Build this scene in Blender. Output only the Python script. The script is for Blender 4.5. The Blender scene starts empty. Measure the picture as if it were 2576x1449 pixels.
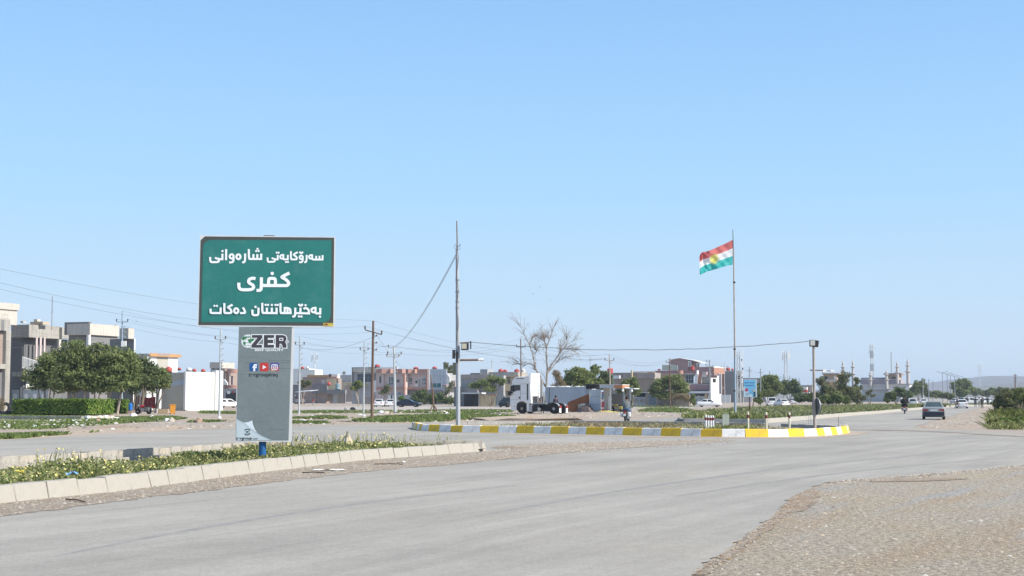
import bpy, bmesh, math, random
import numpy as np
from mathutils import Vector, Matrix
random.seed(7); RNG = np.random.default_rng(7)
S = bpy.context.scene
COL = S.collection
PI = math.pi
# ---------------------------------------------------------------- camera, sky, sun, exposure
EYE = 1.7; FPX = 3539.0; PITCH = math.atan(275.5/FPX)
cam = bpy.data.objects.new('camera', bpy.data.cameras.new('camera')); COL.objects.link(cam)
cam.location = (0, 0, EYE); cam.rotation_euler = (PI/2+PITCH, 0, 0)
cam.data.sensor_width = 36; cam.data.lens = 36*FPX/2576; cam.data.clip_end = 20000; cam.data.clip_start = .1
S.camera = cam
SUN_EL = math.radians(40); SUN_AZ = math.atan2(.92, -.39)      # clockwise from +Y
sd = Vector((math.sin(SUN_AZ)*math.cos(SUN_EL), math.cos(SUN_AZ)*math.cos(SUN_EL), math.sin(SUN_EL)))
W = bpy.data.worlds.new('World'); S.world = W; W.use_nodes = True
nt = W.node_tree; bg = nt.nodes['Background']
sky = nt.nodes.new('ShaderNodeTexSky'); sky.sky_type = 'NISHITA'; sky.sun_disc = False
sky.sun_elevation = SUN_EL; sky.sun_rotation = SUN_AZ; sky.altitude = 200
sky.air_density = 1.25; sky.dust_density = 1.0; sky.ozone_density = 2.6
# pale haze band: the sky whitens towards the horizon all round
tcw = nt.nodes.new('ShaderNodeTexCoord'); sep = nt.nodes.new('ShaderNodeSeparateXYZ'); nt.links.new(tcw.outputs['Generated'], sep.inputs[0])
hr = nt.nodes.new('ShaderNodeValToRGB'); nt.links.new(sep.outputs['Z'], hr.inputs[0]); he = hr.color_ramp.elements
he[0].position = 0; he[0].color = (.95, .95, .95, 1); he[1].position = .75; he[1].color = (0, 0, 0, 1)
for p_, v_ in ((.08, .92), (.27, .72), (.45, .3)): q_ = he.new(p_); q_.color = (v_, v_, v_, 1)
hc = nt.nodes.new('ShaderNodeValToRGB'); nt.links.new(sep.outputs['Z'], hc.inputs[0]); ce = hc.color_ramp.elements
ce[0].position = 0; ce[0].color = (4.5, 5.35, 6.15, 1); ce[1].position = .30; ce[1].color = (1.85, 3.85, 6.9, 1)
for p_, v_ in ((.06, (3.75, 5.08, 6.45)), (.15, (2.7, 4.68, 6.8))): q_ = ce.new(p_); q_.color = (*v_, 1)
mxw = nt.nodes.new('ShaderNodeMixRGB'); nt.links.new(hr.outputs[0], mxw.inputs[0]); nt.links.new(sky.outputs[0], mxw.inputs[1]); nt.links.new(hc.outputs[0], mxw.inputs[2])
nt.links.new(mxw.outputs[0], bg.inputs[0]); bg.inputs[1].default_value = 0.09
sl = bpy.data.lights.new('sun', 'SUN'); sl.energy = 3.5; sl.angle = math.radians(.5); sl.color = (1, .95, .86)
so = bpy.data.objects.new('sun', sl); COL.objects.link(so); so.rotation_euler = sd.to_track_quat('Z', 'Y').to_euler()
so.location = (30, -20, 60)
S.view_settings.view_transform = 'Standard'; S.view_settings.look = 'None'
S.view_settings.gamma = 1; S.view_settings.use_curve_mapping = False; S.view_settings.exposure = 0.8
S.render.film_transparent = False
try:
    S.cycles.max_bounces = 6; S.cycles.diffuse_bounces = 3; S.cycles.glossy_bounces = 3; S.cycles.transparent_max_bounces = 6
    S.cycles.volume_bounces = 0; S.cycles.caustics_reflective = False; S.cycles.caustics_refractive = False
except Exception: pass
# ---------------------------------------------------------------- measuring helpers (photo read-outs at 2576 px width -> metres)
CAM = Vector((0, 0, EYE))
FW = Vector((0, math.cos(PITCH), math.sin(PITCH))); UP = Vector((0, -math.sin(PITCH), math.cos(PITCH)))
def ray(x, y): return FW + Vector((1, 0, 0))*((x-1288)/FPX) + UP*((724.5-y)/FPX)
def G(x, y, z=0.0):
    r = ray(x, y); return CAM + r*((z-EYE)/r.z)
def AT(x, y, Y):
    r = ray(x, y); return CAM + r*(Y/r.y)
def HZ(P, y):                       # height of the point seen at picture row y above ground point P
    r = ray(1288, y); return EYE + r.z/r.y*P.y
def MPP(P): return P.y/FPX          # metres per picture unit at P
K = 2576/3840
def crop(ox, oy, w, wc): return lambda x, y: ((ox+x*w/wc)*K, (oy+y*w/wc)*K)
ID = lambda x, y: (x, y)
cA = crop(0, 1100, 360, 1134); cB = crop(300, 1150, 600, 1932); cC = crop(1100, 1350, 320, 2208); cD = crop(1310, 1350, 420, 2576)
cE = crop(1880, 1380, 300, 2174); cF = crop(2140, 1400, 340, 2463); cG = crop(2440, 1330, 360, 2484); cH = crop(2760, 1400, 380, 2118)
cI = crop(3040, 1280, 440, 2277); cJ = crop(3420, 1420, 420, 2576); c1 = crop(0, 1000, 700, 1268); c3 = crop(1100, 1150, 700, 1844)
c4 = crop(1600, 1150, 700, 1844); c5 = crop(2100, 1250, 700, 2254); c6 = crop(2700, 1250, 600, 1932); c7 = crop(3240, 1250, 600, 1932)
# ---------------------------------------------------------------- object helpers
class MB:
    def __init__(s): s.v = []; s.f = []; s.m = []
    def add(s, vs, fs, m=0):
        n = len(s.v); s.v.extend([tuple(p) for p in vs]); s.f.extend([tuple(i+n for i in f) for f in fs]); s.m.extend([m]*len(fs)); return s
    def box(s, x0, x1, y0, y1, z0, z1, m=0, M=None):
        vs = [Vector(p) for p in ((x0,y0,z0),(x1,y0,z0),(x1,y1,z0),(x0,y1,z0),(x0,y0,z1),(x1,y0,z1),(x1,y1,z1),(x0,y1,z1))]
        if M is not None: vs = [M @ p for p in vs]
        return s.add(vs, [(0,3,2,1),(4,5,6,7),(0,1,5,4),(1,2,6,5),(2,3,7,6),(3,0,4,7)], m)
    def cbox(s, c, sx, sy, sz, rz=0, m=0):
        M = Matrix.Translation(c) @ Matrix.Rotation(rz, 4, 'Z'); return s.box(-sx/2, sx/2, -sy/2, sy/2, -sz/2, sz/2, m, M)
    def tube(s, pts, r, n=8, m=0, cap=True):
        pts = [Vector(p) for p in pts]; rs = r if isinstance(r, (list, tuple)) else [r]*len(pts)
        rings = []; up = Vector((0, 0, 1)); prev = None
        for i, p in enumerate(pts):
            d = (pts[min(i+1, len(pts)-1)] - pts[max(i-1, 0)]).normalized()
            a = prev if prev is not None else (up if abs(d.z) < .9 else Vector((1, 0, 0)))
            x = (a - d*a.dot(d)).normalized(); prev = x; y = d.cross(x)
            rings.append([p + (x*math.cos(2*PI*k/n) + y*math.sin(2*PI*k/n))*rs[i] for k in range(n)])
        vs = [v for R in rings for v in R]; fs = []
        for i in range(len(pts)-1):
            for k in range(n): fs.append((i*n+k, i*n+(k+1) % n, (i+1)*n+(k+1) % n, (i+1)*n+k))
        if cap: fs += [tuple(range(n-1, -1, -1)), tuple((len(pts)-1)*n+k for k in range(n))]
        return s.add(vs, fs, m)
    def lathe(s, prof, c=(0, 0, 0), n=14, m=0, axis='Z'):
        vs = []; fs = []
        for r, h in prof:
            for k in range(n):
                a = 2*PI*k/n; p = (r*math.cos(a), r*math.sin(a), h)
                if axis == 'Y': p = (p[0], p[2], p[1])
                if axis == 'X': p = (p[2], p[0], p[1])
                vs.append((p[0]+c[0], p[1]+c[1], p[2]+c[2]))
        for i in range(len(prof)-1):
            for k in range(n): fs.append((i*n+k, i*n+(k+1) % n, (i+1)*n+(k+1) % n, (i+1)*n+k))
        fs += [tuple(range(n-1, -1, -1)), tuple((len(prof)-1)*n+k for k in range(n))]
        return s.add(vs, fs, m)
    def prism(s, poly, a0, a1, plane='XZ', m=0):      # polygon extruded along the third axis
        def P(u, w, t): return {'XZ': (u, t, w), 'XY': (u, w, t), 'YZ': (t, u, w)}[plane]
        n = len(poly); vs = [P(u, w, a0) for u, w in poly] + [P(u, w, a1) for u, w in poly]
        fs = [tuple(range(n)), tuple(range(2*n-1, n-1, -1))] + [(i, (i+1) % n, n+(i+1) % n, n+i) for i in range(n)]
        return s.add(vs, fs, m)
    def quad(s, a, b, c, d, m=0): return s.add([a, b, c, d], [(0, 1, 2, 3)], m)
    def mesh(s, name, mats, smooth=False, fix=True):
        me = bpy.data.meshes.new(name); me.from_pydata(s.v, [], s.f)
        for k in (mats if isinstance(mats, (list, tuple)) else [mats]): me.materials.append(k)
        if any(s.m): me.polygons.foreach_set('material_index', s.m)
        if fix:
            b = bmesh.new(); b.from_mesh(me); bmesh.ops.recalc_face_normals(b, faces=b.faces); b.to_mesh(me); b.free()
        if smooth:
            me.polygons.foreach_set('use_smooth', [True]*len(me.polygons))
            try: me.set_sharp_from_angle(angle=math.radians(38))
            except Exception: pass
        return me
    def build(s, name, mats, parent=None, smooth=False, fix=True):
        return link(name, s.mesh(name, mats, smooth, fix), parent)
def link(name, data, parent=None):
    o = bpy.data.objects.new(name, data); COL.objects.link(o)
    if parent is not None: o.parent = parent
    return o
def tag(o, label=None, cat=None, group=None, kind=None):
    if label: o['label'] = label
    if cat: o['category'] = cat
    if group: o['group'] = group
    if kind: o['kind'] = kind
    return o
def thing(name, label, cat, loc=(0, 0, 0), rz=0, group=None):
    o = bpy.data.objects.new(name, None); COL.objects.link(o); o.location = loc; o.rotation_euler = (0, 0, rz)
    o.empty_display_size = .3
    return tag(o, label, cat, group)
def kids(o): return [c for c in bpy.data.objects if c.parent == o]
def dup(root, loc, rz, label, group=None, scale=None):
    r = root.copy(); COL.objects.link(r); r.location = loc; r.rotation_euler = (0, 0, rz); r['label'] = label
    if group: r['group'] = group
    if scale: r.scale = (scale,)*3
    for ch in list(root.children):
        c = ch.copy(); COL.objects.link(c); c.parent = r
        for g in ch.children:
            d = g.copy(); COL.objects.link(d); d.parent = c
    return r
def bevel(o, w=.02, seg=2):
    m = o.modifiers.new('edge', 'BEVEL'); m.width = w; m.segments = seg; m.limit_method = 'ANGLE'; m.angle_limit = math.radians(35)
    return o
def jitter_poly(pts, step=1.0, amp=.15, seed=0):
    R = random.Random(seed); out = []
    for a, b in zip(pts, pts[1:]+pts[:1]):
        a = Vector(a[:2]); b = Vector(b[:2]); n = max(1, min(420, int((b-a).length/step)))
        for i in range(n):
            p = a.lerp(b, i/n); t = (b-a).normalized(); w_ = (b-a).length*i/n; q = (R.uniform(-amp, amp)*.45+amp*.4*math.sin(w_*1.9+seed)+amp*.35*math.sin(w_*4.7+2*seed))*min(1, 4*i/n, 4*(n-i)/n)
            out.append(p + Vector((-t.y, t.x))*q)
    return out
def sheet(name, pts, z, mat, jit=0, step=1.0, seed=0, kind='structure'):
    pts = [Vector((p[0], p[1])) for p in pts]
    if jit: pts = jitter_poly(pts, step, jit, seed)
    b = bmesh.new(); f = b.faces.new([b.verts.new((p.x, p.y, z)) for p in pts]); f.normal_update()
    if f.normal.z < 0: f.normal_flip()
    bmesh.ops.triangulate(b, faces=[f])
    me = bpy.data.meshes.new(name); b.to_mesh(me); b.free(); me.materials.append(mat)
    return tag(link(name, me), kind=kind)
def inpoly(P, poly):
    x, y = P[:, 0], P[:, 1]; ins = np.zeros(len(P), bool); n = len(poly)
    for i in range(n):
        x0, y0 = poly[i][:2]; x1, y1 = poly[(i+1) % n][:2]
        c = ((y0 > y) != (y1 > y)); ins ^= c & (x < (x1-x0)*(y-y0)/((y1-y0) or 1e-9)+x0)
    return ins
def scatter(poly, n, rng=RNG, near=0.0):
    a = np.array([p[:2] for p in poly]); lo, hi = a.min(0), a.max(0); out = np.zeros((0, 2))
    while len(out) < n:
        q = rng.random((n*2, 2))
        if near:                                   # denser towards the nearer end
            q[:, 1] = q[:, 1]**near
        q = lo + q*(hi-lo); out = np.vstack([out, q[inpoly(q, a)]])
    return out[:n]
def fast_mesh(name, V, F, mats, midx=None, smooth=False):
    me = bpy.data.meshes.new(name); V = np.asarray(V, np.float32); F = np.asarray(F, np.int32); k = F.shape[1]
    me.vertices.add(len(V)); me.vertices.foreach_set('co', V.ravel())
    me.loops.add(F.size); me.loops.foreach_set('vertex_index', F.ravel())
    me.polygons.add(len(F)); me.polygons.foreach_set('loop_start', np.arange(0, F.size, k, dtype=np.int32))
    me.polygons.foreach_set('loop_total', np.full(len(F), k, np.int32))
    for m in (mats if isinstance(mats, (list, tuple)) else [mats]): me.materials.append(m)
    if midx is not None: me.polygons.foreach_set('material_index', np.asarray(midx, np.int32))
    if smooth: me.polygons.foreach_set('use_smooth', np.ones(len(F), bool))
    me.update(calc_edges=True); me.validate(); return me
# ---------------------------------------------------------------- materials
MATS = {}
def mat(name, col, rough=.8, var=.18, scale=1.5, bump=.0, metal=0, spec=.3, streak=0, fine=0, dirt=None, dirt_amt=.0):
    if name in MATS: return MATS[name]
    m = bpy.data.materials.new(name); m.use_nodes = True; N = m.node_tree.nodes; L = m.node_tree.links
    b = N['Principled BSDF']; b.inputs['Roughness'].default_value = rough; b.inputs['Metallic'].default_value = metal
    b.inputs['Specular IOR Level'].default_value = spec
    tc = N.new('ShaderNodeTexCoord'); src = tc.outputs['Object']
    no = N.new('ShaderNodeTexNoise'); no.inputs['Scale'].default_value = scale; no.inputs['Detail'].default_value = 6; no.inputs['Roughness'].default_value = .62
    L.new(src, no.inputs['Vector'])
    mr = N.new('ShaderNodeMapRange'); mr.inputs[1].default_value = .25; mr.inputs[2].default_value = .75
    mr.inputs[3].default_value = 1-var; mr.inputs[4].default_value = 1+var; L.new(no.outputs['Fac'], mr.inputs[0])
    val = mr.outputs[0]
    if streak:
        mp = N.new('ShaderNodeMapping'); mp.inputs['Scale'].default_value = (3, 3, .25); L.new(src, mp.inputs[0])
        n2 = N.new('ShaderNodeTexNoise'); n2.inputs['Scale'].default_value = 1.2; n2.inputs['Detail'].default_value = 5; L.new(mp.outputs[0], n2.inputs['Vector'])
        r2 = N.new('ShaderNodeMapRange'); r2.inputs[1].default_value = .3; r2.inputs[2].default_value = .7; r2.inputs[3].default_value = 1-streak; r2.inputs[4].default_value = 1+streak*.4
        L.new(n2.outputs['Fac'], r2.inputs[0]); mu = N.new('ShaderNodeMath'); mu.operation = 'MULTIPLY'; L.new(val, mu.inputs[0]); L.new(r2.outputs[0], mu.inputs[1]); val = mu.outputs[0]
    if fine:
        n3 = N.new('ShaderNodeTexNoise'); n3.inputs['Scale'].default_value = scale*18; n3.inputs['Detail'].default_value = 3; L.new(src, n3.inputs['Vector'])
        r3 = N.new('ShaderNodeMapRange'); r3.inputs[1].default_value = .3; r3.inputs[2].default_value = .7; r3.inputs[3].default_value = 1-fine; r3.inputs[4].default_value = 1+fine
        L.new(n3.outputs['Fac'], r3.inputs[0]); mu = N.new('ShaderNodeMath'); mu.operation = 'MULTIPLY'; L.new(val, mu.inputs[0]); L.new(r3.outputs[0], mu.inputs[1]); val = mu.outputs[0]
    hs = N.new('ShaderNodeHueSaturation'); hs.inputs['Color'].default_value = (*col, 1); L.new(val, hs.inputs['Value'])
    out = hs.outputs[0]
    if dirt:
        n4 = N.new('ShaderNodeTexNoise'); n4.inputs['Scale'].default_value = scale*2.3; n4.inputs['Detail'].default_value = 8; n4.inputs['Roughness'].default_value = .7; L.new(src, n4.inputs['Vector'])
        r4 = N.new('ShaderNodeMapRange'); r4.inputs[1].default_value = .5; r4.inputs[2].default_value = .72; r4.inputs[3].default_value = 0; r4.inputs[4].default_value = dirt_amt; L.new(n4.outputs['Fac'], r4.inputs[0])
        mx = N.new('ShaderNodeMixRGB'); mx.inputs[2].default_value = (*dirt, 1); L.new(r4.outputs[0], mx.inputs[0]); L.new(out, mx.inputs[1]); out = mx.outputs[0]
    L.new(out, b.inputs['Base Color'])
    if bump:
        bp = N.new('ShaderNodeBump'); bp.inputs['Strength'].default_value = bump; bp.inputs['Distance'].default_value = .03
        n5 = N.new('ShaderNodeTexNoise'); n5.inputs['Scale'].default_value = scale*8; n5.inputs['Detail'].default_value = 6; L.new(src, n5.inputs['Vector'])
        L.new(n5.outputs['Fac'], bp.inputs['Height']); L.new(bp.outputs[0], b.inputs['Normal'])
    MATS[name] = m; return m
def glass(name='window_glass', col=(.03, .045, .06), rough=.08): return mat(name, col, rough, .25, .6, spec=.6)
def leafmat(name, c0, c1, c2, trans=.28):
    if name in MATS: return MATS[name]
    m = bpy.data.materials.new(name); m.use_nodes = True; N = m.node_tree.nodes; L = m.node_tree.links
    N.remove(N['Principled BSDF']); out = N['Material Output']
    ge = N.new('ShaderNodeNewGeometry'); cr = N.new('ShaderNodeValToRGB'); e = cr.color_ramp.elements
    e[0].color = (*c0, 1); e[1].color = (*c2, 1); e.new(.55).color = (*c1, 1)
    no = N.new('ShaderNodeTexNoise'); no.inputs['Scale'].default_value = .9; no.inputs['Detail'].default_value = 3
    tc = N.new('ShaderNodeTexCoord'); L.new(tc.outputs['Object'], no.inputs['Vector'])
    ma = N.new('ShaderNodeMath'); ma.operation = 'MULTIPLY_ADD'; ma.inputs[1].default_value = .55; L.new(ge.outputs['Random Per Island'], ma.inputs[0])
    mb = N.new('ShaderNodeMath'); mb.operation = 'MULTIPLY_ADD'; mb.inputs[1].default_value = .9; mb.inputs[2].default_value = -.22; L.new(no.outputs['Fac'], mb.inputs[0])
    L.new(mb.outputs[0], ma.inputs[2]); L.new(ma.outputs[0], cr.inputs[0])
    d = N.new('ShaderNodeBsdfDiffuse'); t = N.new('ShaderNodeBsdfTranslucent'); mx = N.new('ShaderNodeMixShader'); mx.inputs[0].default_value = trans
    L.new(cr.outputs[0], d.inputs[0]); L.new(cr.outputs[0], t.inputs[0]); L.new(d.outputs[0], mx.inputs[1]); L.new(t.outputs[0], mx.inputs[2]); L.new(mx.outputs[0], out.inputs[0])
    MATS[name] = m; return m
WHITE = mat('white_paint', (.78, .78, .77), .6, .05, .8); DARK = mat('dark_metal', (.03, .03, .032), .5, .2, 4)
STEEL = mat('grey_steel', (.33, .35, .36), .45, .2, 2, metal=.3); GLASS = glass()
RUBBER = mat('tyre_rubber', (.022, .022, .023), .85, .2, 6); CHROME = mat('bright_metal', (.55, .55, .55), .3, .1, 3, metal=.8)
RED = mat('red_paint', (.42, .05, .04), .5, .15, 2)
# ---------------------------------------------------------------- ground, roads, kerbs
def ground_mat(name, base, alt, third, sc=.12, speck=.25, bump=.5, stones=.0, stone_col=(.6, .57, .52)):
    m = bpy.data.materials.new(name); m.use_nodes = True; N = m.node_tree.nodes; L = m.node_tree.links; b = N['Principled BSDF']
    b.inputs['Roughness'].default_value = .95; b.inputs['Specular IOR Level'].default_value = .15
    tc = N.new('ShaderNodeTexCoord'); src = tc.outputs['Object']
    def noise(s, d=6, r=.6):
        n = N.new('ShaderNodeTexNoise'); n.inputs['Scale'].default_value = s; n.inputs['Detail'].default_value = d; n.inputs['Roughness'].default_value = r; L.new(src, n.inputs['Vector']); return n.outputs['Fac']
    def ramp(v, a, c):
        r = N.new('ShaderNodeMapRange'); r.inputs[1].default_value = a; r.inputs[2].default_value = c; L.new(v, r.inputs[0]); return r.outputs[0]
    def mix(f, a, c):
        x = N.new('ShaderNodeMixRGB'); L.new(f, x.inputs[0])
        for i, q in ((1, a), (2, c)):
            if isinstance(q, tuple): x.inputs[i].default_value = (*q, 1)
            else: L.new(q, x.inputs[i])
        return x.outputs[0]
    c = mix(ramp(noise(sc), .4, .62), base, alt); c = mix(ramp(noise(sc*2.7), .52, .7), c, third)
    if name == 'gravel':
        r0 = N.new('ShaderNodeMapping'); r0.inputs['Rotation'].default_value = (0, 0, math.radians(28)); L.new(src, r0.inputs[0]); rt = N.new('ShaderNodeMapping'); rt.inputs['Scale'].default_value = (1, .10, 1); L.new(r0.outputs[0], rt.inputs[0])
        def tn(s_): n = N.new('ShaderNodeTexNoise'); n.inputs['Scale'].default_value = s_; n.inputs['Detail'].default_value = 5; L.new(rt.outputs[0], n.inputs['Vector']); return n.outputs['Fac']
        c = mix(ramp(tn(.9), .5, .68), c, (.405, .315, .225)); c = mix(ramp(tn(1.7), .55, .7), c, (.38, .36, .335))
    h = N.new('ShaderNodeHueSaturation'); L.new(c, h.inputs['Color'])
    r = N.new('ShaderNodeMapRange'); r.inputs[1].default_value = .3; r.inputs[2].default_value = .7; r.inputs[3].default_value = 1-speck; r.inputs[4].default_value = 1+speck
    L.new(noise(14, 8, .75), r.inputs[0]); L.new(r.outputs[0], h.inputs['Value']); c = h.outputs[0]
    if stones:
        vo = N.new('ShaderNodeTexVoronoi'); vo.inputs['Scale'].default_value = 9; L.new(src, vo.inputs['Vector'])
        c = mix(ramp(vo.outputs['Distance'], .22, .12), c, stone_col) if stones > .5 else c
    L.new(c, b.inputs['Base Color'])
    bp = N.new('ShaderNodeBump'); bp.inputs['Strength'].default_value = bump; bp.inputs['Distance'].default_value = .05
    L.new(noise(22, 8, .7), bp.inputs['Height']); L.new(bp.outputs[0], b.inputs['Normal']); return m
M_DIRT = ground_mat('dirt_ground', (.40, .325, .255), (.37, .33, .29), (.36, .25, .165), .06)
M_GRAVEL = ground_mat('gravel', (.42, .355, .27), (.40, .36, .30), (.41, .325, .23), .16, .72, 1.0)
M_VERGE = ground_mat('verge_gravel', (.36, .295, .23), (.38, .325, .27), (.33, .26, .19), .5, .5, 1.0)
M_SAND = ground_mat('sandy_dirt', (.46, .37, .28), (.42, .35, .29), (.42, .28, .18), .2, .2)
M_SOIL = ground_mat('soil', (.24, .19, .13), (.30, .25, .18), (.17, .16, .08), .5, .3)
M_GREENSOIL = ground_mat('grassy_soil', (.15, .17, .075), (.22, .20, .11), (.09, .14, .04), .35, .3)
def asphalt_mat():
    m = bpy.data.materials.new('worn_asphalt'); m.use_nodes = True; N = m.node_tree.nodes; L = m.node_tree.links; b = N['Principled BSDF']
    b.inputs['Roughness'].default_value = .82; b.inputs['Specular IOR Level'].default_value = .25
    tc = N.new('ShaderNodeTexCoord'); src = tc.outputs['Object']
    def noise(v, s, d=6, r=.6):
        n = N.new('ShaderNodeTexNoise'); n.inputs['Scale'].default_value = s; n.inputs['Detail'].default_value = d; n.inputs['Roughness'].default_value = r; L.new(v, n.inputs['Vector']); return n.outputs['Fac']
    def mr(v, a, c, lo, hi):
        r = N.new('ShaderNodeMapRange'); r.inputs[1].default_value = a; r.inputs[2].default_value = c; r.inputs[3].default_value = lo; r.inputs[4].default_value = hi; L.new(v, r.inputs[0]); return r.outputs[0]
    def mul(a, c):
        x = N.new('ShaderNodeMath'); x.operation = 'MULTIPLY'; L.new(a, x.inputs[0]); L.new(c, x.inputs[1]); return x.outputs[0]
    mp0 = N.new('ShaderNodeVectorMath'); mp0.operation = 'ADD'; L.new(src, mp0.inputs[0])      # slow bend of the wheel tracks
    wn = N.new('ShaderNodeTexNoise'); wn.inputs['Scale'].default_value = .02; L.new(src, wn.inputs['Vector'])
    sc = N.new('ShaderNodeVectorMath'); sc.operation = 'SCALE'; sc.inputs['Scale'].default_value = 7; L.new(wn.outputs['Color'], sc.inputs[0]); L.new(sc.outputs[0], mp0.inputs[1])
    rot = N.new('ShaderNodeMapping'); rot.inputs['Rotation'].default_value = (0, 0, math.radians(29)); L.new(mp0.outputs[0], rot.inputs[0])
    mp = N.new('ShaderNodeMapping'); mp.inputs['Scale'].default_value = (1, .035, 1); L.new(rot.outputs[0], mp.inputs[0])
    v = mul(mr(noise(mp.outputs[0], 1.1, 5), .3, .7, .87, 1.10), mr(noise(mp.outputs[0], 5, 4), .3, .7, .95, 1.05))
    v = mul(v, mr(noise(src, .14, 6), .3, .7, .88, 1.12)); v = mul(v, mr(noise(src, 26, 8, .85), .28, .72, .68, 1.32)); v = mul(v, mr(noise(src, 3.2, 6, .7), .3, .7, .94, 1.06))
    du = N.new('ShaderNodeMixRGB'); du.inputs[1].default_value = (.35, .326, .288, 1); du.inputs[2].default_value = (.39, .355, .30, 1); L.new(mr(noise(src, .09, 7, .65), .5, .68, 0, .75), du.inputs[0])
    h = N.new('ShaderNodeHueSaturation'); L.new(du.outputs[0], h.inputs['Color']); L.new(v, h.inputs['Value']); L.new(h.outputs[0], b.inputs['Base Color'])
    bp = N.new('ShaderNodeBump'); bp.inputs['Strength'].default_value = .35; bp.inputs['Distance'].default_value = .01; L.new(noise(src, 60, 5, .8), bp.inputs['Height']); L.new(bp.outputs[0], b.inputs['Normal'])
    return m
M_ASPH = asphalt_mat()
def GP(*pts): return [G(x, y) for x, y in pts]
V2 = lambda x, y: Vector((x, y, 0))
RA = Vector((.38, .925, 0))                      # direction of the road and of the house fronts
sheet('ground', [(-4500, -60), (5500, -60), (5500, 6000), (-4500, 6000)], 0, M_DIRT)
far_edge = GP((0, 1108), (200, 1097), (470, 1082), (738, 1073), (1030, 1067), (1350, 1063), (1480, 1060), (1600, 1055), (1720, 1049))
asp = [V2(-45, -25), V2(-45, 30), V2(-28, 52)] + far_edge + [V2(40, 190), V2(150, 480), V2(235, 700), V2(246, 700)]
asp += GP((2462, 1012), (2472, 1024), (2420, 1040), (2340, 1062), (2296, 1077), (2400, 1083), (2576, 1093)) + [V2(45, 60), V2(45, 36)]
asp += GP((2576, 1172), (2400, 1190), (2200, 1206), (2120, 1211), (2070, 1218), (2000, 1250), (1950, 1300), (1830, 1390), (1740, 1449)) + [V2(.8, 8), V2(.2, -25)]
sheet('road', asp, .012, M_ASPH, .10, .14, 3)
# gravel verges lying on the asphalt along the kerb and round the island
verge = GP((-60, 1282), (0, 1268), (300, 1238), (600, 1197), (900, 1161), (1100, 1146), (1225, 1136), (1330, 1128), (1260, 1122), (1400, 1118), (1560, 1112), (1760, 1107), (1850, 1108),
    (1760, 1116), (1640, 1124), (1500, 1133), (1330, 1150), (1180, 1166), (900, 1190), (600, 1226), (230, 1272), (0, 1302), (-60, 1318))
sheet('gravel_verge', verge, .018, M_VERGE, .16, .12, 5)
sheet('verge_dirt', GP((1060, 1086), (1300, 1091), (1600, 1097), (1900, 1101), (2000, 1100), (2100, 1095), (2140, 1090), (2185, 1088), (2160, 1095), (2060, 1103), (1900, 1104), (1600, 1100), (1300, 1093)), .019, M_SAND, .1, .5, 6)
sheet('shoulder', GP((2576, 1173), (2400, 1191), (2200, 1207), (2120, 1212), (2070, 1219), (2000, 1251), (1950, 1301), (1830, 1391), (1740, 1450)) + [V2(1.3, 8), V2(.6, -20), V2(45, -20), V2(45, 36)], .006, M_GRAVEL, .05, .4, 7)
M_EDGE = ground_mat('edge_dirt', (.36, .275, .20), (.39, .33, .27), (.30, .205, .13), .9, .5, 1.0)
sheet('dirt_strip', GP((2140, 1209), (2230, 1203), (2330, 1204), (2440, 1206), (2330, 1212), (2200, 1214)), .0145, M_EDGE, .16, .06, 8)
sheet('dirt_strip', GP((1990, 1262), (2040, 1236), (2062, 1246), (2030, 1282), (1960, 1305), (1950, 1301)), .0145, M_EDGE, .14, .05, 9)
sheet('dirt_strip', GP((2040, 1232), (2000, 1252), (1950, 1301), (1830, 1391), (1740, 1449), (1775, 1449), (1858, 1391), (1972, 1304), (2030, 1262), (2062, 1240)), .0148, M_EDGE, .07, .05, 18)
sheet('dirt_edge', GP((2000, 1076), (2140, 1081), (2300, 1083), (2420, 1089), (2600, 1100), (2600, 1102.5), (2420, 1091.5), (2300, 1085.5), (2140, 1083), (2000, 1077)), .0165, mat('seam_soil', (.25, .205, .16), .95, .5, .8), .18, .2, 10)
sheet('track', GP((-40, 1112), (0, 1108), (200, 1097), (470, 1082), (470, 1070), (330, 1076), (120, 1088), (-40, 1094)), .008, M_SAND, .3, 1, 11)
sheet('track', GP((735, 1060), (1030, 1062), (1290, 1052), (1500, 1049), (1560, 1041), (1290, 1044), (1180, 1061), (890, 1062), (735, 1053)), .007, M_SAND, .4, 1, 12)
street = [AT(440, 1030, 150)*1]
sheet('street', GP((740, 1023), (1000, 1021), (1290, 1021), (1700, 1020), (1790, 1020), (1790, 1025), (1680, 1027), (1290, 1029), (1000, 1031), (740, 1031)), .007, ground_mat('dusty_street', (.44, .40, .36), (.41, .37, .33), (.45, .38, .31), .05, .15), .4, 3, 13)
sheet('mud_patch', GP((1236, 1127), (1262, 1123.5), (1310, 1124.5), (1325, 1127), (1290, 1130), (1250, 1130)), .0155, mat('damp_soil', (.27, .21, .15), .95, .4, 2.5), .1, .1, 31)
def tyre_mark(pts, w, seed):
    P_ = [Vector((p.x, p.y)) for p in GP(*pts)]
    for _ in range(2): P_ = [P_[0]]+[q for a, b in zip(P_, P_[1:]) for q in (a.lerp(b, .25), a.lerp(b, .75))]+[P_[-1]]
    Ls = []; Rs = []
    for i, p in enumerate(P_): t = (P_[min(i+1, len(P_)-1)]-P_[max(i-1, 0)]).normalized(); k = w*(.35+.65*math.sin(PI*i/(len(P_)-1))); Ls.append(p+Vector((-t.y, t.x))*k); Rs.append(p-Vector((-t.y, t.x))*k)
    sheet('tyre_mark', Ls+Rs[::-1], .0135, mat('rubber_mark', (.285, .272, .25), .85, .2, 3, fine=.2), .02, .2, seed)
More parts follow.
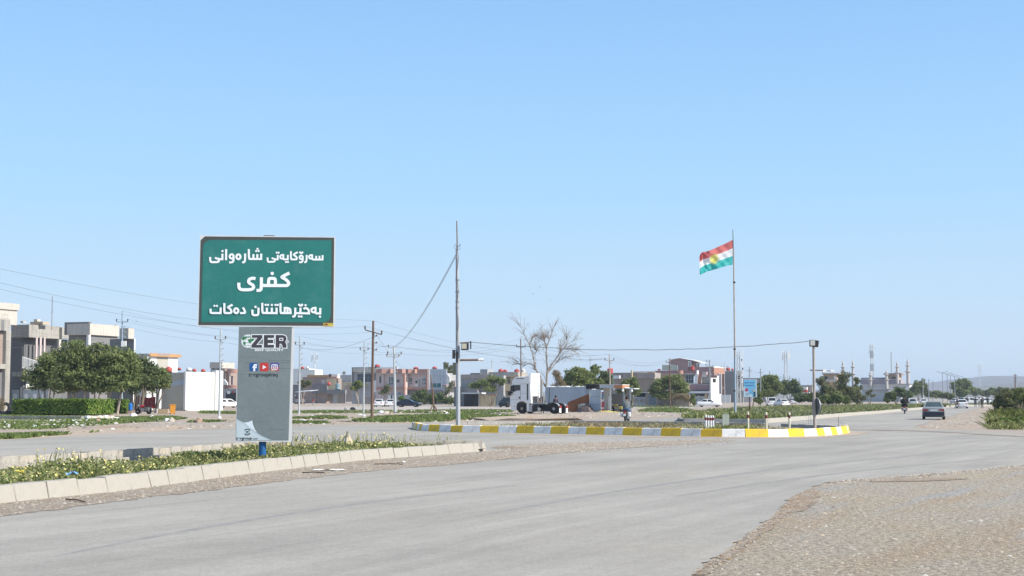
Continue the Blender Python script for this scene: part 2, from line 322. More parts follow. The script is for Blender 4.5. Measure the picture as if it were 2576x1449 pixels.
tyre_mark([(2118, 1058), (2112, 1064), (2140, 1071), (2200, 1075), (2280, 1080)], .10, 1); tyre_mark([(2560, 1150), (2440, 1160), (2250, 1176), (2000, 1205), (1700, 1250)], .11, 2); tyre_mark([(2576, 1128), (2300, 1146), (1980, 1178), (1600, 1228), (1200, 1300)], .13, 3); tyre_mark([(150, 1400), (500, 1330), (900, 1268), (1300, 1222)], .09, 4)
M_CONC = mat('kerb_concrete', (.385, .358, .31), .85, .08, .8, .2, fine=.04, dirt=(.36, .30, .22), dirt_amt=.18)
M_CONC2 = mat('rough_concrete', (.42, .39, .34), .9, .2, 1.2, .4, streak=.2, fine=.15)
M_GREYC = mat('grey_concrete', (.36, .345, .325), .9, .18, 1.3, .3, streak=.12, fine=.12)
M_KW = mat('kerb_white_paint', (.82, .82, .80), .7, .10, 1.2, .2, fine=.08, dirt=(.25, .22, .19), dirt_amt=.55)
M_KY = mat('kerb_yellow_paint', (.80, .52, .04), .7, .14, 1.2, .2, fine=.08, dirt=(.3, .22, .1), dirt_amt=.5)
M_KWG = mat('kerb_worn_white', (.50, .49, .46), .8, .16, 2, .2, dirt=(.26, .22, .17), dirt_amt=.6)
def resample(pts, L):
    pts = [Vector((p[0], p[1], 0)) for p in pts]; cum = [0]
    for a, b in zip(pts, pts[1:]): cum.append(cum[-1]+(b-a).length)
    n = max(1, round(cum[-1]/L)); out = []
    for i in range(n+1):
        s = cum[-1]*i/n; j = 0
        while j < len(cum)-2 and cum[j+1] < s: j += 1
        t = (s-cum[j])/((cum[j+1]-cum[j]) or 1); out.append(pts[j].lerp(pts[j+1], t))
    return out
KPROF = [(0, -.06), (.0, .02), (.075, .96), (.10, 1.0), (.27, 1.0), (.27, -.06)]
def kerb(label, path, L, h, side, mats, prof=KPROF, z=0, seed=0, name='kerb', wob=.012, tall=None):
    root = tag(bpy.data.objects.new(name, None), label, None, None, 'structure'); COL.objects.link(root)
    P = resample(path, L); R = random.Random(seed); cache = {}
    for i, (a, b) in enumerate(zip(P, P[1:])):
        d = b-a; l = d.length-.005; mt = mats[i % len(mats)]; key = (round(l, 1), mt.name, R.randrange(3))
        if key not in cache:
            q = random.Random(hash(key) & 999); m = MB()
            sec = []
            for x, dd in ((0, .004), (.02, .012), (l*.5, .012), (l-.02, .012), (l, .004)):
                sec.append([(x+q.uniform(-.008, .008), (y-dd if y < .2 else y)*1 + q.uniform(-.006, .006), (zz*h-(.012-dd if zz > .5 else 0))+q.uniform(-.008, .008)*(zz > 0)) for y, zz in prof])
            n = len(prof); vs = [v for s_ in sec for v in s_]; fs = []
            for s_ in range(4):
                for k in range(n): fs.append((s_*n+k, s_*n+(k+1) % n, (s_+1)*n+(k+1) % n, (s_+1)*n+k))
            fs += [tuple(range(n)), tuple(4*n+k for k in reversed(range(n)))]
            m.add(vs, fs); cache[key] = m.mesh('kerb_block', mt)
        o = link('kerb_block', cache[key], root); o.location = (a.x, a.y, z+R.uniform(-wob, wob))
        o.rotation_euler = (R.uniform(-.02, .02), R.uniform(-.008, .008), math.atan2(d.y, d.x)+R.uniform(-.012, .012)); o.scale = (1, side, 1)
        if tall and tall(i): o.scale.z = tall(i)
    return root
# sign median: near kerb, far low wall of blocks, fill
near = GP((-90, 1283), (0, 1268), (300, 1238), (600, 1197), (900, 1160), (1100, 1145), (1225, 1136))
kerb('pale concrete kerb along the near side of the sign bed', near, .8, .29, 1, [M_CONC], seed=1)
farw = [V2(-15.5, 23), V2(*G(0, 1190)[:2]), V2(*G(370, 1163.6)[:2]), V2(*G(600, 1143.5)[:2]), V2(*G(735, 1142)[:2]), V2(*G(1000, 1139)[:2]), V2(*G(1214, 1137)[:2])]
WPROF = [(0, -.06), (0, 1.0), (.22, 1.0), (.22, -.06)]
kerb('low weathered block wall along the far side of the sign bed', farw, .62, .36, 1, [M_CONC2, M_CONC2, mat('rough_concrete_warm', (.46, .41, .34), .9, .2, 1.2, .4, streak=.2, fine=.15)], prof=WPROF, seed=3, name='wall')
foot = [p + Vector((.12, -.05, 0)) for p in map(lambda q: Vector((q[0], q[1], 0)), farw[:4])]
kerb('protruding lower course of the block wall', foot, .62, .20, -1, [M_CONC2], prof=[(0, -.06), (0, 1), (.10, 1), (.10, -.06)], seed=4, name='wall')
bed = [p + Vector((-.2, .05, 0)) for p in near] + [G(1214, 1138)] + [Vector((p.x+.15, p.y-.1, 0)) for p in reversed([Vector((q[0], q[1], 0)) for q in farw])]
sheet('soil_bed', bed, .10, M_SOIL, .02, .5, 14)
# traffic island with painted kerb
isl_front = GP((1036, 1077.5), (1044, 1081), (1062, 1084.5), (1160, 1088), (1300, 1090), (1500, 1094), (1700, 1098), (1800, 1100), (1900, 1100.5), (2000, 1099.5), (2060, 1097.5), (2105, 1094), (2130, 1091))
kerb('yellow and white painted kerb of the traffic island', isl_front, 1.02, .345, 1, [M_KW, M_KY], seed=5)
kerb('worn painted end of the traffic island kerb', [isl_front[-1], G(2138, 1088), G(2135, 1084)], .7, .34, 1, [M_KY, M_KWG], seed=6)
isl_back = GP((1036, 1077.5), (1050, 1076.5), (1100, 1076), (1200, 1075), (1350, 1073), (1419, 1071), (1560, 1072), (1771, 1075), (1930, 1079.5))
kerb('bare concrete kerb along the back of the traffic island', isl_back, 1.0, .31, -1, [M_GREYC], seed=7, prof=[(0, -.06), (.02, 1), (.2, 1), (.2, -.06)])
kerb('short bare kerb at the right back of the traffic island', GP((1973, 1080.5), (2060, 1084.5), (2120, 1088)), 1.0, .31, -1, [M_GREYC, M_CONC2], seed=8, prof=[(0, -.06), (.02, 1), (.2, 1), (.2, -.06)])
sheet('island_soil', [p+Vector((0, .2, 0)) for p in isl_front[1:]] + [p+Vector((0, -.1, 0)) for p in reversed(isl_back[2:])], .16, ground_mat('island_dirt', (.40, .34, .26), (.36, .31, .24), (.27, .25, .13), .6, .3), .05, .6, 15)
# planted median on the right
med_a = GP((1704, 1059), (1708, 1062.5), (1820, 1063.2), (1932, 1064.6))
kerb('shaded concrete kerb across the end of the planted median', med_a, 1.0, .27, 1, [M_GREYC, M_CONC2], seed=9)
med_b = GP((1932, 1064.6), (2000, 1059), (2060, 1053.5), (2141, 1046), (2214, 1040.5), (2280, 1033.5), (2330, 1029), (2395, 1024))
kerb('pale kerb along the planted median beside the main road', med_b, 1.0, .30, 1, [M_CONC], seed=10)
kerb('far pale kerb of the median where cars wait', [G(2392, 1024.5), G(2422, 1022.5), V2(115, 300), V2(150, 400)], 2.0, .30, 1, [M_CONC], seed=11)
med_far = GP((1704, 1059), (1722, 1045), (1790, 1031), (1900, 1027), (2100, 1022), (2300, 1018), (2395, 1017)) + [V2(130, 400)]
sheet('median_soil', [p+Vector((.0, .15, 0)) for p in med_a+med_b[1:]] + [V2(150, 400)] + [p for p in reversed(med_far)], .14, M_GREENSOIL, .05, 1, 16)
# hills far away
def hills(name, Y, pts, col, seed, depth=700):
    R = random.Random(seed); n = 160; V = []; F = []
    xs = [pts[0][0]+(pts[-1][0]-pts[0][0])*i/n for i in range(n+1)]
    for i, x in enumerate(xs):
        for (xa, ya), (xb, yb) in zip(pts, pts[1:]):
            if xa <= x <= xb: t = (x-xa)/(xb-xa); t = t*t*(3-2*t); y = ya+(yb-ya)*t; break
        y += R.uniform(-.3, .3)+.9*math.sin(i*.35+seed)+.5*math.sin(i*.9)
        X = (x-1288)/FPX*Y; h = max(2, EYE+(1000-y)/FPX*Y)
        for k, (dy, s) in enumerate(((-depth, 0), (-depth*.6, .35), (-depth*.25, .78), (0, 1), (depth*.8, .5), (depth*1.5, 0))):
            V.append((X+R.uniform(-6, 6)*(0 < k < 5), Y+dy+R.uniform(-30, 30)*(k != 3), h*s*(1+(.05*math.sin(i*.35+k*1.3)+R.uniform(-.02, .02))*(k != 3))))
    for i in range(n):
        for k in range(5): a = i*6+k; F.append((a, a+6, a+7, a+1))
    o = link(name, fast_mesh(name, V, F, mat(name+'_ground', col, .95, .25, .004), smooth=True)); tag(o, kind='structure'); return o
hills('hills', 3400, [(-700, 990), (-200, 984), (300, 980), (700, 978), (830, 968), (930, 975), (1100, 985), (1500, 986), (1900, 984), (2200, 975), (2330, 966), (2400, 955), (2480, 947), (2560, 946), (2700, 955), (3100, 965), (3700, 992)], (.20, .19, .19), 3)
hills('near_hills', 2300, [(-900, 996), (600, 990), (900, 984), (1300, 992), (2350, 992), (2440, 980), (2520, 972), (2576, 960), (2700, 952), (3100, 960), (3700, 990)], (.20, .19, .16), 5)
# ---------------------------------------------------------------- town sign
def stroke(mb, pts, w, z, m=0, closed=False):
    """flat ribbon in local XZ (y = -z towards the viewer)"""
    P = [Vector(p) for p in pts]; n = len(P); L = []; R = []
    for i in range(n):
        if closed: a, b = P[i-1], P[(i+1) % n]
        else: a, b = P[max(i-1, 0)], P[min(i+1, n-1)]
        d0 = (P[i]-a).normalized() if (P[i]-a).length > 1e-9 else (b-P[i]).normalized(); d1 = (b-P[i]).normalized() if (b-P[i]).length > 1e-9 else d0
        t = (d0+d1); t = t.normalized() if t.length > 1e-6 else d0; nn = Vector((-t.y, t.x)); c = max(.55, nn.dot(Vector((-d0.y, d0.x))))
        L.append(P[i]+nn*(w/2/c)); R.append(P[i]-nn*(w/2/c))
    vs = [(p.x, -z, p.y) for p in L+R]; N = n if closed else n-1
    mb.add(vs, [(i, (i+1) % n, n+(i+1) % n, n+i) for i in range(N)], m)
def smooth_pts(pts, it=2):
    P = [Vector(p) for p in pts]
    for _ in range(it):
        Q = [P[0]]
        for a, b in zip(P, P[1:]): Q += [a.lerp(b, .25), a.lerp(b, .75)]
        P = Q+[P[-1]]
    return P
def disc(mb, c, r, z, m=0, ry=None, n=20): mb.add([(c[0]+r*math.cos(2*PI*k/n), -z, c[1]+(ry or r)*math.sin(2*PI*k/n)) for k in range(n)], [tuple(range(n))], m)
def flat(mb, pts, z, m=0): mb.add([(p[0], -z, p[1]) for p in pts], [tuple(range(len(pts)))], m)
def text_mesh(name, s, x0, x1, zb, h, z, m, parent, bold=0.02, squash=True):
    cu = bpy.data.curves.new('text', 'FONT'); cu.body = s; cu.size = 1; cu.offset = bold; cu.align_x = 'LEFT'
    o = bpy.data.objects.new('text', cu); COL.objects.link(o); dg = bpy.context.evaluated_depsgraph_get(); me = bpy.data.meshes.new_from_object(o.evaluated_get(dg))
    bpy.data.objects.remove(o); bpy.data.curves.remove(cu)
    co = np.zeros(len(me.vertices)*3); me.vertices.foreach_get('co', co); co = co.reshape(-1, 3)
    lo, hi = co.min(0), co.max(0); cap = .72
    sx = (x1-x0)/(hi[0]-lo[0]); sz = h/cap
    new = np.stack([x0+(co[:, 0]-lo[0])*sx, np.full(len(co), -z), zb+co[:, 1]*sz], 1); me.vertices.foreach_set('co', new.ravel()); me.materials.append(m); me.name = name
    return link(name, me, parent)
post = G(660, 1154, .19); SROT = math.radians(6.5); SX = Vector((math.cos(SROT), math.sin(SROT), 0)); SNn = Vector((math.sin(SROT), -math.cos(SROT), 0))
SO = Vector((post.x, post.y, 0)); FRONT = .17                         # panel front stands this far in front of the post axis
sign = thing('billboard', 'green town sign in white Kurdish lettering over a grey advertising panel on blue post', 'road sign', SO, SROT)
def sp(x, y, off=FRONT):                                              # photo point -> sign plane (local x, z)
    o = SO+SNn*off; r = ray(x, y); t = (o-CAM).dot(SNn)/r.dot(SNn); p = CAM+r*t; return ((p-SO).dot(SX), p.z)
def spc(ox, oy, w, wc=2576): c = crop(ox, oy, w, wc); return lambda x, y: sp(*c(x, y))
cS = spc(730, 870, 540, 2115)
M_SG = mat('sign_green', (.022, .172, .152), .45, .10, .9, fine=.05, spec=.35, dirt=(.10, .25, .22), dirt_amt=.35)
M_SD = mat('sign_dark_border', (.062, .072, .068), .5, .12, 1.5, spec=.35); M_SW = mat('sign_white_film', (.80, .83, .86), .45, .03, 2)
M_SF = mat('sign_frame_white', (.62, .62, .62), .5, .12, 3); M_PG = mat('panel_grey_print', (.17, .205, .215), .5, .09, 1.1, .12, spec=.3, fine=.05, dirt=(.27, .29, .29), dirt_amt=.3)
def corner4(pts): return [cS(*p) for p in pts]
tl, tr, br, bl = corner4([(78, 48), (2068, 72), (2058, 1398), (40, 1386)])
def panel_box(name, quad, y0, y1, mats, parent):
    m = MB(); vs = [(p[0], y0, p[1]) for p in quad]+[(p[0], y1, p[1]) for p in quad]
    m.add(vs, [(0, 1, 2, 3), (7, 6, 5, 4)]+[(i, 4+i, 4+(i+1) % 4, (i+1) % 4) for i in range(4)]); return m.build(name, mats, parent)
up = panel_box('upper_panel', [tl, tr, br, bl], -.165, -.09, M_SF, sign)
def shrink(q, a): c = sum((Vector(p) for p in q), Vector((0, 0)))/4; return [Vector(p)+(c-Vector(p)).normalized()*a for p in q]
panel_box('panel_back', shrink([tl, tr, br, bl], .02), -.09, .06, DARK, up)
bd = [cS(*p) for p in [(150, 64), (2050, 82), (2035, 1378), (55, 1366), (62, 1250), (88, 120)]]
m = MB(); flat(m, bd, .169); m.build('dark_border', M_SD, up)
def rounded(pts, rad, which):
    out = []; n = len(pts)
    for i, p in enumerate(pts):
        p = Vector(p)
        if i not in which: out.append(p); continue
        a = (Vector(pts[i-1])-p).normalized(); b = (Vector(pts[(i+1) % n])-p).normalized()
        for k in range(9): t = k/8; out.append((p+a*rad*(1-t)**2+b*rad*t**2))
    return out
gq = [cS(*p) for p in [(125, 118), (2010, 122), (1997, 1328), (98, 1322)]]
m = MB(); flat(m, rounded(gq, .22, (0, 2)), .172); m.build('green_face', M_SG, up)
m = MB(); flat(m, [cS(*p) for p in [(1892, 1335), (2033, 1338), (2030, 1382), (1890, 1380)]], .173); flat(m, [cS(*p) for p in [(1900, 1340), (1962, 1342), (1960, 1376), (1898, 1374)]], .1735, 1)
disc(m, cS(1930, 1358), .035, .174, 2, .018); flat(m, [cS(*p) for p in [(1972, 1345), (2024, 1347), (2022, 1357), (1970, 1356)]], .174, 1)
m.build('maker_sticker', [mat('sticker_yellow', (.6, .5, .06), .5, .1, 9), mat('sticker_tan', (.32, .24, .1), .5, .2, 20), mat('sticker_red', (.3, .03, .04), .5, .1, 9)], up)
m = MB(); a, b = cS(1010, 50), cS(1168, 52); m.box(a[0], b[0], -.05, .05, tr[1]+.01, a[1]+.02); m.build('lamp_housing', mat('rusty_steel', (.19, .13, .1), .8, .3, 4), up)
ZI = [.175]
def word(name, mp, strokes, dots, w, par, mt=M_SW, dotr=None):
    mb = MB(); sc = (Vector(mp(1000, 300))-Vector(mp(0, 300))).length/1000
    for st in strokes:
        closed = isinstance(st, tuple); pts = [mp(*p) for p in (st[0] if closed else st)]
        ww = (st[1] if closed and len(st) > 1 else w)*sc
        stroke(mb, (smooth_pts(pts, 2) if not closed else pts), ww, ZI[0], 0, closed); ZI[0] += .00025
    for x, y, r in dots: disc(mb, mp(x, y), r*sc, ZI[0]); ZI[0] += .0001
    return mb.build(name, mt, par, fix=False)
def ring(cx, cy, rx, ry, w, n=22): return ([(cx+rx*math.cos(2*PI*k/n), cy+ry*math.sin(2*PI*k/n)) for k in range(n)], w)
word('lettering', spc(990, 930, 230), [
    [(2462, 300), (2460, 522)], [(2462, 485), (2290, 487), (2060, 485), (2025, 470), (2021, 268)], [(2330, 330), (2327, 485)], [(2192, 330), (2190, 485)],
    [(2021, 298), (1960, 296), (1900, 335), (1890, 385), (1915, 435), (1975, 449), (2022, 447)], [(1792, 293), (1792, 480), (1770, 590), (1690, 600)],
    ring(1562, 392, 68, 74, 76), [(1630, 390), (1630, 500), (1600, 600), (1475, 600)], [(1485, 165), (1562, 228), (1640, 165)],
    [(1415, 178), (1250, 262), (1250, 300), (1372, 372), (1385, 478), (1300, 480), (1180, 480), (1131, 476), (1130, 135)],
    [(1002, 290), (1000, 515)], [(1000, 480), (850, 480), (812, 470), (812, 258)], [(812, 294), (740, 292), (682, 335), (676, 385), (705, 440), (760, 450), (812, 447)],
    [(580, 288), (577, 515)], [(577, 478), (500, 478), (430, 462), (322, 425)], [(470, 480), (450, 565), (380, 580), (300, 582), (170, 590), (152, 500), (150, 398)]],
    [(925, 590, 42), (1008, 590, 42), (532, 198, 42), (617, 198, 42)], 76, up)
word('lettering', spc(770, 920, 230), [
    [(2348, 350), (2344, 615)], [(2345, 577), (1900, 575), (1830, 570), (1828, 160)], [(2185, 373), (2182, 577)], [(2022, 373), (2018, 577)],
    [(1672, 345), (1670, 570), (1655, 705), (1545, 718)], ring(1392, 482, 85, 98, 90), ring(1107, 468, 82, 88, 88), [(1187, 465), (1187, 600), (1165, 708), (1000, 722)],
    [(877, 163), (870, 625)], [(720, 353), (716, 625)], [(718, 583), (620, 584), (520, 565), (405, 527)], [(580, 585), (560, 690), (480, 706), (380, 709), (225, 712), (206, 600), (205, 492)]],
    [(2193, 150, 47), (2138, 243, 47), (2240, 243, 47), (722, 243, 48)], 88, up)
word('lettering', spc(880, 1010, 220), [
    [(2405, 162), (2080, 325), (2080, 360), (2230, 430), (2400, 600), (2320, 715), (2180, 714), (1310, 712), (1240, 712), (1180, 650)],
    [(1490, 705), (1487, 560), (1500, 410), (1645, 398), (1780, 410), (1790, 560), (1790, 705)],
    [(1175, 352), (1172, 760), (1150, 925), (960, 928)],
    [(918, 412), (800, 385), (640, 430), (600, 570), (700, 640), (820, 700), (840, 830), (700, 895), (480, 900), (260, 895), (180, 790), (186, 588)]],
    [(1650, 183, 76)], 140, up)
word('lettering', spc(930, 1125, 290), [
    [(2408, 265), (2405, 485)], [(2405, 447), (2280, 448), (2248, 440), (2248, 232)], [(2248, 268), (2180, 266), (2118, 305), (2114, 350), (2140, 405), (2200, 412), (2248, 408)],
    [(1848, 300), (1915, 262), (2010, 305), (2030, 390), (2032, 482)], [(2060, 447), (1750, 442), (1600, 440)], [(1748, 258), (1746, 440)], [(1680, 140), (1752, 205), (1828, 140)],
    [(1575, 258), (1573, 460), (1555, 550), (1475, 555)], [(1187, 270), (1280, 262), (1400, 290), (1417, 380), (1420, 470)], [(1226, 280), (1222, 430)], [(1317, 270), (1320, 430)],
    [(1450, 437), (1130, 437), (1083, 435), (1082, 103)], [(955, 257), (953, 470)], [(795, 257), (795, 437)], [(630, 257), (630, 437)], [(985, 438), (540, 435), (476, 432), (477, 98)],
    [(352, 258), (350, 390), (340, 500), (250, 510), (155, 500), (147, 410), (150, 323)]],
    [(2397, 555, 39), (1917, 175, 39), (1698, 550, 39), (1780, 550, 39), (917, 168, 39), (993, 168, 39), (798, 168, 39), (588, 165, 39), (668, 165, 39), (253, 232, 41)], 72, up)
word('lettering', spc(770, 1125, 170), [
    [(2140, 428), (2240, 610), (2270, 735), (2150, 745), (1975, 745)], ring(1760, 612, 115, 135, 122), [(1552, 268), (1300, 400), (1300, 440), (1440, 520), (1505, 690), (1420, 745), (1300, 745), (1160, 745), (1080, 735), (1085, 180)],
    [(880, 430), (864, 800)], [(866, 745), (560, 745), (320, 745), (302, 680), (305, 498)]], [(523, 340, 62), (665, 340, 62)], 122, up)
# lower advertising panel
lp = [sp(*p) for p in [(601, 823), (740, 824), (733, 1111.5), (592, 1110.5)]]
low = panel_box('lower_panel', lp, -.15, -.09, M_SF, sign); panel_box('panel_back', shrink(lp, .015), -.09, .04, DARK, low)
cL = spc(880, 1220, 240, 1739); cM = spc(870, 1540, 250, 1811)
m = MB(); flat(m, [cL(115, 45), cL(1555, 45), cM(1535, 805), cM(115, 800)], .156); m.build('grey_face', M_PG, low)
m = MB(); wr = random.Random(2)
for y, x0, x1 in ((860, 120, 700), (1010, 300, 1500), (1170, 700, 1530), (1330, 150, 900), (960, 900, 1500)): stroke(m, [(lambda p: (p[0], p[1]+wr.uniform(-.004, .004)))(cL(x0+(x1-x0)*k/7, y)) for k in range(8)], .008, .1568)
stroke(m, [cM(1010, 505), cM(1150, 512), cM(1270, 520), cM(1450, 510)], .012, .1568); stroke(m, [cM(600, 285), cM(800, 300), cM(1010, 295)], .007, .1568)
tag(m.build('crease_shading', mat('crease_shade_grey', (.11, .135, .145), .6, .2, 3), low, fix=False), kind='stuff')  # darker strokes paint the shade of folds in the panel
ZER = [[(468, 262), (752, 262), (752, 340), (588, 530), (742, 530), (742, 608), (455, 608), (455, 535), (620, 338), (468, 338)],
       [(795, 262), (1072, 262), (1072, 340), (900, 340), (900, 392), (1048, 392), (1048, 482), (900, 482), (900, 528), (1068, 528), (1068, 608), (795, 608)],
       [(1115, 262), (1300, 262), (1375, 285), (1410, 345), (1400, 415), (1365, 455), (1400, 500), (1412, 608), (1305, 608), (1290, 530), (1260, 498), (1222, 498), (1218, 608), (1115, 608)]]
M_LG = mat('logo_green', (.02, .19, .06), .5, .1, 3); M_LD = mat('logo_dark', (.055, .05, .062), .5, .1, 3); M_LW = mat('logo_white', (.72, .76, .78), .5, .03, 2)
m = MB(); sc = (Vector(cL(1000, 0))-Vector(cL(0, 0))).length/1000
disc(m, cL(365, 430), 185*sc, .158, 0, n=36)
for g in ([(240, 300), (300, 305), (340, 330), (300, 370), (250, 395), (235, 430), (195, 380), (205, 340)], [(235, 440), (290, 450), (315, 480), (275, 530), (250, 560), (225, 480)], [(380, 390), (440, 350), (530, 365), (520, 410), (450, 450), (405, 500), (380, 440), (360, 400)], [(300, 310), (450, 305), (440, 330), (350, 335)]): flat(m, [cL(*p) for p in g], .1587, 1)
for x in (280, 365, 445): stroke(m, smooth_pts([cL(x*1.0+(365-x)*.35, 250), cL(x-(365-x)*.12, 430), cL(x*1.0+(365-x)*.35, 612)], 2), 9*sc, .1592, 2)
for y in (305, 380, 470, 550): stroke(m, [cL(190+abs(y-430)*.5, y), cL(480, y)], 9*sc, .1595, 2)
m.build('globe_logo', [M_LW, M_LG, M_PG], low, fix=False)
m = MB()
for i, g in enumerate(ZER): stroke(m, [cL(*p) for p in g], 46*sc, .160+.0003*i, 0, True)
for i, g in enumerate(ZER): flat(m, [cL(*p) for p in g], .162+.0003*i, 1)
stroke(m, [cL(*p) for p in [(1222, 350), (1310, 350), (1310, 410), (1222, 410)]], 20*sc, .1632, 0, True); flat(m, [cL(*p) for p in [(1232, 360), (1300, 360), (1300, 400), (1232, 400)]], .1631, 1)
disc(m, cL(1425, 445), 46*sc, .1634, 0); disc(m, cL(1425, 445), 32*sc, .1637, 2); disc(m, cL(1425, 445), 16*sc, .164, 0)
m.build('lettering', [M_LW, M_LD, M_PG], low, fix=False)
text_mesh('lettering', 'BEST QUALITY', cL(560, 0)[0], cL(1335, 0)[0], cL(900, 696)[1], 54*sc, .158, M_LW, low, .03)
M_BL = mat('icon_blue', (.02, .09, .28), .5, .05, 3); M_YR = mat('icon_red', (.5, .045, .045), .5, .05, 3)
def icon(x0, y0, x1, y1, mats, fn):
    mb = MB(); flat(mb, rounded([cL(x0, y0), cL(x1, y0), cL(x1, y1), cL(x0, y1)], 55*sc, (0, 1, 2, 3)), .158); fn(mb); return mb.build('social_icon', mats, low, fix=False)
icon(398, 1018, 632, 1246, [M_BL, M_LW], lambda b: (stroke(b, smooth_pts([cL(605, 1078), cL(530, 1075), cL(532, 1140), cL(532, 1246)], 2), 52*sc, .159, 1), stroke(b, [cL(485, 1140), cL(600, 1140)], 42*sc, .1593, 1)))
icon(685, 1018, 922, 1248, [M_YR, M_LW], lambda b: flat(b, [cL(762, 1080), cL(865, 1135), cL(762, 1192)], .159, 1))
def inst(b):
    flat(b, rounded([cL(968, 1130), cL(1205, 1130), cL(1205, 1246), cL(968, 1246)], 50*sc, (2, 3)), .1583, 2); flat(b, [cL(970, 1215), cL(1150, 1246), cL(1010, 1246), cL(975, 1235)], .1586, 3)
    stroke(b, rounded([cL(1005, 1065), cL(1162, 1065), cL(1162, 1205), cL(1005, 1205)], 45*sc, (0, 1, 2, 3)), 20*sc, .159, 1, True); stroke(b, [cL(*p) for p in ring(1083, 1135, 36, 36, 1)[0]], 20*sc, .1593, 1, True); disc(b, cL(1130, 1095), 10*sc, .1595, 1)
icon(968, 1018, 1205, 1246, [mat('icon_violet', (.09, .06, .28), .5, .05, 3), M_LW, mat('icon_pink', (.36, .06, .12), .5, .05, 3), mat('icon_yellow', (.5, .36, .12), .5, .05, 3)], inst)
text_mesh('lettering', 'zergroupiraq', cL(390, 0)[0], cL(1186, 0)[0], cL(800, 1385)[1], 106*sc, .158, mat('dark_print', (.035, .045, .05), .5, .1, 3), low, .028)
sm = (Vector(cM(1000, 0))-Vector(cM(0, 0))).length/1000; M_PW = mat('peel_paper', (.50, .58, .63), .5, .05, 2)
m = MB(); flat(m, [cM(*p) for p in [(118, 225), (300, 325), (480, 470), (650, 580), (800, 690), (1080, 806), (116, 804)]], .158)
flat(m, [cM(*p) for p in [(280, 310), (360, 322), (450, 305), (546, 265), (570, 380), (620, 510), (690, 610), (560, 520), (420, 430)]], .160, 1)
stroke(m, smooth_pts([cM(*p) for p in [(135, 230), (330, 335), (480, 480), (700, 620), (820, 690), (1080, 806)]], 1), 14*sm, .1605, 2)
m.build('peeled_corner_print', [M_PW, mat('peel_paper_bright', (.62, .70, .75), .5, .05, 2), mat('peel_shade_print', (.34, .41, .45), .5, .05, 2)], low, fix=False)
m = MB()
stroke(m, smooth_pts([cM(*p) for p in [(340, 540), (370, 505), (420, 500), (470, 515), (490, 545)]], 2), 26*sm, .1612); stroke(m, smooth_pts([cM(*p) for p in [(340, 625), (375, 655), (420, 662), (470, 645), (492, 610)]], 2), 26*sm, .1612)
stroke(m, [cM(375, 562), cM(455, 562), cM(380, 605), cM(462, 605)], 26*sm, .1614, 1); m.build('round_emblem', [M_LD, mat('emblem_green', (.03, .13, .11), .5, .1, 3)], low, fix=False)
text_mesh('lettering', 'zergroup', cM(120, 0)[0], cM(555, 0)[0], cM(400, 782)[1], 78*sm, .1612, M_LD, low, .028); text_mesh('lettering', '.com', cM(565, 0)[0], cM(705, 0)[0], cM(400, 782)[1], 50*sm, .1612, M_LD, low, .012)
m = MB(); r = .5*(sp(670, 1130, 0)[0]-sp(651.5, 1130, 0)[0]); m.tube([(0, .0, .0), (0, .0, lp[2][1]+.02)], r, 20); m.tube([(0, 0, lp[2][1]), (0, 0, tl[1]-.2)], r*.9, 12)
m.build('post', mat('blue_paint', (.02, .12, .32), .5, .2, 3), sign, smooth=True)
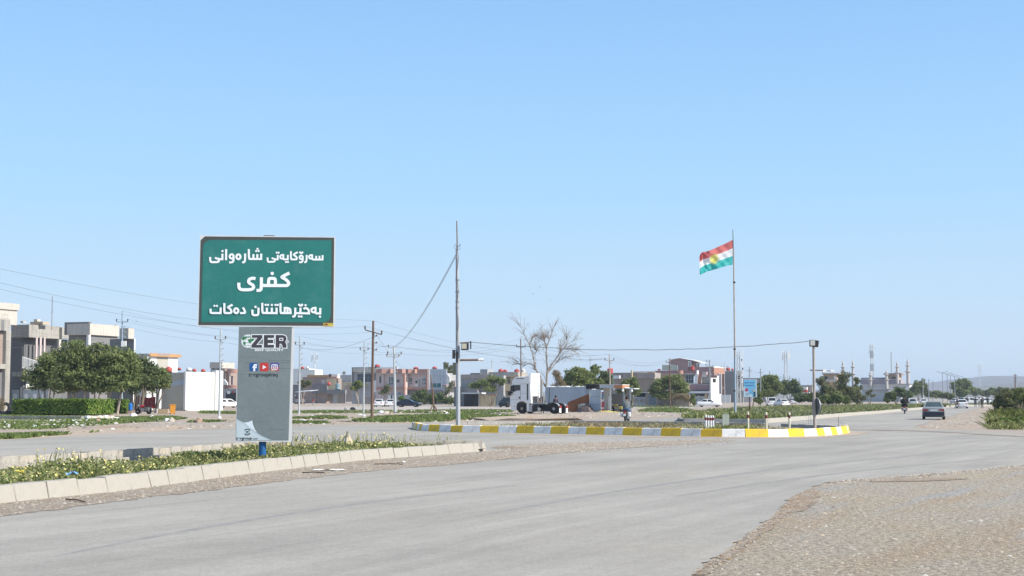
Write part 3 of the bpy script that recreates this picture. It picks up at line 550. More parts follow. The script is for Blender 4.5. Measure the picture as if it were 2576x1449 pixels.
# ---------------------------------------------------------------- houses, set out on the street grid
HX = Vector((.925, -.38, 0)); HY = Vector((.38, .925, 0)); HRZ = math.atan2(-.38, .925)
def wallm(n, c, s=.12, d=None, da=.3, v=.08): return mat(n, c, .85, v, .35, .15, streak=s, fine=.05, dirt=d, dirt_amt=da if d else 0)
class House:
    def __init__(s, name, label, cat, px, py, c=ID, group=None, Y=None):
        x, y = c(px, py) if c is not ID else (px, py); s.P = G(x, y) if Y is None else AT(x, 1000, Y)
        s.P = Vector((s.P.x, s.P.y, 0)); s.c = c; s.t = thing(name, label, cat, s.P, HRZ, group)
    def fpt(s, x, y, yo=0):                              # picture point on the camera-side plane local y = yo -> (local x, z)
        r = ray(*s.c(x, y)); o = s.P+HY*yo; t = (o-CAM).dot(HY)/r.dot(HY); p = CAM+r*t; return ((p-s.P).dot(HX), p.z)
    def spt(s, x, y, xo=0):                              # ... on the sunny side plane local x = xo -> (local y, z)
        r = ray(*s.c(x, y)); o = s.P+HX*xo; t = (o-CAM).dot(HX)/r.dot(HX); p = CAM+r*t; return ((p-s.P).dot(HY), p.z)
    def front(s, part, m, x0, y0, x1, y1, yo=0, depth=.3, par=None, ground=False):
        a = s.fpt(x0, y1, yo); b = s.fpt(x1, y0, yo); mb = MB(); mb.box(a[0], b[0], yo, yo+depth, -.1 if ground else a[1], b[1]); return mb.build(part, m, par or s.t)
    def side(s, part, m, x0, y0, x1, y1, xo=0, depth=.3, par=None, ground=False):
        a = s.spt(x0, y0, xo); b = s.spt(x1, y1, xo); zz = sorted((s.spt((x0+x1)/2, y0, xo)[1], s.spt((x0+x1)/2, y1, xo)[1])); mb = MB(); mb.box(xo-depth, xo, a[0], b[0], -.1 if ground else zz[0], zz[1]); return mb.build(part, m, par or s.t)
    def block(s, part, m, xl, xc, xr, yt, yb, yo=0, par=None, ground=False, maxdepth=30):   # corner at xc; left shaded face to xl, right sunny face to xr
        c = s.fpt(xc, yb, yo); xL = s.fpt(xl, yb, yo)[0]; top = s.fpt(xc, yt, yo)[1]; L = min(max(.2, s.spt(xr, yt, c[0])[0]-yo), maxdepth) if xr > xc else 6
        mb = MB(); mb.box(xL, c[0], yo, yo+L, -.1 if ground else c[1], top); return mb.build(part, m, par or s.t)
    def win(s, x0, y0, x1, y1, yo=0, fm=None, gm=None, bars=1, cross=0, name='window'):
        a = s.fpt(x0, y1, yo); b = s.fpt(x1, y0, yo); w = b[0]-a[0]; h = b[1]-a[1]; t = min(.09, w*.13); mb = MB()
        for i in range(bars+2): xx = a[0]+(w-t)*i/(bars+1); mb.box(xx, xx+t, yo-.05, yo+.02, a[1]+t, b[1]-t)
        for zz in [a[1], b[1]-t]: mb.box(a[0], b[0], yo-.05, yo+.02, zz, zz+t)
        if cross: zz = a[1]+h*cross; mb.box(a[0]+t, b[0]-t, yo-.044, yo+.016, zz, zz+t*.8)
        f = mb.build(name, fm or WHITE, s.t); g = MB(); g.box(a[0]+t*.5, b[0]-t*.5, yo-.02, yo+.012, a[1]+t*.5, b[1]-t*.5); g.build('pane', gm or GLASS, f); return f
    def swin(s, x0, y0, x1, y1, xo=0, fm=None, gm=None, bars=1, cross=0, name='window'):
        a = s.spt(x0, y1, xo); b = s.spt(x1, y0, xo); z0 = s.spt((x0+x1)/2, y1, xo)[1]; z1 = s.spt((x0+x1)/2, y0, xo)[1]; w = b[0]-a[0]; t = min(.09, w*.13); mb = MB()
        for i in range(bars+2): yy = a[0]+(w-t)*i/(bars+1); mb.box(xo-.02, xo+.05, yy, yy+t, z0+t, z1-t)
        for zz in [z0, z1-t]: mb.box(xo-.02, xo+.05, a[0], b[0], zz, zz+t)
        if cross: zz = z0+(z1-z0)*cross; mb.box(xo-.016, xo+.044, a[0]+t, b[0]-t, zz, zz+t*.8)
        f = mb.build(name, fm or WHITE, s.t); g = MB(); g.box(xo-.012, xo+.02, a[0]+t*.5, b[0]-t*.5, z0+t*.5, z1-t*.5); g.build('pane', gm or GLASS, f); return f
    def poly(s, part, m, pts, yo=0, depth=.3):            # outline on the camera-side plane
        mb = MB(); mb.prism([s.fpt(x, y, yo) for x, y in pts], yo, yo+depth, 'XZ'); return mb.build(part, m, s.t)
    def spoly(s, part, m, pts, xo=0, depth=.3):
        mb = MB(); mb.prism([s.spt(x, y, xo) for x, y in pts], xo-depth, xo, 'YZ'); return mb.build(part, m, s.t)
    def fcyl(s, part, m, x0, y0, x1, y1, yo=0):
        a = s.fpt(x0, y1, yo); b = s.fpt(x1, y0, yo); mb = MB(); r = (b[0]-a[0])/2; mb.lathe([(r, a[1]), (r, b[1])], (a[0]+r, yo+r, 0), 16); return mb.build(part, m, s.t, smooth=True)
C_CREAM = wallm('cream_render', (.56, .52, .455), .12, (.34, .31, .27), .35); C_WHITE = wallm('white_render', (.76, .75, .72), .06); C_STONE = wallm('grey_stone', (.17, .17, .172), .1); C_LCON = wallm('light_concrete', (.40, .375, .335), .2, (.2, .19, .16), .5)
C_SHADE = wallm('dark_shade_render', (.20, .195, .20)); C_PINK = wallm('pink_render', (.46, .27, .22), .08); C_PINKL = wallm('pale_pink_render', (.60, .50, .47), .06); C_BROWN = wallm('brown_render', (.36, .28, .24), .1); C_PURP = wallm('plum_brick', (.34, .22, .22), .08)  # darkest render also paints the shade inside recesses and openings
C_TAN = wallm('tan_render', (.52, .42, .31), .1); C_YEL = wallm('yellow_render', (.60, .50, .33), .08); C_GREY = wallm('grey_render', (.40, .40, .40), .12, (.22, .21, .2), .4); C_DGREY = wallm('dark_grey_wall', (.225, .22, .22), .1); C_MUD = wallm('stained_wall', (.40, .35, .32), .25, (.16, .14, .13), .5)
C_ORG = wallm('orange_tile', (.50, .28, .13), .06); C_OLIVE = wallm('beige_shade_render', (.44, .42, .36), .05); C_ROOF = wallm('roof_slab', (.45, .42, .38), .1); C_RED = wallm('red_brick', (.45, .24, .17), .06); C_TIN = mat('white_sheet_metal', (.66, .67, .68), .45, .1, .6)  # beige render paints the shaded sides of pale houses
G_BLUE = mat('blue_glass', (.02, .04, .075), .12, .4, .5, spec=.6); G_TEAL = mat('teal_glass', (.02, .14, .16), .15, .2, .5, spec=.6); M_GATE = mat('grey_gate', (.42, .46, .48), .5, .12, .8); M_BROWNDOOR = mat('brown_wood_door', (.20, .13, .09), .6, .2, 2)
# H1 far-left cream house
h = House('house', 'cream house at the left edge with a square stair tower', 'house', 100, 1410, cA)
h.block('wall', C_CREAM, -260, -10, 205, 180, 362, yo=1.2); h.block('lower_wall', C_CREAM, -260, -10, 104, 362, 1425, yo=1.2, ground=True)
h.block('roof_slab', C_CREAM, -300, -14, 232, 105, 182, yo=.9)
h.swin(20, 240, 88, 296, xo=h.fpt(-10, 300, 1.2)[0], fm=C_CREAM, bars=1)
x0 = h.fpt(-10, 300, 1.2)[0]-.3
h.side('beam', C_LCON, 0, 305, 118, 442, xo=x0+1.2, depth=.6); h.side('slot', C_SHADE, 20, 312, 50, 438, xo=x0+1.23, depth=.1)  # slot is a dark panel standing for the shaded slit
h.side('column', C_LCON, 76, 443, 106, 1405, xo=x0+1.2, depth=.6, ground=True); h.side('beam', C_LCON, 0, 835, 106, 892, xo=x0+1.21, depth=.5)
h.side('recess_wall', C_BROWN, -20, 446, 74, 833, xo=x0+.72, depth=.2); h.side('recess_wall', C_SHADE, -20, 894, 74, 1405, xo=x0+.72, depth=.2, ground=True)  # dark wall colour carries the shade inside the openings
# H2 grey stone house with balcony
h = House('house', 'grey stone striped house with a deep first floor balcony', 'house', 340, 1402, cA)
h.block('parapet_band', C_LCON, 128, 340, 732, 368, 518)
h.spoly('rounded_parapet_end', C_LCON, [(733, 402), (800, 404), (905, 424), (905, 548), (733, 528)], xo=.12, depth=.5)
body = h.block('wall', C_STONE, 105, 262, 900, 519, 1420, yo=.35, ground=True)
fx = h.fpt(262, 800, .35)[0]; lx = h.fpt(105, 800, .35)[0]
zt, zb = h.fpt(180, 520, .35)[1], 0; n = 25
cm = MB(); cm.box(0, fx-lx, -.035, 0, 0, (zt-zb)/n-.035); cme = cm.mesh('stone_course', C_STONE)
for i in range(n): o = link('stone_course', cme, h.t); o.location = (lx, .35, zb+(zt-zb)*i/n+.01)
h.side('inner_wall', C_SHADE, 580, 548, 705, 780, xo=fx+.02, depth=.1)  # dark tone stands for the shade behind the balcony
h.swin(285, 645, 420, 775, xo=fx+.05, fm=WHITE, gm=C_CREAM, bars=2, cross=.72); h.swin(290, 590, 420, 650, xo=fx+.04, fm=WHITE, gm=mat('pale_curtain_glass', (.35, .42, .44), .3), bars=0)
h.swin(533, 612, 578, 765, xo=fx+.06, fm=WHITE, gm=C_WHITE, bars=0, name='door'); h.swin(538, 622, 568, 655, xo=fx+.09, fm=WHITE, bars=0)
for a, b in ((428, 440), (475, 488), (521, 533)): h.side('post', C_PINKL, a, 519, b, 790, xo=-.05, depth=.12)
h.side('column', C_CREAM, 698, 545, 720, 730, xo=-.02, depth=.3)
bl = h.side('balcony_slab', C_LCON, 262, 935, 890, 985, xo=-.02, depth=-(fx-.02))
rl = MB(); ya, za = h.spt(265, 750, -.05); yb_, zb_ = h.spt(430, 830, -.05)
for i in range(14): t = i/13; yy = ya+(yb_-ya)*t; rl.box(-.07, -.03, yy, yy+.04, za-1.3-(t*.4), za-t*.45)
for q in (0, 1.25): rl.tube([(-.05, ya, za-q), (-.05, yb_, za-.45-q)], .035, 5)
rl.build('balcony_rail', WHITE, h.t)
h.front('gate_post', C_LCON, 232, 1105, 255, 1420, yo=-3.4, depth=.5, ground=True)
for a, b in ((135, 222), (258, 470), (472, 560)):
    g = h.front('gate_panel', M_GATE, a, 1140, b, 1290, yo=-3.2, depth=.06)
    for k in range(2 if b-a > 100 else 1): mb = MB(); q = h.fpt(a+(b-a)*(k+.5)/(2 if b-a > 100 else 1), 1215, -3.2); mb.lathe([(.3, 0), (.3, .03)], (q[0], -3.25, q[1]), 12, axis='Y'); mb.build('gate_ornament', WHITE, g)
h.side('panel_wall', C_WHITE, 310, 1025, 425, 1115, xo=fx+.4, depth=.1)
h.front('roof_box', C_TAN, 355, 333, 505, 372, yo=1.6, depth=1.2); h.front('roof_box', C_CREAM, 398, 305, 440, 333, yo=1.9, depth=.6); h.front('roof_box', C_CREAM, 240, 328, 275, 350, yo=1.5, depth=.5)
mb = MB(); q = h.fpt(612, 390, .5); p = h.fpt(618, 35, .5); mb.tube([(q[0], .5, q[1]-.4), (p[0], .5, p[1])], .035, 6); mb.tube([(p[0]-.15, .5, p[1]-1.9), (p[0]+.2, .5, p[1]-1.8)], .02, 4); mb.build('antenna_mast', mat('rusty_steel', (.19, .13, .1)), h.t)
# H3 second house of the same row
h = House('house', 'dark grey house with white parapets behind the leafy garden trees', 'house', 118, 1282, cB)
h.block('parapet_band', C_CREAM, -160, 118, 474, 204, 338); h.block('wall', C_DGREY, -160, 108, 470, 339, 1345, yo=.5, ground=True)
h.block('parapet_band', C_CREAM, 476, 583, 656, 258, 386, yo=-.4); h.block('wall', C_DGREY, 340, 633, 652, 387, 1345, yo=.1, ground=True)
h.side('column', C_WHITE, 106, 340, 126, 560, xo=-.02, depth=.3); h.block('column', C_WHITE, 630, 636, 657, 387, 1345, yo=-.2, ground=True)
h.front('rear_parapet', C_SHADE, -190, 182, 110, 340, yo=.9, depth=.4); h.swin(300, 455, 345, 495, xo=h.fpt(108, 500, .5)[0]+.02, bars=1)  # dark render paints the shaded face of the rear parapet
h.side('roof_pipe', C_LCON, 440, 222, 468, 238, xo=-.3, depth=.3)
# H4 cream house with orange cornice
h = House('house', 'cream house with an orange tiled cornice beside the dark grey house', 'house', 815, 1228, cB)
h.block('wall', C_OLIVE, 640, 815, 1060, 566, 1305, ground=True); h.side('wall', C_WHITE, 815, 602, 912, 1305, xo=.03, depth=.1, ground=True); h.side('column', C_WHITE, 1062, 602, 1168, 1305, xo=.1, depth=.5, ground=True)  # beige side and white columns paint shade and sun on cream walls
h.side('recess_wall', C_CREAM, 912, 602, 1062, 1305, xo=.01, depth=.1, ground=True)  # cream tone stands for the shade in this shallow recess
h.block('cornice', C_ORG, 842, 850, 1222, 560, 598, yo=-.15); q = h.fpt(850, 598, -.15)[0]; h.side('cornice_recess', C_BROWN, 945, 564, 1084, 593, xo=q+.01, depth=.05)
# H5 white house
h = House('house', 'blank white walled house standing left of the town sign', 'house', 1276, 1258, cB)
h.block('wall', C_OLIVE, 925, 1276, 1640, 793, 1258, ground=True); h.side('wall', C_WHITE, 1278, 790, 1642, 1257, xo=.05, depth=.3, ground=True); h.side('wall_pier', C_WHITE, 1643, 772, 1722, 1255, xo=.3, depth=.6, ground=True)  # beige on the shaded face, white on the sunlit one, put into colour
h.poly('pale_band', mat('pale_blue_render', (.42, .48, .55), .8, .05, .4), [(1080, 915), (1275, 877), (1275, 935), (1080, 960)], yo=-.01, depth=.02)
h.front('wall_plinth', C_LCON, 925, 1244, 1275, 1262, yo=-.5, depth=.5, ground=True)
h.front('side_pier', C_WHITE, 925, 985, 962, 1280, yo=-1.5, depth=.4, ground=True)
# H6 little corner house seen between the white house and the sign
h = House('house', 'reddish house with a round cornice and balcony left of the sign', 'house', 1735, 1195, cB)
h.block('wall', C_BROWN, 1690, 1742, 1960, 750, 1150, ground=True); h.front('tower_wall', C_GREY, 1577, 677, 1712, 800, yo=1, depth=4); h.side('tower_wall', C_CREAM, 1712, 677, 1866, 745, xo=h.fpt(1712, 700, 1)[0]+.1, depth=3); h.front('roof_edge', C_CREAM, 1572, 670, 1716, 679, yo=.8, depth=.4)
for a in (1598, 1660): h.front('window', GLASS, a, 712, a+26, 760, yo=.96, depth=.05)
for y0, y1 in ((752, 800), (948, 985)):
    a = h.fpt(1735, y1, -1); b = h.fpt(1895, y0, -1); mb = MB(); mb.lathe([((b[0]-a[0])/2, a[1]), ((b[0]-a[0])/2, b[1])], ((a[0]+b[0])/2, .6, 0), 20); mb.build('round_slab', C_PINK, h.t, smooth=True)
h.fcyl('column', C_PINKL, 1795, 806, 1812, 945, -.9); h.fcyl('column', C_PINKL, 1748, 806, 1760, 945, -.6); h.win(1822, 835, 1850, 945, yo=-.03, fm=C_PINKL); h.poly('white_wing_wall', C_WHITE, [(1725, 872), (1745, 880), (1778, 925), (1780, 945), (1725, 945)], yo=-1.2)
h.front('gate', DARK, 1760, 1040, 1880, 1165, yo=-2.5, depth=.1, ground=True); h.front('ground_floor_wall', C_GREY, 1735, 990, 1890, 1160, yo=-1.6, depth=.3, ground=True); h.front('board', WHITE, 1778, 1020, 1808, 1055, yo=-2.6, depth=.05); h.front('board', RED, 1836, 1018, 1855, 1046, yo=-2.6, depth=.05)
# ---- middle rows
h = House('house', 'white blank upper storey just right of the town sign', 'house', 235, 1110, cC)
h.front('wall', C_WHITE, -190, 226, 400, 640, yo=2, depth=5); h.front('wall', C_WHITE, 400, 248, 556, 445, yo=2.01, depth=5); h.front('wall', C_WHITE, 200, 640, 232, 650, yo=2.0, depth=5)
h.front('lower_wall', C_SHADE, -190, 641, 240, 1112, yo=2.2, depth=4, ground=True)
h = House('house', 'brown low house with an orange cornice and pale stair block', 'house', 860, 1120, cC)
h.front('wall', C_BROWN, 235, 455, 862, 1120, yo=.3, depth=5, ground=True); h.front('cornice', C_ORG, 358, 384, 930, 442, yo=.1, depth=2); h.front('roof_edge', C_BROWN, 210, 440, 870, 458, yo=-.1, depth=.5)
h.front('wall', C_YEL, 850, 478, 1102, 770, yo=-.1, depth=2); h.front('parapet', C_WHITE, 975, 370, 1146, 468, yo=1.5, depth=1.5); h.front('roof_edge', C_PINK, 870, 430, 1120, 476, yo=-.3, depth=.8); h.front('wall', C_BROWN, 1102, 476, 1166, 770, yo=0, depth=2)
h.win(258, 525, 352, 625, yo=.27, fm=C_PINKL, bars=1); h.front('door', C_PINKL, 728, 516, 828, 630, yo=.26, depth=.05)
h.front('awning_wall', C_SHADE, 470, 632, 870, 860, yo=-1, depth=1); h.front('awning_wall', C_DGREY, 870, 770, 1340, 880, yo=-1, depth=1)
h = House('house', 'grey concrete house behind with a big roof dish', 'house', 1210, 1080, cC)
h.front('wall', C_GREY, 1170, 385, 1508, 1080, yo=3, depth=5, ground=True); h.front('cornice', C_YEL, 1210, 572, 1508, 605, yo=.5, depth=1.5); h.front('wall', C_TAN, 1195, 606, 1520, 800, yo=.9, depth=1); h.front('painted_sun_patch', C_YEL, 1296, 610, 1385, 660, yo=.6, depth=.2); h.front('lower_wall', C_BROWN, 1330, 660, 1520, 1080, yo=.7, depth=1, ground=True)  # yellow block paints a sunlit patch on the tan wall
# low compound wall in front of them
h = House('wall', 'long low stained compound wall with a pale metal door', 'wall', 1340, 1120, cC)
h.front('wall', C_MUD, 470, 862, 1030, 1128, yo=0, depth=.3, ground=True); h.front('wall', C_MUD, 1142, 880, 1318, 1128, yo=0, depth=.3, ground=True); h.front('coping', C_LCON, 465, 850, 1035, 864, yo=-.05, depth=.4); h.front('door', M_GATE, 1032, 876, 1142, 1112, yo=-.02, depth=.1, ground=True); h.front('pier', C_SHADE, 1318, 840, 1342, 1090, yo=-.1, depth=.5, ground=True)
h.front('wall', C_GREY, 330, 900, 470, 1128, yo=.05, depth=.3, ground=True)
h = House('gate', 'brown double gate with pale arched ornaments under a tin canopy', 'gate', 300, 1135, cC)
for a in (45, 175): 
    g = h.front('gate_leaf', mat('maroon_gate', (.20, .12, .115), .6, .15, 1), a, 930, a+125, 1135, depth=.1, ground=True)
    mb = MB(); q = h.fpt(a+62, 1055); mb.box(q[0]-.7, q[0]+.7, -.05, -.001, q[1]-.4, q[1]+.45); mb.build('gate_ornament', C_PINKL, g)
h.front('gate_post', C_LCON, 20, 900, 44, 1140, yo=-.1, depth=.4, ground=True)
a = h.fpt(30, 828, -1.5); b = h.fpt(640, 770, 1); mb = MB(); mb.add([(a[0], -1.5, a[1]), (b[0]-1, -1.5, a[1]+.3), (b[0], 1.2, b[1]), (a[0]+1.5, 1.2, b[1]-.2), (a[0], -1.5, a[1]-.1), (b[0]-1, -1.5, a[1]+.2), (b[0], 1.2, b[1]-.1), (a[0]+1.5, 1.2, b[1]-.3)], [(0, 1, 2, 3), (7, 6, 5, 4), (0, 4, 5, 1), (1, 5, 6, 2), (2, 6, 7, 3), (3, 7, 4, 0)]); mb.build('tin_canopy', C_TIN, h.t)
for x in (60, 600): h.front('canopy_post', DARK, x, 815, x+10, 1130, yo=0, depth=.1, ground=True)
h = House('gate', 'barred courtyard gate between white posts beside a small tree', 'gate', 1360, 1080, cC)
h.front('gate_post', C_WHITE, 1338, 815, 1368, 1085, depth=.4, ground=True); h.front('lintel', C_LCON, 1370, 868, 1700, 884, yo=.1, depth=.1)
for x in range(1376, 1690, 36): h.front('gate_bar', C_LCON, x, 884, x+12, 1075, yo=.1, depth=.06, ground=True)
h.front('backing', C_BROWN, 1368, 890, 1690, 1075, yo=.4, depth=.1, ground=True)
# H7 white-grey house with the big dark window
h = House('house', 'pale grey house with one big dark blue window and cream parapet', 'house', 620, 1010, cD)
h.front('wall', C_GREY, 60, 275, 190, 1010, yo=.1, depth=6, ground=True); h.front('wall', C_LCON, 190, 512, 540, 1010, yo=.1, depth=6, ground=True); h.front('wall', C_GREY, 190, 275, 620, 320, yo=.1, depth=6); h.front('wall', C_DGREY, 520, 320, 622, 520, yo=.15, depth=6)
h.front('parapet', C_CREAM, 78, 185, 622, 274, yo=-.6, depth=1); h.front('parapet_cap', C_SHADE, 55, 163, 625, 186, yo=-.7, depth=1.2); h.front('corner_trim', C_SHADE, 55, 186, 76, 600, yo=-.3, depth=.4)
w = h.win(185, 320, 518, 512, yo=.15, fm=C_DGREY, gm=G_BLUE, bars=3, cross=.5); h.front('window_sill', C_LCON, 180, 512, 420, 545, yo=-.1, depth=.3)
h.poly('wing_wall', C_WHITE, [(545, 520), (575, 470), (650, 470), (655, 730), (545, 730)], yo=-2.2, depth=.4); h.front('compound_wall', C_GREY, 215, 700, 520, 1010, yo=-3, depth=.3, ground=True); h.front('stained_wall_base', C_MUD, 345, 850, 610, 1025, yo=-3.1, depth=.2, ground=True); h.front('compound_wall', C_GREY, 520, 735, 880, 1020, yo=-2.6, depth=.3, ground=True)  # white wing wall paints the sunlit return of the grey house
# H8/H9 pink terrace
def terrace(label, xs, px):
    h = House('house', label, 'house', px, 1020, cD); x0, x1 = xs
    h.front('wall', C_PINKL, x0, 320, x1, 1020, yo=.3, depth=6, ground=True); h.front('roof_line', C_SHADE, x0, 306, x1, 322, yo=-.2, depth=.5); h.front('floor_band', C_PINK, x0, 628, x1, 672, yo=-.5, depth=.9); h.front('end_pier', C_PINK, x1-36, 322, x1, 830, yo=-.3, depth=.6); return h
h = terrace('pink and grey terrace house left half with scalloped parapet', (612, 1275), 1275)
h.front('parapet', C_PINK, 612, 205, 1275, 306, yo=-.3, depth=.5)
for a, b, c in ((640, 785, 945), (900, 985, 1035), (1075, 1255, 1285)):
    A = h.fpt(a, 306, -.35); B = h.fpt(b, 306, -.35); Cc = h.fpt(c, 306, -.35); zt = h.fpt(b, 206, -.35)[1]; mb = MB(); mb.prism([(A[0], -.35), (B[0], -1.3), (Cc[0], -.35)], A[1], zt, 'XY'); mb.build('parapet_prism', C_PINK, h.t)
h.front('rear_parapet', C_WHITE, 625, 165, 1100, 206, yo=4, depth=.3); h.win(683, 368, 738, 538, yo=.26, fm=C_DGREY, gm=C_PINKL, bars=1); h.front('pier', C_PINKL, 655, 322, 792, 625, yo=-.1, depth=.4); h.win(690, 372, 732, 532, yo=-.14, fm=C_DGREY, bars=1)
h.win(902, 380, 1022, 580, yo=.24, fm=WHITE, bars=2, cross=.35); h.front('door', C_PINKL, 1090, 440, 1160, 625, yo=.25, depth=.06); h.win(1095, 450, 1150, 520, yo=.2, fm=C_DGREY, bars=1); h.win(685, 730, 800, 785, yo=.25, bars=2); h.win(1105, 735, 1200, 800, yo=.25, bars=2)
A = h.fpt(782, 650, -.5); B = h.fpt(945, 615, -.5); mb = MB(); mb.prism([(A[0], -.5), (A[0]+.3, -1.6), (B[0]-.2, -1.6), (B[0], -.5)], A[1], B[1], 'XY'); mb.build('sloping_canopy', C_PINK, h.t)
h = terrace('pink and grey terrace house right half beside the shiny cladding', (1277, 1800), 1800)
h.front('parapet', C_PINK, 1277, 208, 1800, 306, yo=-.3, depth=.5)
for a, b, c in ((1277, 1385, 1490), (1480, 1540, 1560)):
    A = h.fpt(a, 306, -.35); B = h.fpt(b, 306, -.35); Cc = h.fpt(c, 306, -.35); zt = h.fpt(b, 209, -.35)[1]; mb = MB(); mb.prism([(A[0], -.35), (B[0], -1.2), (Cc[0], -.35)], A[1], zt, 'XY'); mb.build('parapet_prism', C_PINK, h.t)
h.win(1375, 395, 1460, 580, yo=.24, fm=WHITE, bars=1, cross=.35); h.front('door', C_WHITE, 1505, 460, 1580, 625, yo=.24, depth=.08); h.win(1515, 470, 1570, 540, yo=.2, fm=C_DGREY, bars=0); h.win(1590, 425, 1635, 610, yo=.2, fm=WHITE, bars=1); h.win(1672, 400, 1770, 575, yo=.2, fm=WHITE, bars=2, cross=.4)
h.front('pier', C_PINKL, 1270, 330, 1300, 640, yo=-.2, depth=.4); h.front('ground_floor_shade', C_SHADE, 1290, 690, 1560, 830, yo=.1, depth=.3); h.front('low_wall', C_GREY, 880, 800, 1560, 1000, yo=-3, depth=.3, ground=True); h.front('gate_leaf', WHITE, 890, 815, 1030, 960, yo=-3.1, depth=.08); h.front('gate_brace', DARK, 955, 812, 985, 960, yo=-3.2, depth=.06)
# H10 shiny clad house
M_CLAD = mat('pale_metal_cladding', (.50, .56, .62), .35, .12, .5, spec=.5, streak=.1)
h = House('house', 'house front clad in shiny pale metal panels with a teal window', 'house', 1800, 1020, cD)
x = [1800+440*i/6 for i in range(7)]
for i in range(6):
    for j in range(3): h.front('cladding_panel', M_CLAD, x[i]+2, 206+i*1+j*160, x[i+1]-2, 364+j*160, yo=.004*((i+j) % 3), depth=.3)
h.front('wall', C_GREY, 1802, 300, 2238, 1020, yo=.32, depth=6, ground=True); h.front('edge_trim', C_WHITE, 1800, 203, 1845, 690, yo=-.12, depth=.12)
h.win(1908, 525, 2120, 640, yo=-.02, fm=M_CLAD, gm=G_TEAL, bars=1); h.poly('wing_wall', C_WHITE, [(2236, 320), (2255, 322), (2310, 400), (2315, 585), (2236, 560)], yo=-1, depth=.3); h.front('low_dark_wall', C_DGREY, 1790, 688, 2170, 1030, yo=-4, depth=.3, ground=True); h.front('wall_vent', C_WHITE, 2055, 752, 2090, 792, yo=-4.05, depth=.05); h.front('canopy', C_PINK, 2120, 575, 2230, 600, yo=-1.5, depth=1.5)  # white wing wall stands for the sunlit end of the front
h.front('side_wall', C_PINKL, 2270, 470, 2440, 620, yo=2, depth=3); h.front('low_wall', C_PINKL, 2170, 700, 2250, 830, yo=-3.5, depth=.3, ground=True)
# ---- houses behind the lamp pole and lorry (crop 4)
h = House('house', 'long grey flat roofed house behind the tall lamp pole', 'house', 330, 985, c4)
h.front('wall', C_GREY, 335, 680, 760, 985, yo=0, depth=8, ground=True); h.front('parapet', C_MUD, 335, 668, 640, 712, yo=-.4, depth=.5); h.front('roof_room', C_GREY, 528, 618, 600, 672, yo=3, depth=3); h.front('wall', C_LCON, 600, 645, 900, 690, yo=3.5, depth=5); h.front('lower_wall', C_SHADE, 270, 790, 500, 985, yo=-2, depth=1, ground=True); h.front('garage_canopy', C_TIN, 345, 848, 540, 862, yo=-4, depth=2.2); h.front('garage_door', DARK, 370, 862, 512, 962, yo=-2.1, depth=.1, ground=True)
h.front('dark_ledge', C_SHADE, 430, 655, 530, 690, yo=1, depth=.5)
h = House('house', 'yellow cream house with a columned porch behind the lorry cab', 'house', 640, 985, c4)
h.front('wall', C_YEL, 640, 690, 910, 985, yo=0, depth=6, ground=True); h.front('roof_slab', C_TAN, 638, 680, 912, 694, yo=-1.2, depth=6); h.fcyl('column', C_CREAM, 778, 695, 792, 770, -1); h.fcyl('column', C_CREAM, 836, 695, 846, 770, -1); h.win(800, 715, 830, 760, yo=-.03); h.front('balcony_parapet', C_YEL, 765, 765, 850, 830, yo=-1.6, depth=.3); h.front('balcony_parapet_end', C_WHITE, 761, 765, 768, 832, yo=-1.7, depth=1.5); h.front('floor_slab', C_BROWN, 640, 828, 850, 850, yo=-1.2, depth=1.5)
h.front('compound_wall', C_YEL, 530, 870, 680, 975, yo=-5, depth=.3, ground=True); g = h.front('gate', M_GATE, 680, 880, 775, 972, yo=-5, depth=.1, ground=True)
for x in (690, 712, 735, 757): h.front('gate_bar', DARK, x, 886, x+3, 968, yo=-5.05, depth=.05)
h.front('coping', mat('orange_coping', (.55, .2, .1), .7), 622, 868, 680, 878, yo=-5.1, depth=.5)
# ---- right hand houses (crop 5 / G)
h = House('house', 'low grey brown house with flat roofs behind the kiosk', 'house', 640, 880, c5)
h.front('wall', C_MUD, 620, 480, 860, 880, yo=1, depth=6, ground=True); h.front('roof_edge', C_LCON, 640, 474, 862, 484, yo=.8, depth=.4); h.front('wall', C_BROWN, 700, 545, 1140, 880, yo=.3, depth=4, ground=True); h.front('wall', C_MUD, 872, 475, 1145, 545, yo=2, depth=4); h.front('post', C_YEL, 856, 446, 872, 532, yo=.2, depth=.4); h.front('roof_edge', C_LCON, 700, 532, 1140, 546, yo=0, depth=.5); h.front('roof_edge', C_TAN, 870, 460, 1145, 474, yo=1.9, depth=.4); h.front('sheet_awning', C_TIN, 620, 508, 718, 548, yo=-.6, depth=.8)
h.front('canopy', C_TIN, 935, 708, 1065, 718, yo=-2.5, depth=2); h.front('garage_opening', DARK, 930, 720, 1030, 770, yo=.25, depth=.04); h.front('low_dark_wall', C_DGREY, 620, 740, 780, 880, yo=-1.5, depth=.3, ground=True)
for a in (888, 962):
    g = h.front('gate_leaf', M_GATE, a, 768, a+70, 852, yo=-2, depth=.1, ground=True); mb = MB(); q = h.fpt(a+35, 812, -2); mb.lathe([(.5, 0), (.5, .05)], (q[0], -2.06, q[1]), 8, axis='Y'); mb.build('gate_ornament', C_MUD, g)
h.front('gate_post', C_YEL, 876, 750, 888, 858, yo=-2.1, depth=.4, ground=True); h.front('compound_wall', C_MUD, 1032, 730, 1560, 880, yo=-2, depth=.3, ground=True); h.front('metal_door', mat('blue_grey_door', (.22, .27, .32), .5), 1072, 740, 1160, 872, yo=-2.05, depth=.06, ground=True)
h = House('house', 'plum brick house with long flat parapets and big corner window', 'house', 1200, 1300, cG)
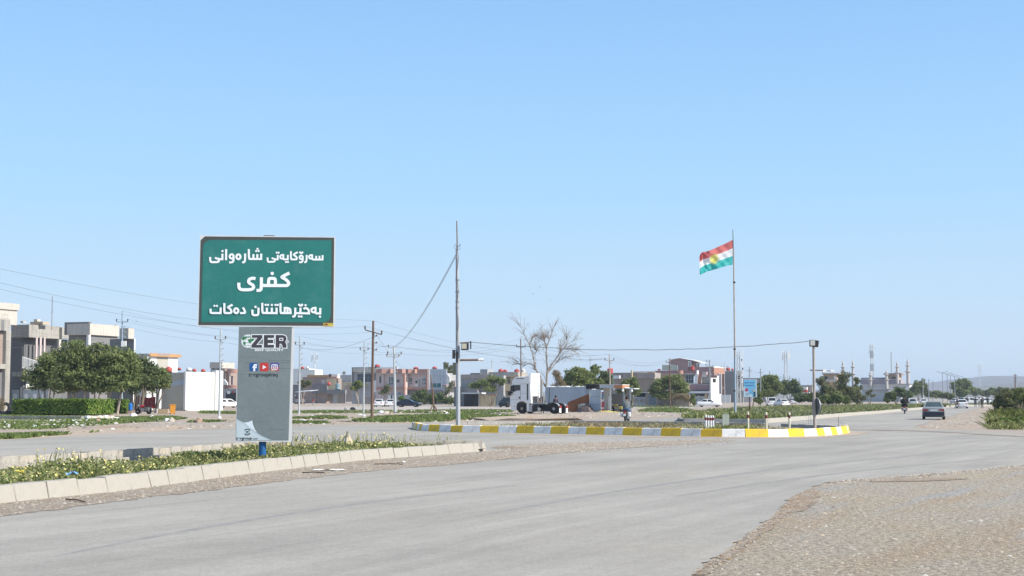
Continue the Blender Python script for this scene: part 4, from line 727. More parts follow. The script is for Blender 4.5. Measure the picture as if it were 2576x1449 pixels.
h.front('parapet', C_PURP, 100, 410, 1200, 498, yo=-.6, depth=1); h.front('parapet_cap', C_PINKL, 95, 402, 1205, 412, yo=-.7, depth=1.2); h.side('parapet_end', C_WHITE, 1200, 404, 1245, 505, xo=h.fpt(1200, 450, -.6)[0]+.02, depth=.2)  # white end face paints sunlight on the side of the plum parapet
h.fcyl('round_parapet', C_PINK, 655, 408, 830, 508, -1.3)
h.front('wall', C_TAN, 105, 498, 900, 1300, yo=.5, depth=6, ground=True); h.front('wall', C_GREY, 820, 500, 1150, 560, yo=.4, depth=.2); h.win(905, 515, 1115, 745, yo=.3, fm=mat('pale_frame', (.5, .55, .58), .5), gm=G_BLUE, bars=2, cross=.45); h.front('window_lower_wall', C_GREY, 820, 745, 1545, 775, yo=.2, depth=.5)
h.poly('sloped_pier', C_WHITE, [(1145, 505), (1228, 505), (1205, 750), (1140, 750)], yo=-.9, depth=.3); h.poly('brick_panel', C_RED, [(1232, 500), (1332, 490), (1300, 750), (1208, 750)], yo=-.5, depth=.3); h.poly('pale_edge', C_WHITE, [(1334, 490), (1346, 490), (1314, 750), (1300, 750)], yo=-.6, depth=.2); h.front('wall', C_OLIVE, 1312, 560, 1545, 746, yo=0, depth=4); h.front('parapet', C_PURP, 1440, 480, 1555, 560, yo=-.2, depth=.5)
h.front('parapet_block', C_PINKL, 1338, 445, 1448, 530, yo=-.8, depth=.8)
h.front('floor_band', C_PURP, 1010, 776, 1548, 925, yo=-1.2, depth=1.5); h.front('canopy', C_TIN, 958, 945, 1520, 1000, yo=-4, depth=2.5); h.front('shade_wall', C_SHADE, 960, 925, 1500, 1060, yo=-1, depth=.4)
g = h.front('garage_gate', M_GATE, 1085, 1080, 1395, 1240, yo=-2.5, depth=.1, ground=True)
for x in (1165, 1325): mb = MB(); q = h.fpt(x, 1162, -2.5); mb.lathe([(.28, 0), (.28, .05)], (q[0], -2.56, q[1]), 10, axis='Y'); mb.build('gate_ornament', STEEL, g)
for x in (1090, 1255): h.front('transom_window', G_BLUE, x, 1045, x+140, 1078, yo=-2.5, depth=.08)
h.front('gate_pier', C_TAN, 1398, 1010, 1470, 1290, yo=-2.6, depth=.5, ground=True); h.front('white_pier', C_WHITE, 1500, 1015, 1540, 1300, yo=-2.8, depth=.4, ground=True); h.front('gate_step', C_MUD, 1085, 1240, 1500, 1292, yo=-2.6, depth=.3, ground=True)
h.block('white_end_wall', C_WHITE, 1550, 1560, 1822, 1015, 1300, yo=-3, ground=True); h.block('white_end_wall', C_WHITE, 1552, 1562, 1762, 535, 1014, yo=-2.5); h.front('window', mat('recess_glass', (.14, .13, .12), .4), 1605, 620, 1685, 720, yo=-2.6, depth=.06); h.front('eave', C_PURP, 1545, 535, 1712, 600, yo=-2.8, depth=.4)
h = House('house', 'tall plum brick house with sloped roof rising behind the lower one', 'house', 970, 1240, cG)
h.poly('wall', C_PURP, [(505, 130), (745, 90), (975, 145), (975, 420), (505, 420)], yo=6, depth=6); h.poly('sloped_roof', C_WHITE, [(500, 122), (745, 82), (1095, 140), (1300, 200), (1300, 215), (1095, 158), (745, 94), (500, 134)], yo=5.6, depth=7); h.poly('wall', C_PURP, [(975, 150), (1185, 185), (1185, 420), (975, 420)], yo=7, depth=4); h.front('window_bay', C_WHITE, 970, 165, 1050, 305, yo=5.8, depth=.4); h.win(990, 185, 1035, 300, yo=5.75, fm=WHITE); h.front('window_bay', C_WHITE, 1185, 215, 1268, 310, yo=6.5, depth=.4); h.front('window', GLASS, 1215, 240, 1245, 305, yo=6.4, depth=.05)
h.front('wall', C_PURP, 1100, 318, 1640, 540, yo=4, depth=6); h.front('roof_edge', C_PINKL, 1100, 312, 1640, 320, yo=3.9, depth=.3); h.side('wall', C_RED, 1640, 322, 1935, 495, xo=h.fpt(1640, 400, 4)[0]+.05, depth=.4); h.side('roof_edge', C_WHITE, 1640, 312, 1940, 345, xo=h.fpt(1640, 400, 4)[0]+.1, depth=.4); h.front('lower_wall', C_RED, 1640, 500, 1930, 1290, yo=9, depth=4, ground=True)  # red and white side faces paint sunlight on the plum walls
for x in (1765, 1815): h.front('column', C_WHITE, x, 480, x+16, 1290, yo=3.5, depth=.4, ground=True)
h.front('balcony_rail', C_PINK, 1775, 825, 1900, 890, yo=4, depth=.3); h.front('garden_wall', C_WHITE, 1765, 1040, 2060, 1290, yo=1, depth=.3, ground=True)
h = House('house', 'dark grey house with a tall open side next to the flagpole', 'house', 2225, 1240, cG)
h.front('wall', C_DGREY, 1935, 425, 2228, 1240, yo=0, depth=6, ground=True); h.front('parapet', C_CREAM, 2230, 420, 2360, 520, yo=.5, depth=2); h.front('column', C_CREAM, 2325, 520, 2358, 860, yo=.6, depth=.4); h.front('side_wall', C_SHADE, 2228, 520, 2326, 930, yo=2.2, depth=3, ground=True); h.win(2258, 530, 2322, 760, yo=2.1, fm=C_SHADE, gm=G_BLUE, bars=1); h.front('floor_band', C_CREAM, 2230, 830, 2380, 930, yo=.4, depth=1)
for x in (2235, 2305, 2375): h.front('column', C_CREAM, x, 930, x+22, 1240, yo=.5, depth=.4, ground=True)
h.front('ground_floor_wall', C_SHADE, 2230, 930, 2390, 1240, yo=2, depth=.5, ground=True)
h = House('house', 'low pale house far behind the small blue poster', 'house', 620, 600, cH)
h.front('wall', C_GREY, 140, 108, 620, 660, yo=0, depth=6, ground=True); h.front('roof_edge', C_SHADE, 140, 100, 622, 116, yo=-.3, depth=.5); h.side('wall', C_CREAM, 620, 112, 720, 600, xo=.02+h.fpt(620, 300)[0], depth=.3, ground=True); h.front('garden_wall', C_CREAM, 160, 480, 430, 690, yo=-9, depth=.3, ground=True); h.front('garden_pier', C_WHITE, 300, 480, 345, 690, yo=-9.3, depth=.5, ground=True)
h = House('house', 'cream house with a red white painted wall behind the parked cars', 'house', 1500, 600, cH)
h.front('wall', C_LCON, 1310, 245, 1590, 600, yo=3, depth=6, ground=True); h.front('roof_edge', C_BROWN, 1480, 250, 1600, 275, yo=2.5, depth=.5); h.front('wall', C_WHITE, 1390, 285, 1478, 345, yo=0, depth=2); h.front('red_band', RED, 1392, 340, 1478, 395, yo=-.02, depth=2, ); h.front('lower_wall', C_WHITE, 1388, 396, 1530, 600, yo=.5, depth=2, ground=True)
h = House('house', 'square ochre rooftop house above the roadside trees', 'house', 540, 960, cI, Y=330)
h.front('wall', C_TAN, 250, 640, 505, 960, yo=0, depth=5, ground=True); h.block('wall', C_YEL, 500, 506, 540, 640, 960, yo=.05, ground=True); h.front('roof_slab', C_BROWN, 215, 618, 555, 642, yo=-.8, depth=6); h.front('window', G_BLUE, 258, 680, 325, 730, yo=-.05, depth=.05); h.win(452, 668, 490, 735, yo=-.04, fm=C_WHITE, gm=C_WHITE); h.front('balcony_band', C_PINKL, 250, 738, 560, 800, yo=-1, depth=1)
# ---- mosque
h = House('mosque', 'long pale mosque with slender minarets far across the road', 'mosque', 1910, 1225, cI, Y=560)
C_PW = wallm('pale_stone', (.57, .555, .53), .06); C_MP = mat('minaret_stone', (.48, .45, .42), .8, .06, .5); C_LIL = wallm('lilac_grey_wall', (.36, .33, .36), .06)
h.front('wall', C_LIL, 960, 742, 1745, 828, yo=12, depth=14); h.front('roof_edge', C_PW, 960, 736, 1700, 746, yo=11.7, depth=.5); h.front('roof_wall', C_LIL, 975, 702, 1460, 740, yo=20, depth=6); h.front('tower', C_TAN, 1490, 645, 1700, 742, yo=16, depth=8); h.front('tower_roof', C_BROWN, 1415, 618, 1758, 646, yo=14, depth=12); h.side('tower_side', C_RED, 1700, 646, 1770, 820, xo=h.fpt(1700, 700, 16)[0], depth=1)
h.front('window', GLASS, 1578, 690, 1655, 722, yo=15.9, depth=.1)
h.front('lower_wall', C_PW, 1000, 828, 1920, 930, yo=2, depth=9); h.front('cornice', C_BROWN, 1000, 822, 1935, 832, yo=1.6, depth=10); h.front('lower_band', C_BROWN, 1000, 930, 1760, 942, yo=1.6, depth=.6); h.front('ledge', C_WHITE, 1000, 915, 1760, 930, yo=1.4, depth=.6); h.front('base_wall', wallm('blue_grey_wall', (.42, .45, .47), .06), 1000, 942, 1750, 1230, yo=2.4, depth=6, ground=True); h.poly('end_wall', C_WHITE, [(1800, 935), (1915, 850), (1915, 1230), (1800, 1230)], yo=1.5, depth=.5); h.front('side_block', C_WHITE, 1960, 985, 2170, 1230, yo=8, depth=4, ground=True); h.front('side_block_roof', C_BROWN, 1950, 970, 2030, 990, yo=7.8, depth=4)
h.poly('awning', C_WHITE, [(1450, 1003), (1530, 940), (1600, 945), (1590, 1000)], yo=-1, depth=3)
def minaret(x, yt, yb, yo):
    q = h.fpt(x, yb, yo); tp = h.fpt(x, yt, yo); H_ = tp[1]-q[1]; mb = MB(); r = .62
    prof = [(r, 0), (r, H_*.43), (r*1.9, H_*.47), (r*1.9, H_*.49), (r*.85, H_*.5), (r*.8, H_*.68), (r*1.5, H_*.71), (r*1.5, H_*.73), (r*.6, H_*.74), (r*.55, H_*.84), (r*.75, H_*.85), (r*.35, H_*.92), (.06, H_*.94), (.05, H_)]
    mb.lathe(prof, (q[0], yo, q[1]), 10); return mb.build('minaret', C_MP, h.t, smooth=True)
for x, yt, yb, yo in ((632, 350, 900, 26), (825, 340, 900, 26), (1165, 560, 925, 1.2), (1478, 540, 925, 1.2), (1685, 370, 822, 4), (1890, 330, 822, 10)): minaret(x, yt, yb, yo)
# ---- rooftop water tanks
M_TR = mat('red_plastic_tank', (.46, .085, .07), .5, .12, 1); M_TW = mat('white_plastic_tank', (.70, .70, .69), .5, .1, 1); M_TB = mat('blue_grey_tank', (.22, .32, .36), .5, .15, 1)
def tank(c, x0, y0, x1, y1, Y, m, label, upright=False, group=None):
    a = AT(*c(x0, y1), Y); b = AT(*c(x1, y0), Y); w = b.x-a.x; hh = b.z-a.z; t = thing('water_tank', label, 'water tank', ((a.x+b.x)/2, Y+w/2, a.z), 0, group); mb = MB(); r = w/2
    if upright: prof = [(r*.96, 0), (r, hh*.06)]+[q for i in range(3) for q in ((r, hh*(.1+.24*i)), (r*.95, hh*(.19+.24*i)), (r, hh*(.22+.24*i)))]+[(r, hh*.84), (r*.6, hh*.95), (r*.2, hh), (.05, hh)]
    else: prof = [(r*.9, 0), (r, hh*.2), (r, hh*.55), (r*.85, hh*.8), (r*.4, hh*.93), (.05, hh*.95)]
    mb.lathe(prof, (0, 0, .12), 14); mb.build('tank_body', m, t, smooth=True); mb = MB(); mb.lathe([(r*.28, hh*.9), (r*.28, hh*1.02), (.03, hh*1.05)], (0, 0, .12), 10); mb.build('lid', m, t)
    mb = MB(); mb.box(-r*.9, r*.9, -r*.7, -r*.5, 0, .13); mb.box(-r*.9, r*.9, r*.5, r*.7, 0, .13); mb.build('stand', DARK, t)
tank(cB, 1018, 735, 1103, 796, 176, M_TR, 'big red water tank on the roof edge beside the garden tree'); tank(cB, 1172, 745, 1215, 770, 190, M_TR, 'red tank on the white house roof nearest the cream column'); tank(cB, 1350, 760, 1400, 792, 190, M_TR, 'red tank in the middle of the white house roof'); tank(cB, 1455, 762, 1508, 796, 188, M_TR, 'red tank at the right of the white house roof'); tank(cB, 1275, 745, 1340, 782, 198, M_TW, 'white roof tank between the red tanks of the white house')
tank(cC, 182, 180, 285, 236, 345, M_TR, 'red tank on the white upper storey right of the sign'); tank(cC, 320, 178, 400, 236, 346, M_TW, 'white tank on the white upper storey right of the sign'); tank(cC, 865, 578, 965, 660, 325, M_TR, 'red tank standing before the pale stair block'); tank(cC, 1078, 620, 1205, 770, 322, M_TB, 'blue grey tank behind the stained compound wall', True)
tank(cD, 575, 108, 702, 168, 342, M_TR, 'red tank over the junction of the grey and pink houses'); tank(cD, 1470, 170, 1585, 208, 338, M_TR, 'red tank on the right half of the pink terrace'); tank(cD, 1905, 160, 2012, 205, 338, M_TR, 'red tank above the shiny clad house')
tank(c4, 575, 622, 632, 670, 420, M_TW, 'cream tank beside the roof room of the long grey house'); tank(c4, 706, 618, 758, 648, 440, M_TR, 'left of two small red tanks on the long grey house'); tank(c4, 758, 624, 796, 648, 440, M_TR, 'right of two small red tanks on the long grey house'); tank(c4, 672, 656, 740, 682, 425, M_TR, 'low red tank on the yellow house roof'); tank(c4, 864, 620, 917, 682, 400, M_TR, 'tall red tank above the lorry cab', True); tank(c4, 935, 618, 975, 682, 402, M_TW, 'tall white tank above the lorry cab', True)
tank(c4, 1622, 614, 1680, 672, 430, M_TW, 'pale ribbed tank rising behind the trees over the container', True); tank(c4, 1785, 610, 1844, 674, 420, M_TR, 'rusty red tank behind the blue armed pole', True)
tank(c5, 1000, 472, 1062, 532, 330, M_TW, 'round white tank on the grey brown house'); tank(c5, 1058, 470, 1125, 535, 329, M_TR, 'round red tank on the grey brown house'); tank(cG, 1035, 300, 1140, 415, 318, M_TR, 'red tank on the plum brick house roof', True); tank(c5, 2010, 418, 2060, 452, 330, M_TR, 'red tank on the dark grey house by the flagpole'); tank(c5, 2070, 430, 2100, 452, 332, M_TR, 'small red tank next to the flagpole'); tank(cG, 185, 380, 270, 405, 322, M_TR, 'low red tank at the left end of the plum parapet')
mb = MB(); a = AT(*cG(305, 405), 322); b = AT(*cG(700, 262), 322)
t = thing('rooftop_screen', 'pale corrugated sheet screen standing on the plum brick roof', 'screen', (a.x, a.y, a.z)); n = 22; w = (b.x-a.x)/n
for i in range(n): mb.prism([(i*w, 0), (i*w+w*.5, -.12), (i*w+w, 0), (i*w+w*.5, .02)], 0, b.z-a.z-(i > 14)*.1, 'XY')
mb.build('corrugated_sheet', mat('galvanised_sheet', (.40, .45, .45), .4, .15, .8, metal=.2), t); mb = MB()
for i in (0, 8, 16, n): mb.box(i*w-.04, i*w+.04, .06, .14, -.1, b.z-a.z)
mb.build('frame', STEEL, t)
# ---------------------------------------------------------------- poles, lamps, flag, towers
M_RUST = mat('rusty_steel', (.19, .13, .1)); M_POLE = mat('galvanised_pole', (.50, .52, .53), .5, .1, 1.5, metal=.2, streak=.1); M_BLUEP = mat('blue_grey_pole', (.34, .42, .50), .5, .12, 1.5, streak=.12); M_WOODP = mat('brown_pole', (.17, .105, .075), .8, .25, 2, streak=.2); M_CER = mat('dark_insulator', (.10, .09, .09), .4, .2, 9); M_WIRE = mat('black_cable', (.13, .13, .135), .6, .2, 5)
ATT = {}
def pole(key, label, base, top, arms, m, r0=.11, r1=.07, Y=None, brackets=0, ins=True, name='utility_pole', group=None):
    P = G(*base) if Y is None else AT(base[0], 1000, Y); P = Vector((P.x, P.y, 0)); s = MPP(P); T = AT(top[0], top[1], P.y)
    t = thing(name, label, 'utility pole', P, 0, group); d = T-P; mb = MB(); mb.tube([(0, 0, -.1), d*.5, d], [r0, (r0+r1)/2, r1], 9); mb.build('shaft', m, t, smooth=True)
    ATT[key] = [Vector(T)]
    for ar in arms:
        y, hl, hr = ar[:3]; tilt = ar[3] if len(ar) > 3 else 0; z = HZ(P, y); k = z/d.z; c = d*k; mb = MB(); a = c+Vector((-hl*s, -.1, tilt*s)); b = c+Vector((hr*s, -.1, -tilt*s)); e = .045
        mb.add([a+Vector(q) for q in ((0, -e, -e), (0, e, -e), (0, e, e), (0, -e, e))]+[b+Vector(q) for q in ((0, -e, -e), (0, e, -e), (0, e, e), (0, -e, e))], [(0, 3, 2, 1), (4, 5, 6, 7)]+[(i, 4+i, 4+(i+1) % 4, (i+1) % 4) for i in range(4)]); co = mb.build('crossarm', m, t)
        for q in (a, b):
            if (q-c).length > .3:
                if ins: mi = MB(); mi.lathe([(.04, 0), (.075, .06), (.05, .12), (.08, .17), (.05, .26), (.02, .3)], q+Vector((0, 0, .04)), 8); mi.build('insulator', M_CER, co)
                ATT[key].append(P+q+Vector((0, 0, .3)))
    for i in range(brackets):
        z = T.z-(T.z*.16)-i*.55; c = d*(z/d.z); mb = MB(); mb.tube([c, c+Vector((.3, -.1, .06))], .03, 5); mb.lathe([(.05, -.08), (.06, .05)], c+Vector((.3, -.1, .08)), 6); mb.build('bracket', m, t); ATT[key].append(P+c+Vector((.3, -.1, .1)))
    return t
p1 = pole('P1', 'blue steel power pole rising behind the leafy garden trees', (306, 1041), (308, 782), [(810, 14, 14)], M_BLUEP, brackets=3)
mb = MB(); q = AT(*cB(533, 450), p1.location.y-.2)-p1.location; mb.box(q.x-.25, q.x+.25, q.y-.25, q.y, q.z-.3, q.z+.3); mb.build('meter_box', WHITE, p1)
pole('P2', 'pale steel power pole in front of the blank white house', (551.3, 1046), (555.4, 829), [(854, 13, 13)], M_POLE, brackets=5)
pole('P3', 'pale steel power pole just right of the grey sign panel', (752, 1042), (755, 846), [(868, 11, 11)], M_POLE, brackets=5)
pole('P4', 'thin pale power pole left of the brown wooden one', (914.4, 1039), (916.7, 861), [(881, 10, 10)], M_POLE, brackets=4)
pole('P5', 'brown wooden power pole with a tilted crossarm on the grass', (935.3, 1054.5), (939, 807), [(836, 20, 22, 6)], M_WOODP, r0=.12, r1=.085, brackets=3)
pole('P6', 'thick white steel pole with two short crossarms and insulators', (994, 1039), (991, 872), [(875, 14, 0), (892, 16, 18), (898, 18, 12)], M_POLE, r0=.17, r1=.1, brackets=4)
pole('P8', 'dark power pole rising behind the white lorry cab', (1311, 1032), (1310, 852), [(873, 11, 11)], M_WOODP)
pole('P9', 'rusty pole with a blue crossarm rising behind the kiosk', (1536, 1034), (1533, 891), [(907, 11.5, 11)], mat('rust_white_pole', (.48, .40, .36), .7, .25, 1, streak=.3), brackets=1)
pole('P10', 'thin brown pole standing in front of the big dark tree', (1686.6, 1028), (1683.5, 902), [(912, 8, 7.5)], M_WOODP, r0=.1, r1=.07)
pole('P11', 'grey pole crowded with insulators beside the white end wall', (1787.5, 1020.6), (1784.6, 905), [(909, 8, 3), (918, 10, 0), (922, 9, 8)], STEEL, r0=.16, r1=.1, brackets=5)
pole('P12', 'slim grey pole before the brick house near the flagpole', (1823.5, 1018), (1822, 911), [(924, 7, 7)], M_POLE, r0=.11, brackets=2)
pole('PS', 'short bare post beside the grey garage gate', (1736.5, 1018), (1735.5, 960), [], STEEL, ins=False)
pole('P7b', 'far thin pole with a crossarm under the lamp pole arm', cD(2540, 1000)[:2] if 0 else (1237, 1019), (1236.8, 903), [(910, 6, 6)], M_POLE, r0=.1, ins=False)
pole('P7c', 'far bare pole between the container trees', (1485, 1014), (1484.5, 896), [(906, 5, 5)], STEEL, ins=False)
pole('P0', 'thin pole with a white lamp disc before the dark blue window', cD(440, 960), cD(443, 85), [(cD(0, 185)[1], 4, 4)], STEEL, r0=.09, r1=.06, ins=False)
far = [(355, 405, 455, 30, 270), (490, 425, 475, 28, 288), (600, 455, 500, 27, 300), (678, 485, 525, 24, 330), (770, 490, 535, 24, 345), (842, 510, 545, 22, 366), (915, 530, 565, 20, 400), (957, 540, 580, 20, 410)]
names = ['first from the blue poster', 'second from the blue poster', 'third from the blue poster', 'fourth from the blue poster', 'fifth from the blue poster', 'sixth from the blue poster', 'seventh from the blue poster', 'last before the lamp post']
for (x, yt, ya, hw, Y), nm in zip(far, names):
    q = c6(x, yt); pole('F%d' % x, 'far crossarm power pole above the roadside trees, '+nm, (q[0], 1010), q, [(c6(0, ya)[1], hw*.208, hw*.208)], STEEL, r0=.13, r1=.09, Y=Y, ins=False, group='power poles receding along the far road')
for x, yt, Y, lab in ((712, 545, 420, 'grey line pole at the left of the road beyond the mosque'), (782, 548, 450, 'second grey line pole beyond the mosque'), (832, 570, 520, 'third grey line pole beyond the mosque'), (1825, 490, 330, 'tall dark line pole with many short arms behind the right bushes'), (1780, 622, 520, 'small far line pole left of the tall dark one'), (1870, 618, 520, 'small far line pole right of the tall dark one')):
    q = c7(x, yt); n = 4 if x == 1825 else 2; pole('L%d' % x, lab, (q[0], 1010), q, [(q[1]+4+5*i, 5.5-.4*i, 5.5-.6*i) for i in range(n)], STEEL if x != 1825 else M_WOODP, r0=.16, r1=.1, Y=Y, ins=False)
# central lamp pole
P = Vector((AT(1152.7, 1000, 72).x, 72, .1)); t = thing('lamp_pole', 'tall grey octagonal pole with a floodlight and camera arm on the island', 'lamp pole', P); s = MPP(P)
def L(x, y, dy=0): q = AT(x, y, 72+dy)-P; return q
mb = MB(); mb.tube([(0, 0, 0), L(1151.5, 860), L(1150, 628)], [.115, .105, .075], 8); mb.build('shaft', mat('grey_octagon_pole', (.40, .42, .45), .5, .1, 1, streak=.15), t)
mb = MB(); mb.tube([L(1150, 640), L(1150, 610), L(1149, 556)], [.04, .035, .03], 7); mb.build('top_pipe', M_RUST, t)
for a in (1142, 1156): mb = MB(); mb.tube(smooth_pts3([L(1149, 628, -.1), L(a, 622, -.1), L(a+(3 if a > 1150 else -1), 613, -.1), L(1149, 618, -.1)]) if 0 else [L(1149, 628, -.1), L(a+2, 626, -.1), L(a, 620, -.1), L(a+3, 614, -.1), L(1149, 624, -.1)], .012, 5); mb.build('wire_loop', M_WIRE, t)
mb = MB(); mb.tube([L(1151+2.2*math.sin(i*1.1), 632+i*14, -.12) for i in range(17)], .014, 5); mb.tube([L(1149+1.8*math.cos(i*.9), 650+i*14, -.12) for i in range(16)], .012, 5); mb.build('hanging_cable', M_WIRE, t)
for y in (705, 735, 760, 775, 893, 1035): mb = MB(); q = L(1151, y); mb.lathe([(.12, 0), (.12, .05)], (q.x, q.y, q.z), 10); mb.build('clamp_band', STEEL, t)
a = L(*c4(342, 360), -.15); b = L(*c4(415, 428), -.15); mb = MB(); mb.box(a.x, b.x, -.3, -.1, b.z, a.z); f = mb.build('floodlight', DARK, t); mb = MB(); mb.box(a.x+.025, b.x-.1, -.315, -.302, b.z+.06, a.z-.03); mb.build('lens', mat('floodlight_lens', (.50, .48, .38), .3, .05, 5), f)
mb = MB(); mb.tube([L(*c4(325, 358)), L(*c4(440, 350))], .025, 6); mb.build('lamp_bracket', M_RUST, t); mb = MB(); q = L(*c4(435, 380)); mb.cbox((q.x, q.y, q.z), .06, .1, .4); mb.build('side_lamp', DARK, t)
mb = MB(); q0 = L(*c4(318, 528)); q1 = L(*c4(510, 526)); mb.tube([q0, q1], .055, 8); ar = mb.build('camera_arm', M_RUST, t, smooth=True); mb = MB(); q2 = L(*c4(562, 523)); mb.tube([q1, (q1+q2)/2, q2], [.05, .07, .075], 8); mb.build('camera', WHITE, ar)
mb = MB(); q = L(*c4(268, 470), -.05); mb.cbox((q.x, q.y, q.z), .1, .25, .45, .3); q = L(*c4(300, 500), -.1); mb.cbox((q.x, q.y, q.z), .12, .2, .55); mb.build('speaker_horn', DARK, t)
mb = MB(); a = L(*cD(2372, 60)); b = L(*cD(2448, 340)); mb.box(a.x, b.x, .1, .3, b.z, a.z); mb.build('fuse_box', mat('olive_box', (.26, .25, .17), .6), t)
# flagpole and flag
FP = G(1849.7, 1049.3, .14); t = thing('flagpole', 'tall slim flagpole rusty above and blue grey below on the planted median', 'flagpole', FP)
def Lf(x, y): return AT(x, y, FP.y)-FP
mb = MB(); mb.tube([(0, 0, -.1), Lf(1848.6, 900)], [.095, .08], 10); mb.build('lower_shaft', M_BLUEP, t, smooth=True); mb = MB(); mb.tube([Lf(1848.6, 900), Lf(1845.5, 628)], [.065, .055], 10); mb.build('middle_shaft', mat('rusty_white_pole', (.42, .35, .31), .7, .3, 1.5, streak=.3), t, smooth=True)
mb = MB(); mb.tube([Lf(1845.5, 640), Lf(1843.5, 577)], [.045, .03], 8); mb.build('top_shaft', mat('green_grey_pole', (.17, .23, .24), .5), t, smooth=True)
for y in (712, 880, 985): mb = MB(); q = Lf(1847+(y-712)/180, y); mb.lathe([(.1, 0), (.1, .12)], (q.x, q.y, q.z), 10); mb.build('collar', DARK, t)
cX = crop(2600, 840, 200, 1317)
topl = [(978, 385), (850, 455), (700, 525), (550, 590), (400, 655), (290, 685), (215, 695), (165, 755), (150, 800)]; botl = [(970, 1005), (860, 1025), (750, 1055), (620, 1095), (480, 1135), (370, 1165), (300, 1190), (240, 1225), (160, 1255)]
mF = bpy.data.materials.new('flag_cloth'); mF.use_nodes = True; N = mF.node_tree.nodes; Lk = mF.node_tree.links; uv = N.new('ShaderNodeUVMap'); sx = N.new('ShaderNodeSeparateXYZ'); Lk.new(uv.outputs[0], sx.inputs[0])
def MN(op, *a):
    n = N.new('ShaderNodeMath'); n.operation = op
    for i, q in enumerate(a):
        if isinstance(q, (int, float)): n.inputs[i].default_value = q
        else: Lk.new(q, n.inputs[i])
    return n.outputs[0]
rp = N.new('ShaderNodeValToRGB'); rp.color_ramp.interpolation = 'CONSTANT'; e = rp.color_ramp.elements; e[0].color = (.06, .56, .53, 1); e[1].position = .345; e[1].color = (.94, .94, .94, 1); q = e.new(.655); q.color = (.74, .19, .18, 1); Lk.new(sx.outputs[1], rp.inputs[0])
dx = MN('MULTIPLY', MN('SUBTRACT', sx.outputs[0], .44), 2.4); dy = MN('SUBTRACT', sx.outputs[1], .5); rr = MN('SQRT', MN('ADD', MN('MULTIPLY', dx, dx), MN('MULTIPLY', dy, dy))); an = MN('ARCTAN2', dy, dx); saw = MN('ABSOLUTE', MN('SUBTRACT', MN('FRACT', MN('MULTIPLY', an, 21/(2*PI))), .5)); rad = MN('MULTIPLY_ADD', saw, .27, .155); isun = MN('LESS_THAN', rr, rad)
mx = N.new('ShaderNodeMixRGB'); Lk.new(isun, mx.inputs[0]); Lk.new(rp.outputs[0], mx.inputs[1]); mx.inputs[2].default_value = (.94, .86, .22, 1)
b_ = N['Principled BSDF']; b_.inputs['Roughness'].default_value = .6; Lk.new(mx.outputs[0], b_.inputs['Base Color']); tr_ = N.new('ShaderNodeBsdfTranslucent'); Lk.new(mx.outputs[0], tr_.inputs[0]); ms = N.new('ShaderNodeMixShader'); ms.inputs[0].default_value = .6; Lk.new(b_.outputs[0], ms.inputs[1]); Lk.new(tr_.outputs[0], ms.inputs[2]); Lk.new(ms.outputs[0], N['Material Output'].inputs[0])
nu, nv = 40, 24; V = []; U = []; Fq = []
def lerp_path(pp, u): s_ = u*(len(pp)-1); i = min(int(s_), len(pp)-2); f_ = s_-i; return (pp[i][0]+(pp[i+1][0]-pp[i][0])*f_, pp[i][1]+(pp[i+1][1]-pp[i][1])*f_)
for i in range(nu+1):
    u = i/nu; a = cX(*lerp_path(topl, u)); b = cX(*lerp_path(botl, u))
    for j in range(nv+1):
        v = j/nv; x = a[0]+(b[0]-a[0])*v; y = a[1]+(b[1]-a[1])*v; dep = u*(.30*math.sin(u*9+v*2.4)+.15*math.sin(u*23-v*5)+.12*math.sin(v*9+u*6))+.06*math.sin(u*34+v*11)*min(1, u*4)+.05*math.sin(v*19-u*13)*min(1, u*4)-1.5*u
        V.append(AT(x, y, FP.y+dep)-FP); U.append((u, 1-v))
for i in range(nu):
    for j in range(nv): k = i*(nv+1)+j; Fq.append((k, k+1, k+nv+2, k+nv+1))
me = fast_mesh('flag', [tuple(v) for v in V], Fq, mF, smooth=True); ul = me.uv_layers.new(name='UVMap'); li = np.zeros(len(me.loops), np.int32); me.loops.foreach_get('vertex_index', li); ul.data.foreach_set('uv', np.array(U, np.float32)[li].ravel())
o = link('flag', me); o.location = FP; tag(o, 'red white and green flag with a yellow sun flying from the pole', 'flag')
# right lamp post with floodlights, cameras and the round mirror
P = Vector((AT(2048.7, 1000, 69).x, 69, .1)); t = thing('lamp_post', 'rusty white lamp post with two floodlights at the right of the island', 'lamp post', P)
def L2(x, y, dy=0): return AT(x, y, 69+dy)-P
mb = MB(); mb.tube([(0, 0, 0), L2(2048, 1000)], .078, 10); mb.tube([L2(2048, 1000), L2(2046.5, 870)], [.066, .06], 10); mb.build('shaft', mat('rust_streaked_pole', (.42, .36, .33), .7, .25, 1.2, streak=.35), t, smooth=True)
a = L2(*c6(1080, 80), -.1); b = L2(*c6(1147, 160), -.1); mb = MB(); mb.box(a.x, b.x, -.2, -.06, b.z, a.z); f = mb.build('floodlight', DARK, t); mb = MB(); mb.box(a.x+.02, b.x-.02, -.215, -.201, b.z+.05, a.z-.02); mb.build('lens', mat('floodlight_lens_grey', (.50, .51, .47), .3, .05, 5), f)
a = L2(*c6(1150, 84)); b = L2(*c6(1188, 168)); mb = MB(); M4 = Matrix.Translation(((a.x+b.x)/2, .05, (a.z+b.z)/2)) @ Matrix.Rotation(.15, 4, 'Y'); mb.box(-.07, .07, -.14, .14, -.16, .16, 0, M4); mb.build('floodlight', DARK, t)
mb = MB(); mb.tube([L2(2046.5, 872), L2(2046.5, 862)], .03, 8); mb.tube([L2(2040, 865), L2(2058, 865)], .02, 6); mb.build('lamp_bracket', STEEL, t)
mb = MB(); mb.tube([L2(*c6(1085, 445)), L2(*c6(1240, 447))], .028, 6); ar = mb.build('camera_arm', M_RUST, t); 
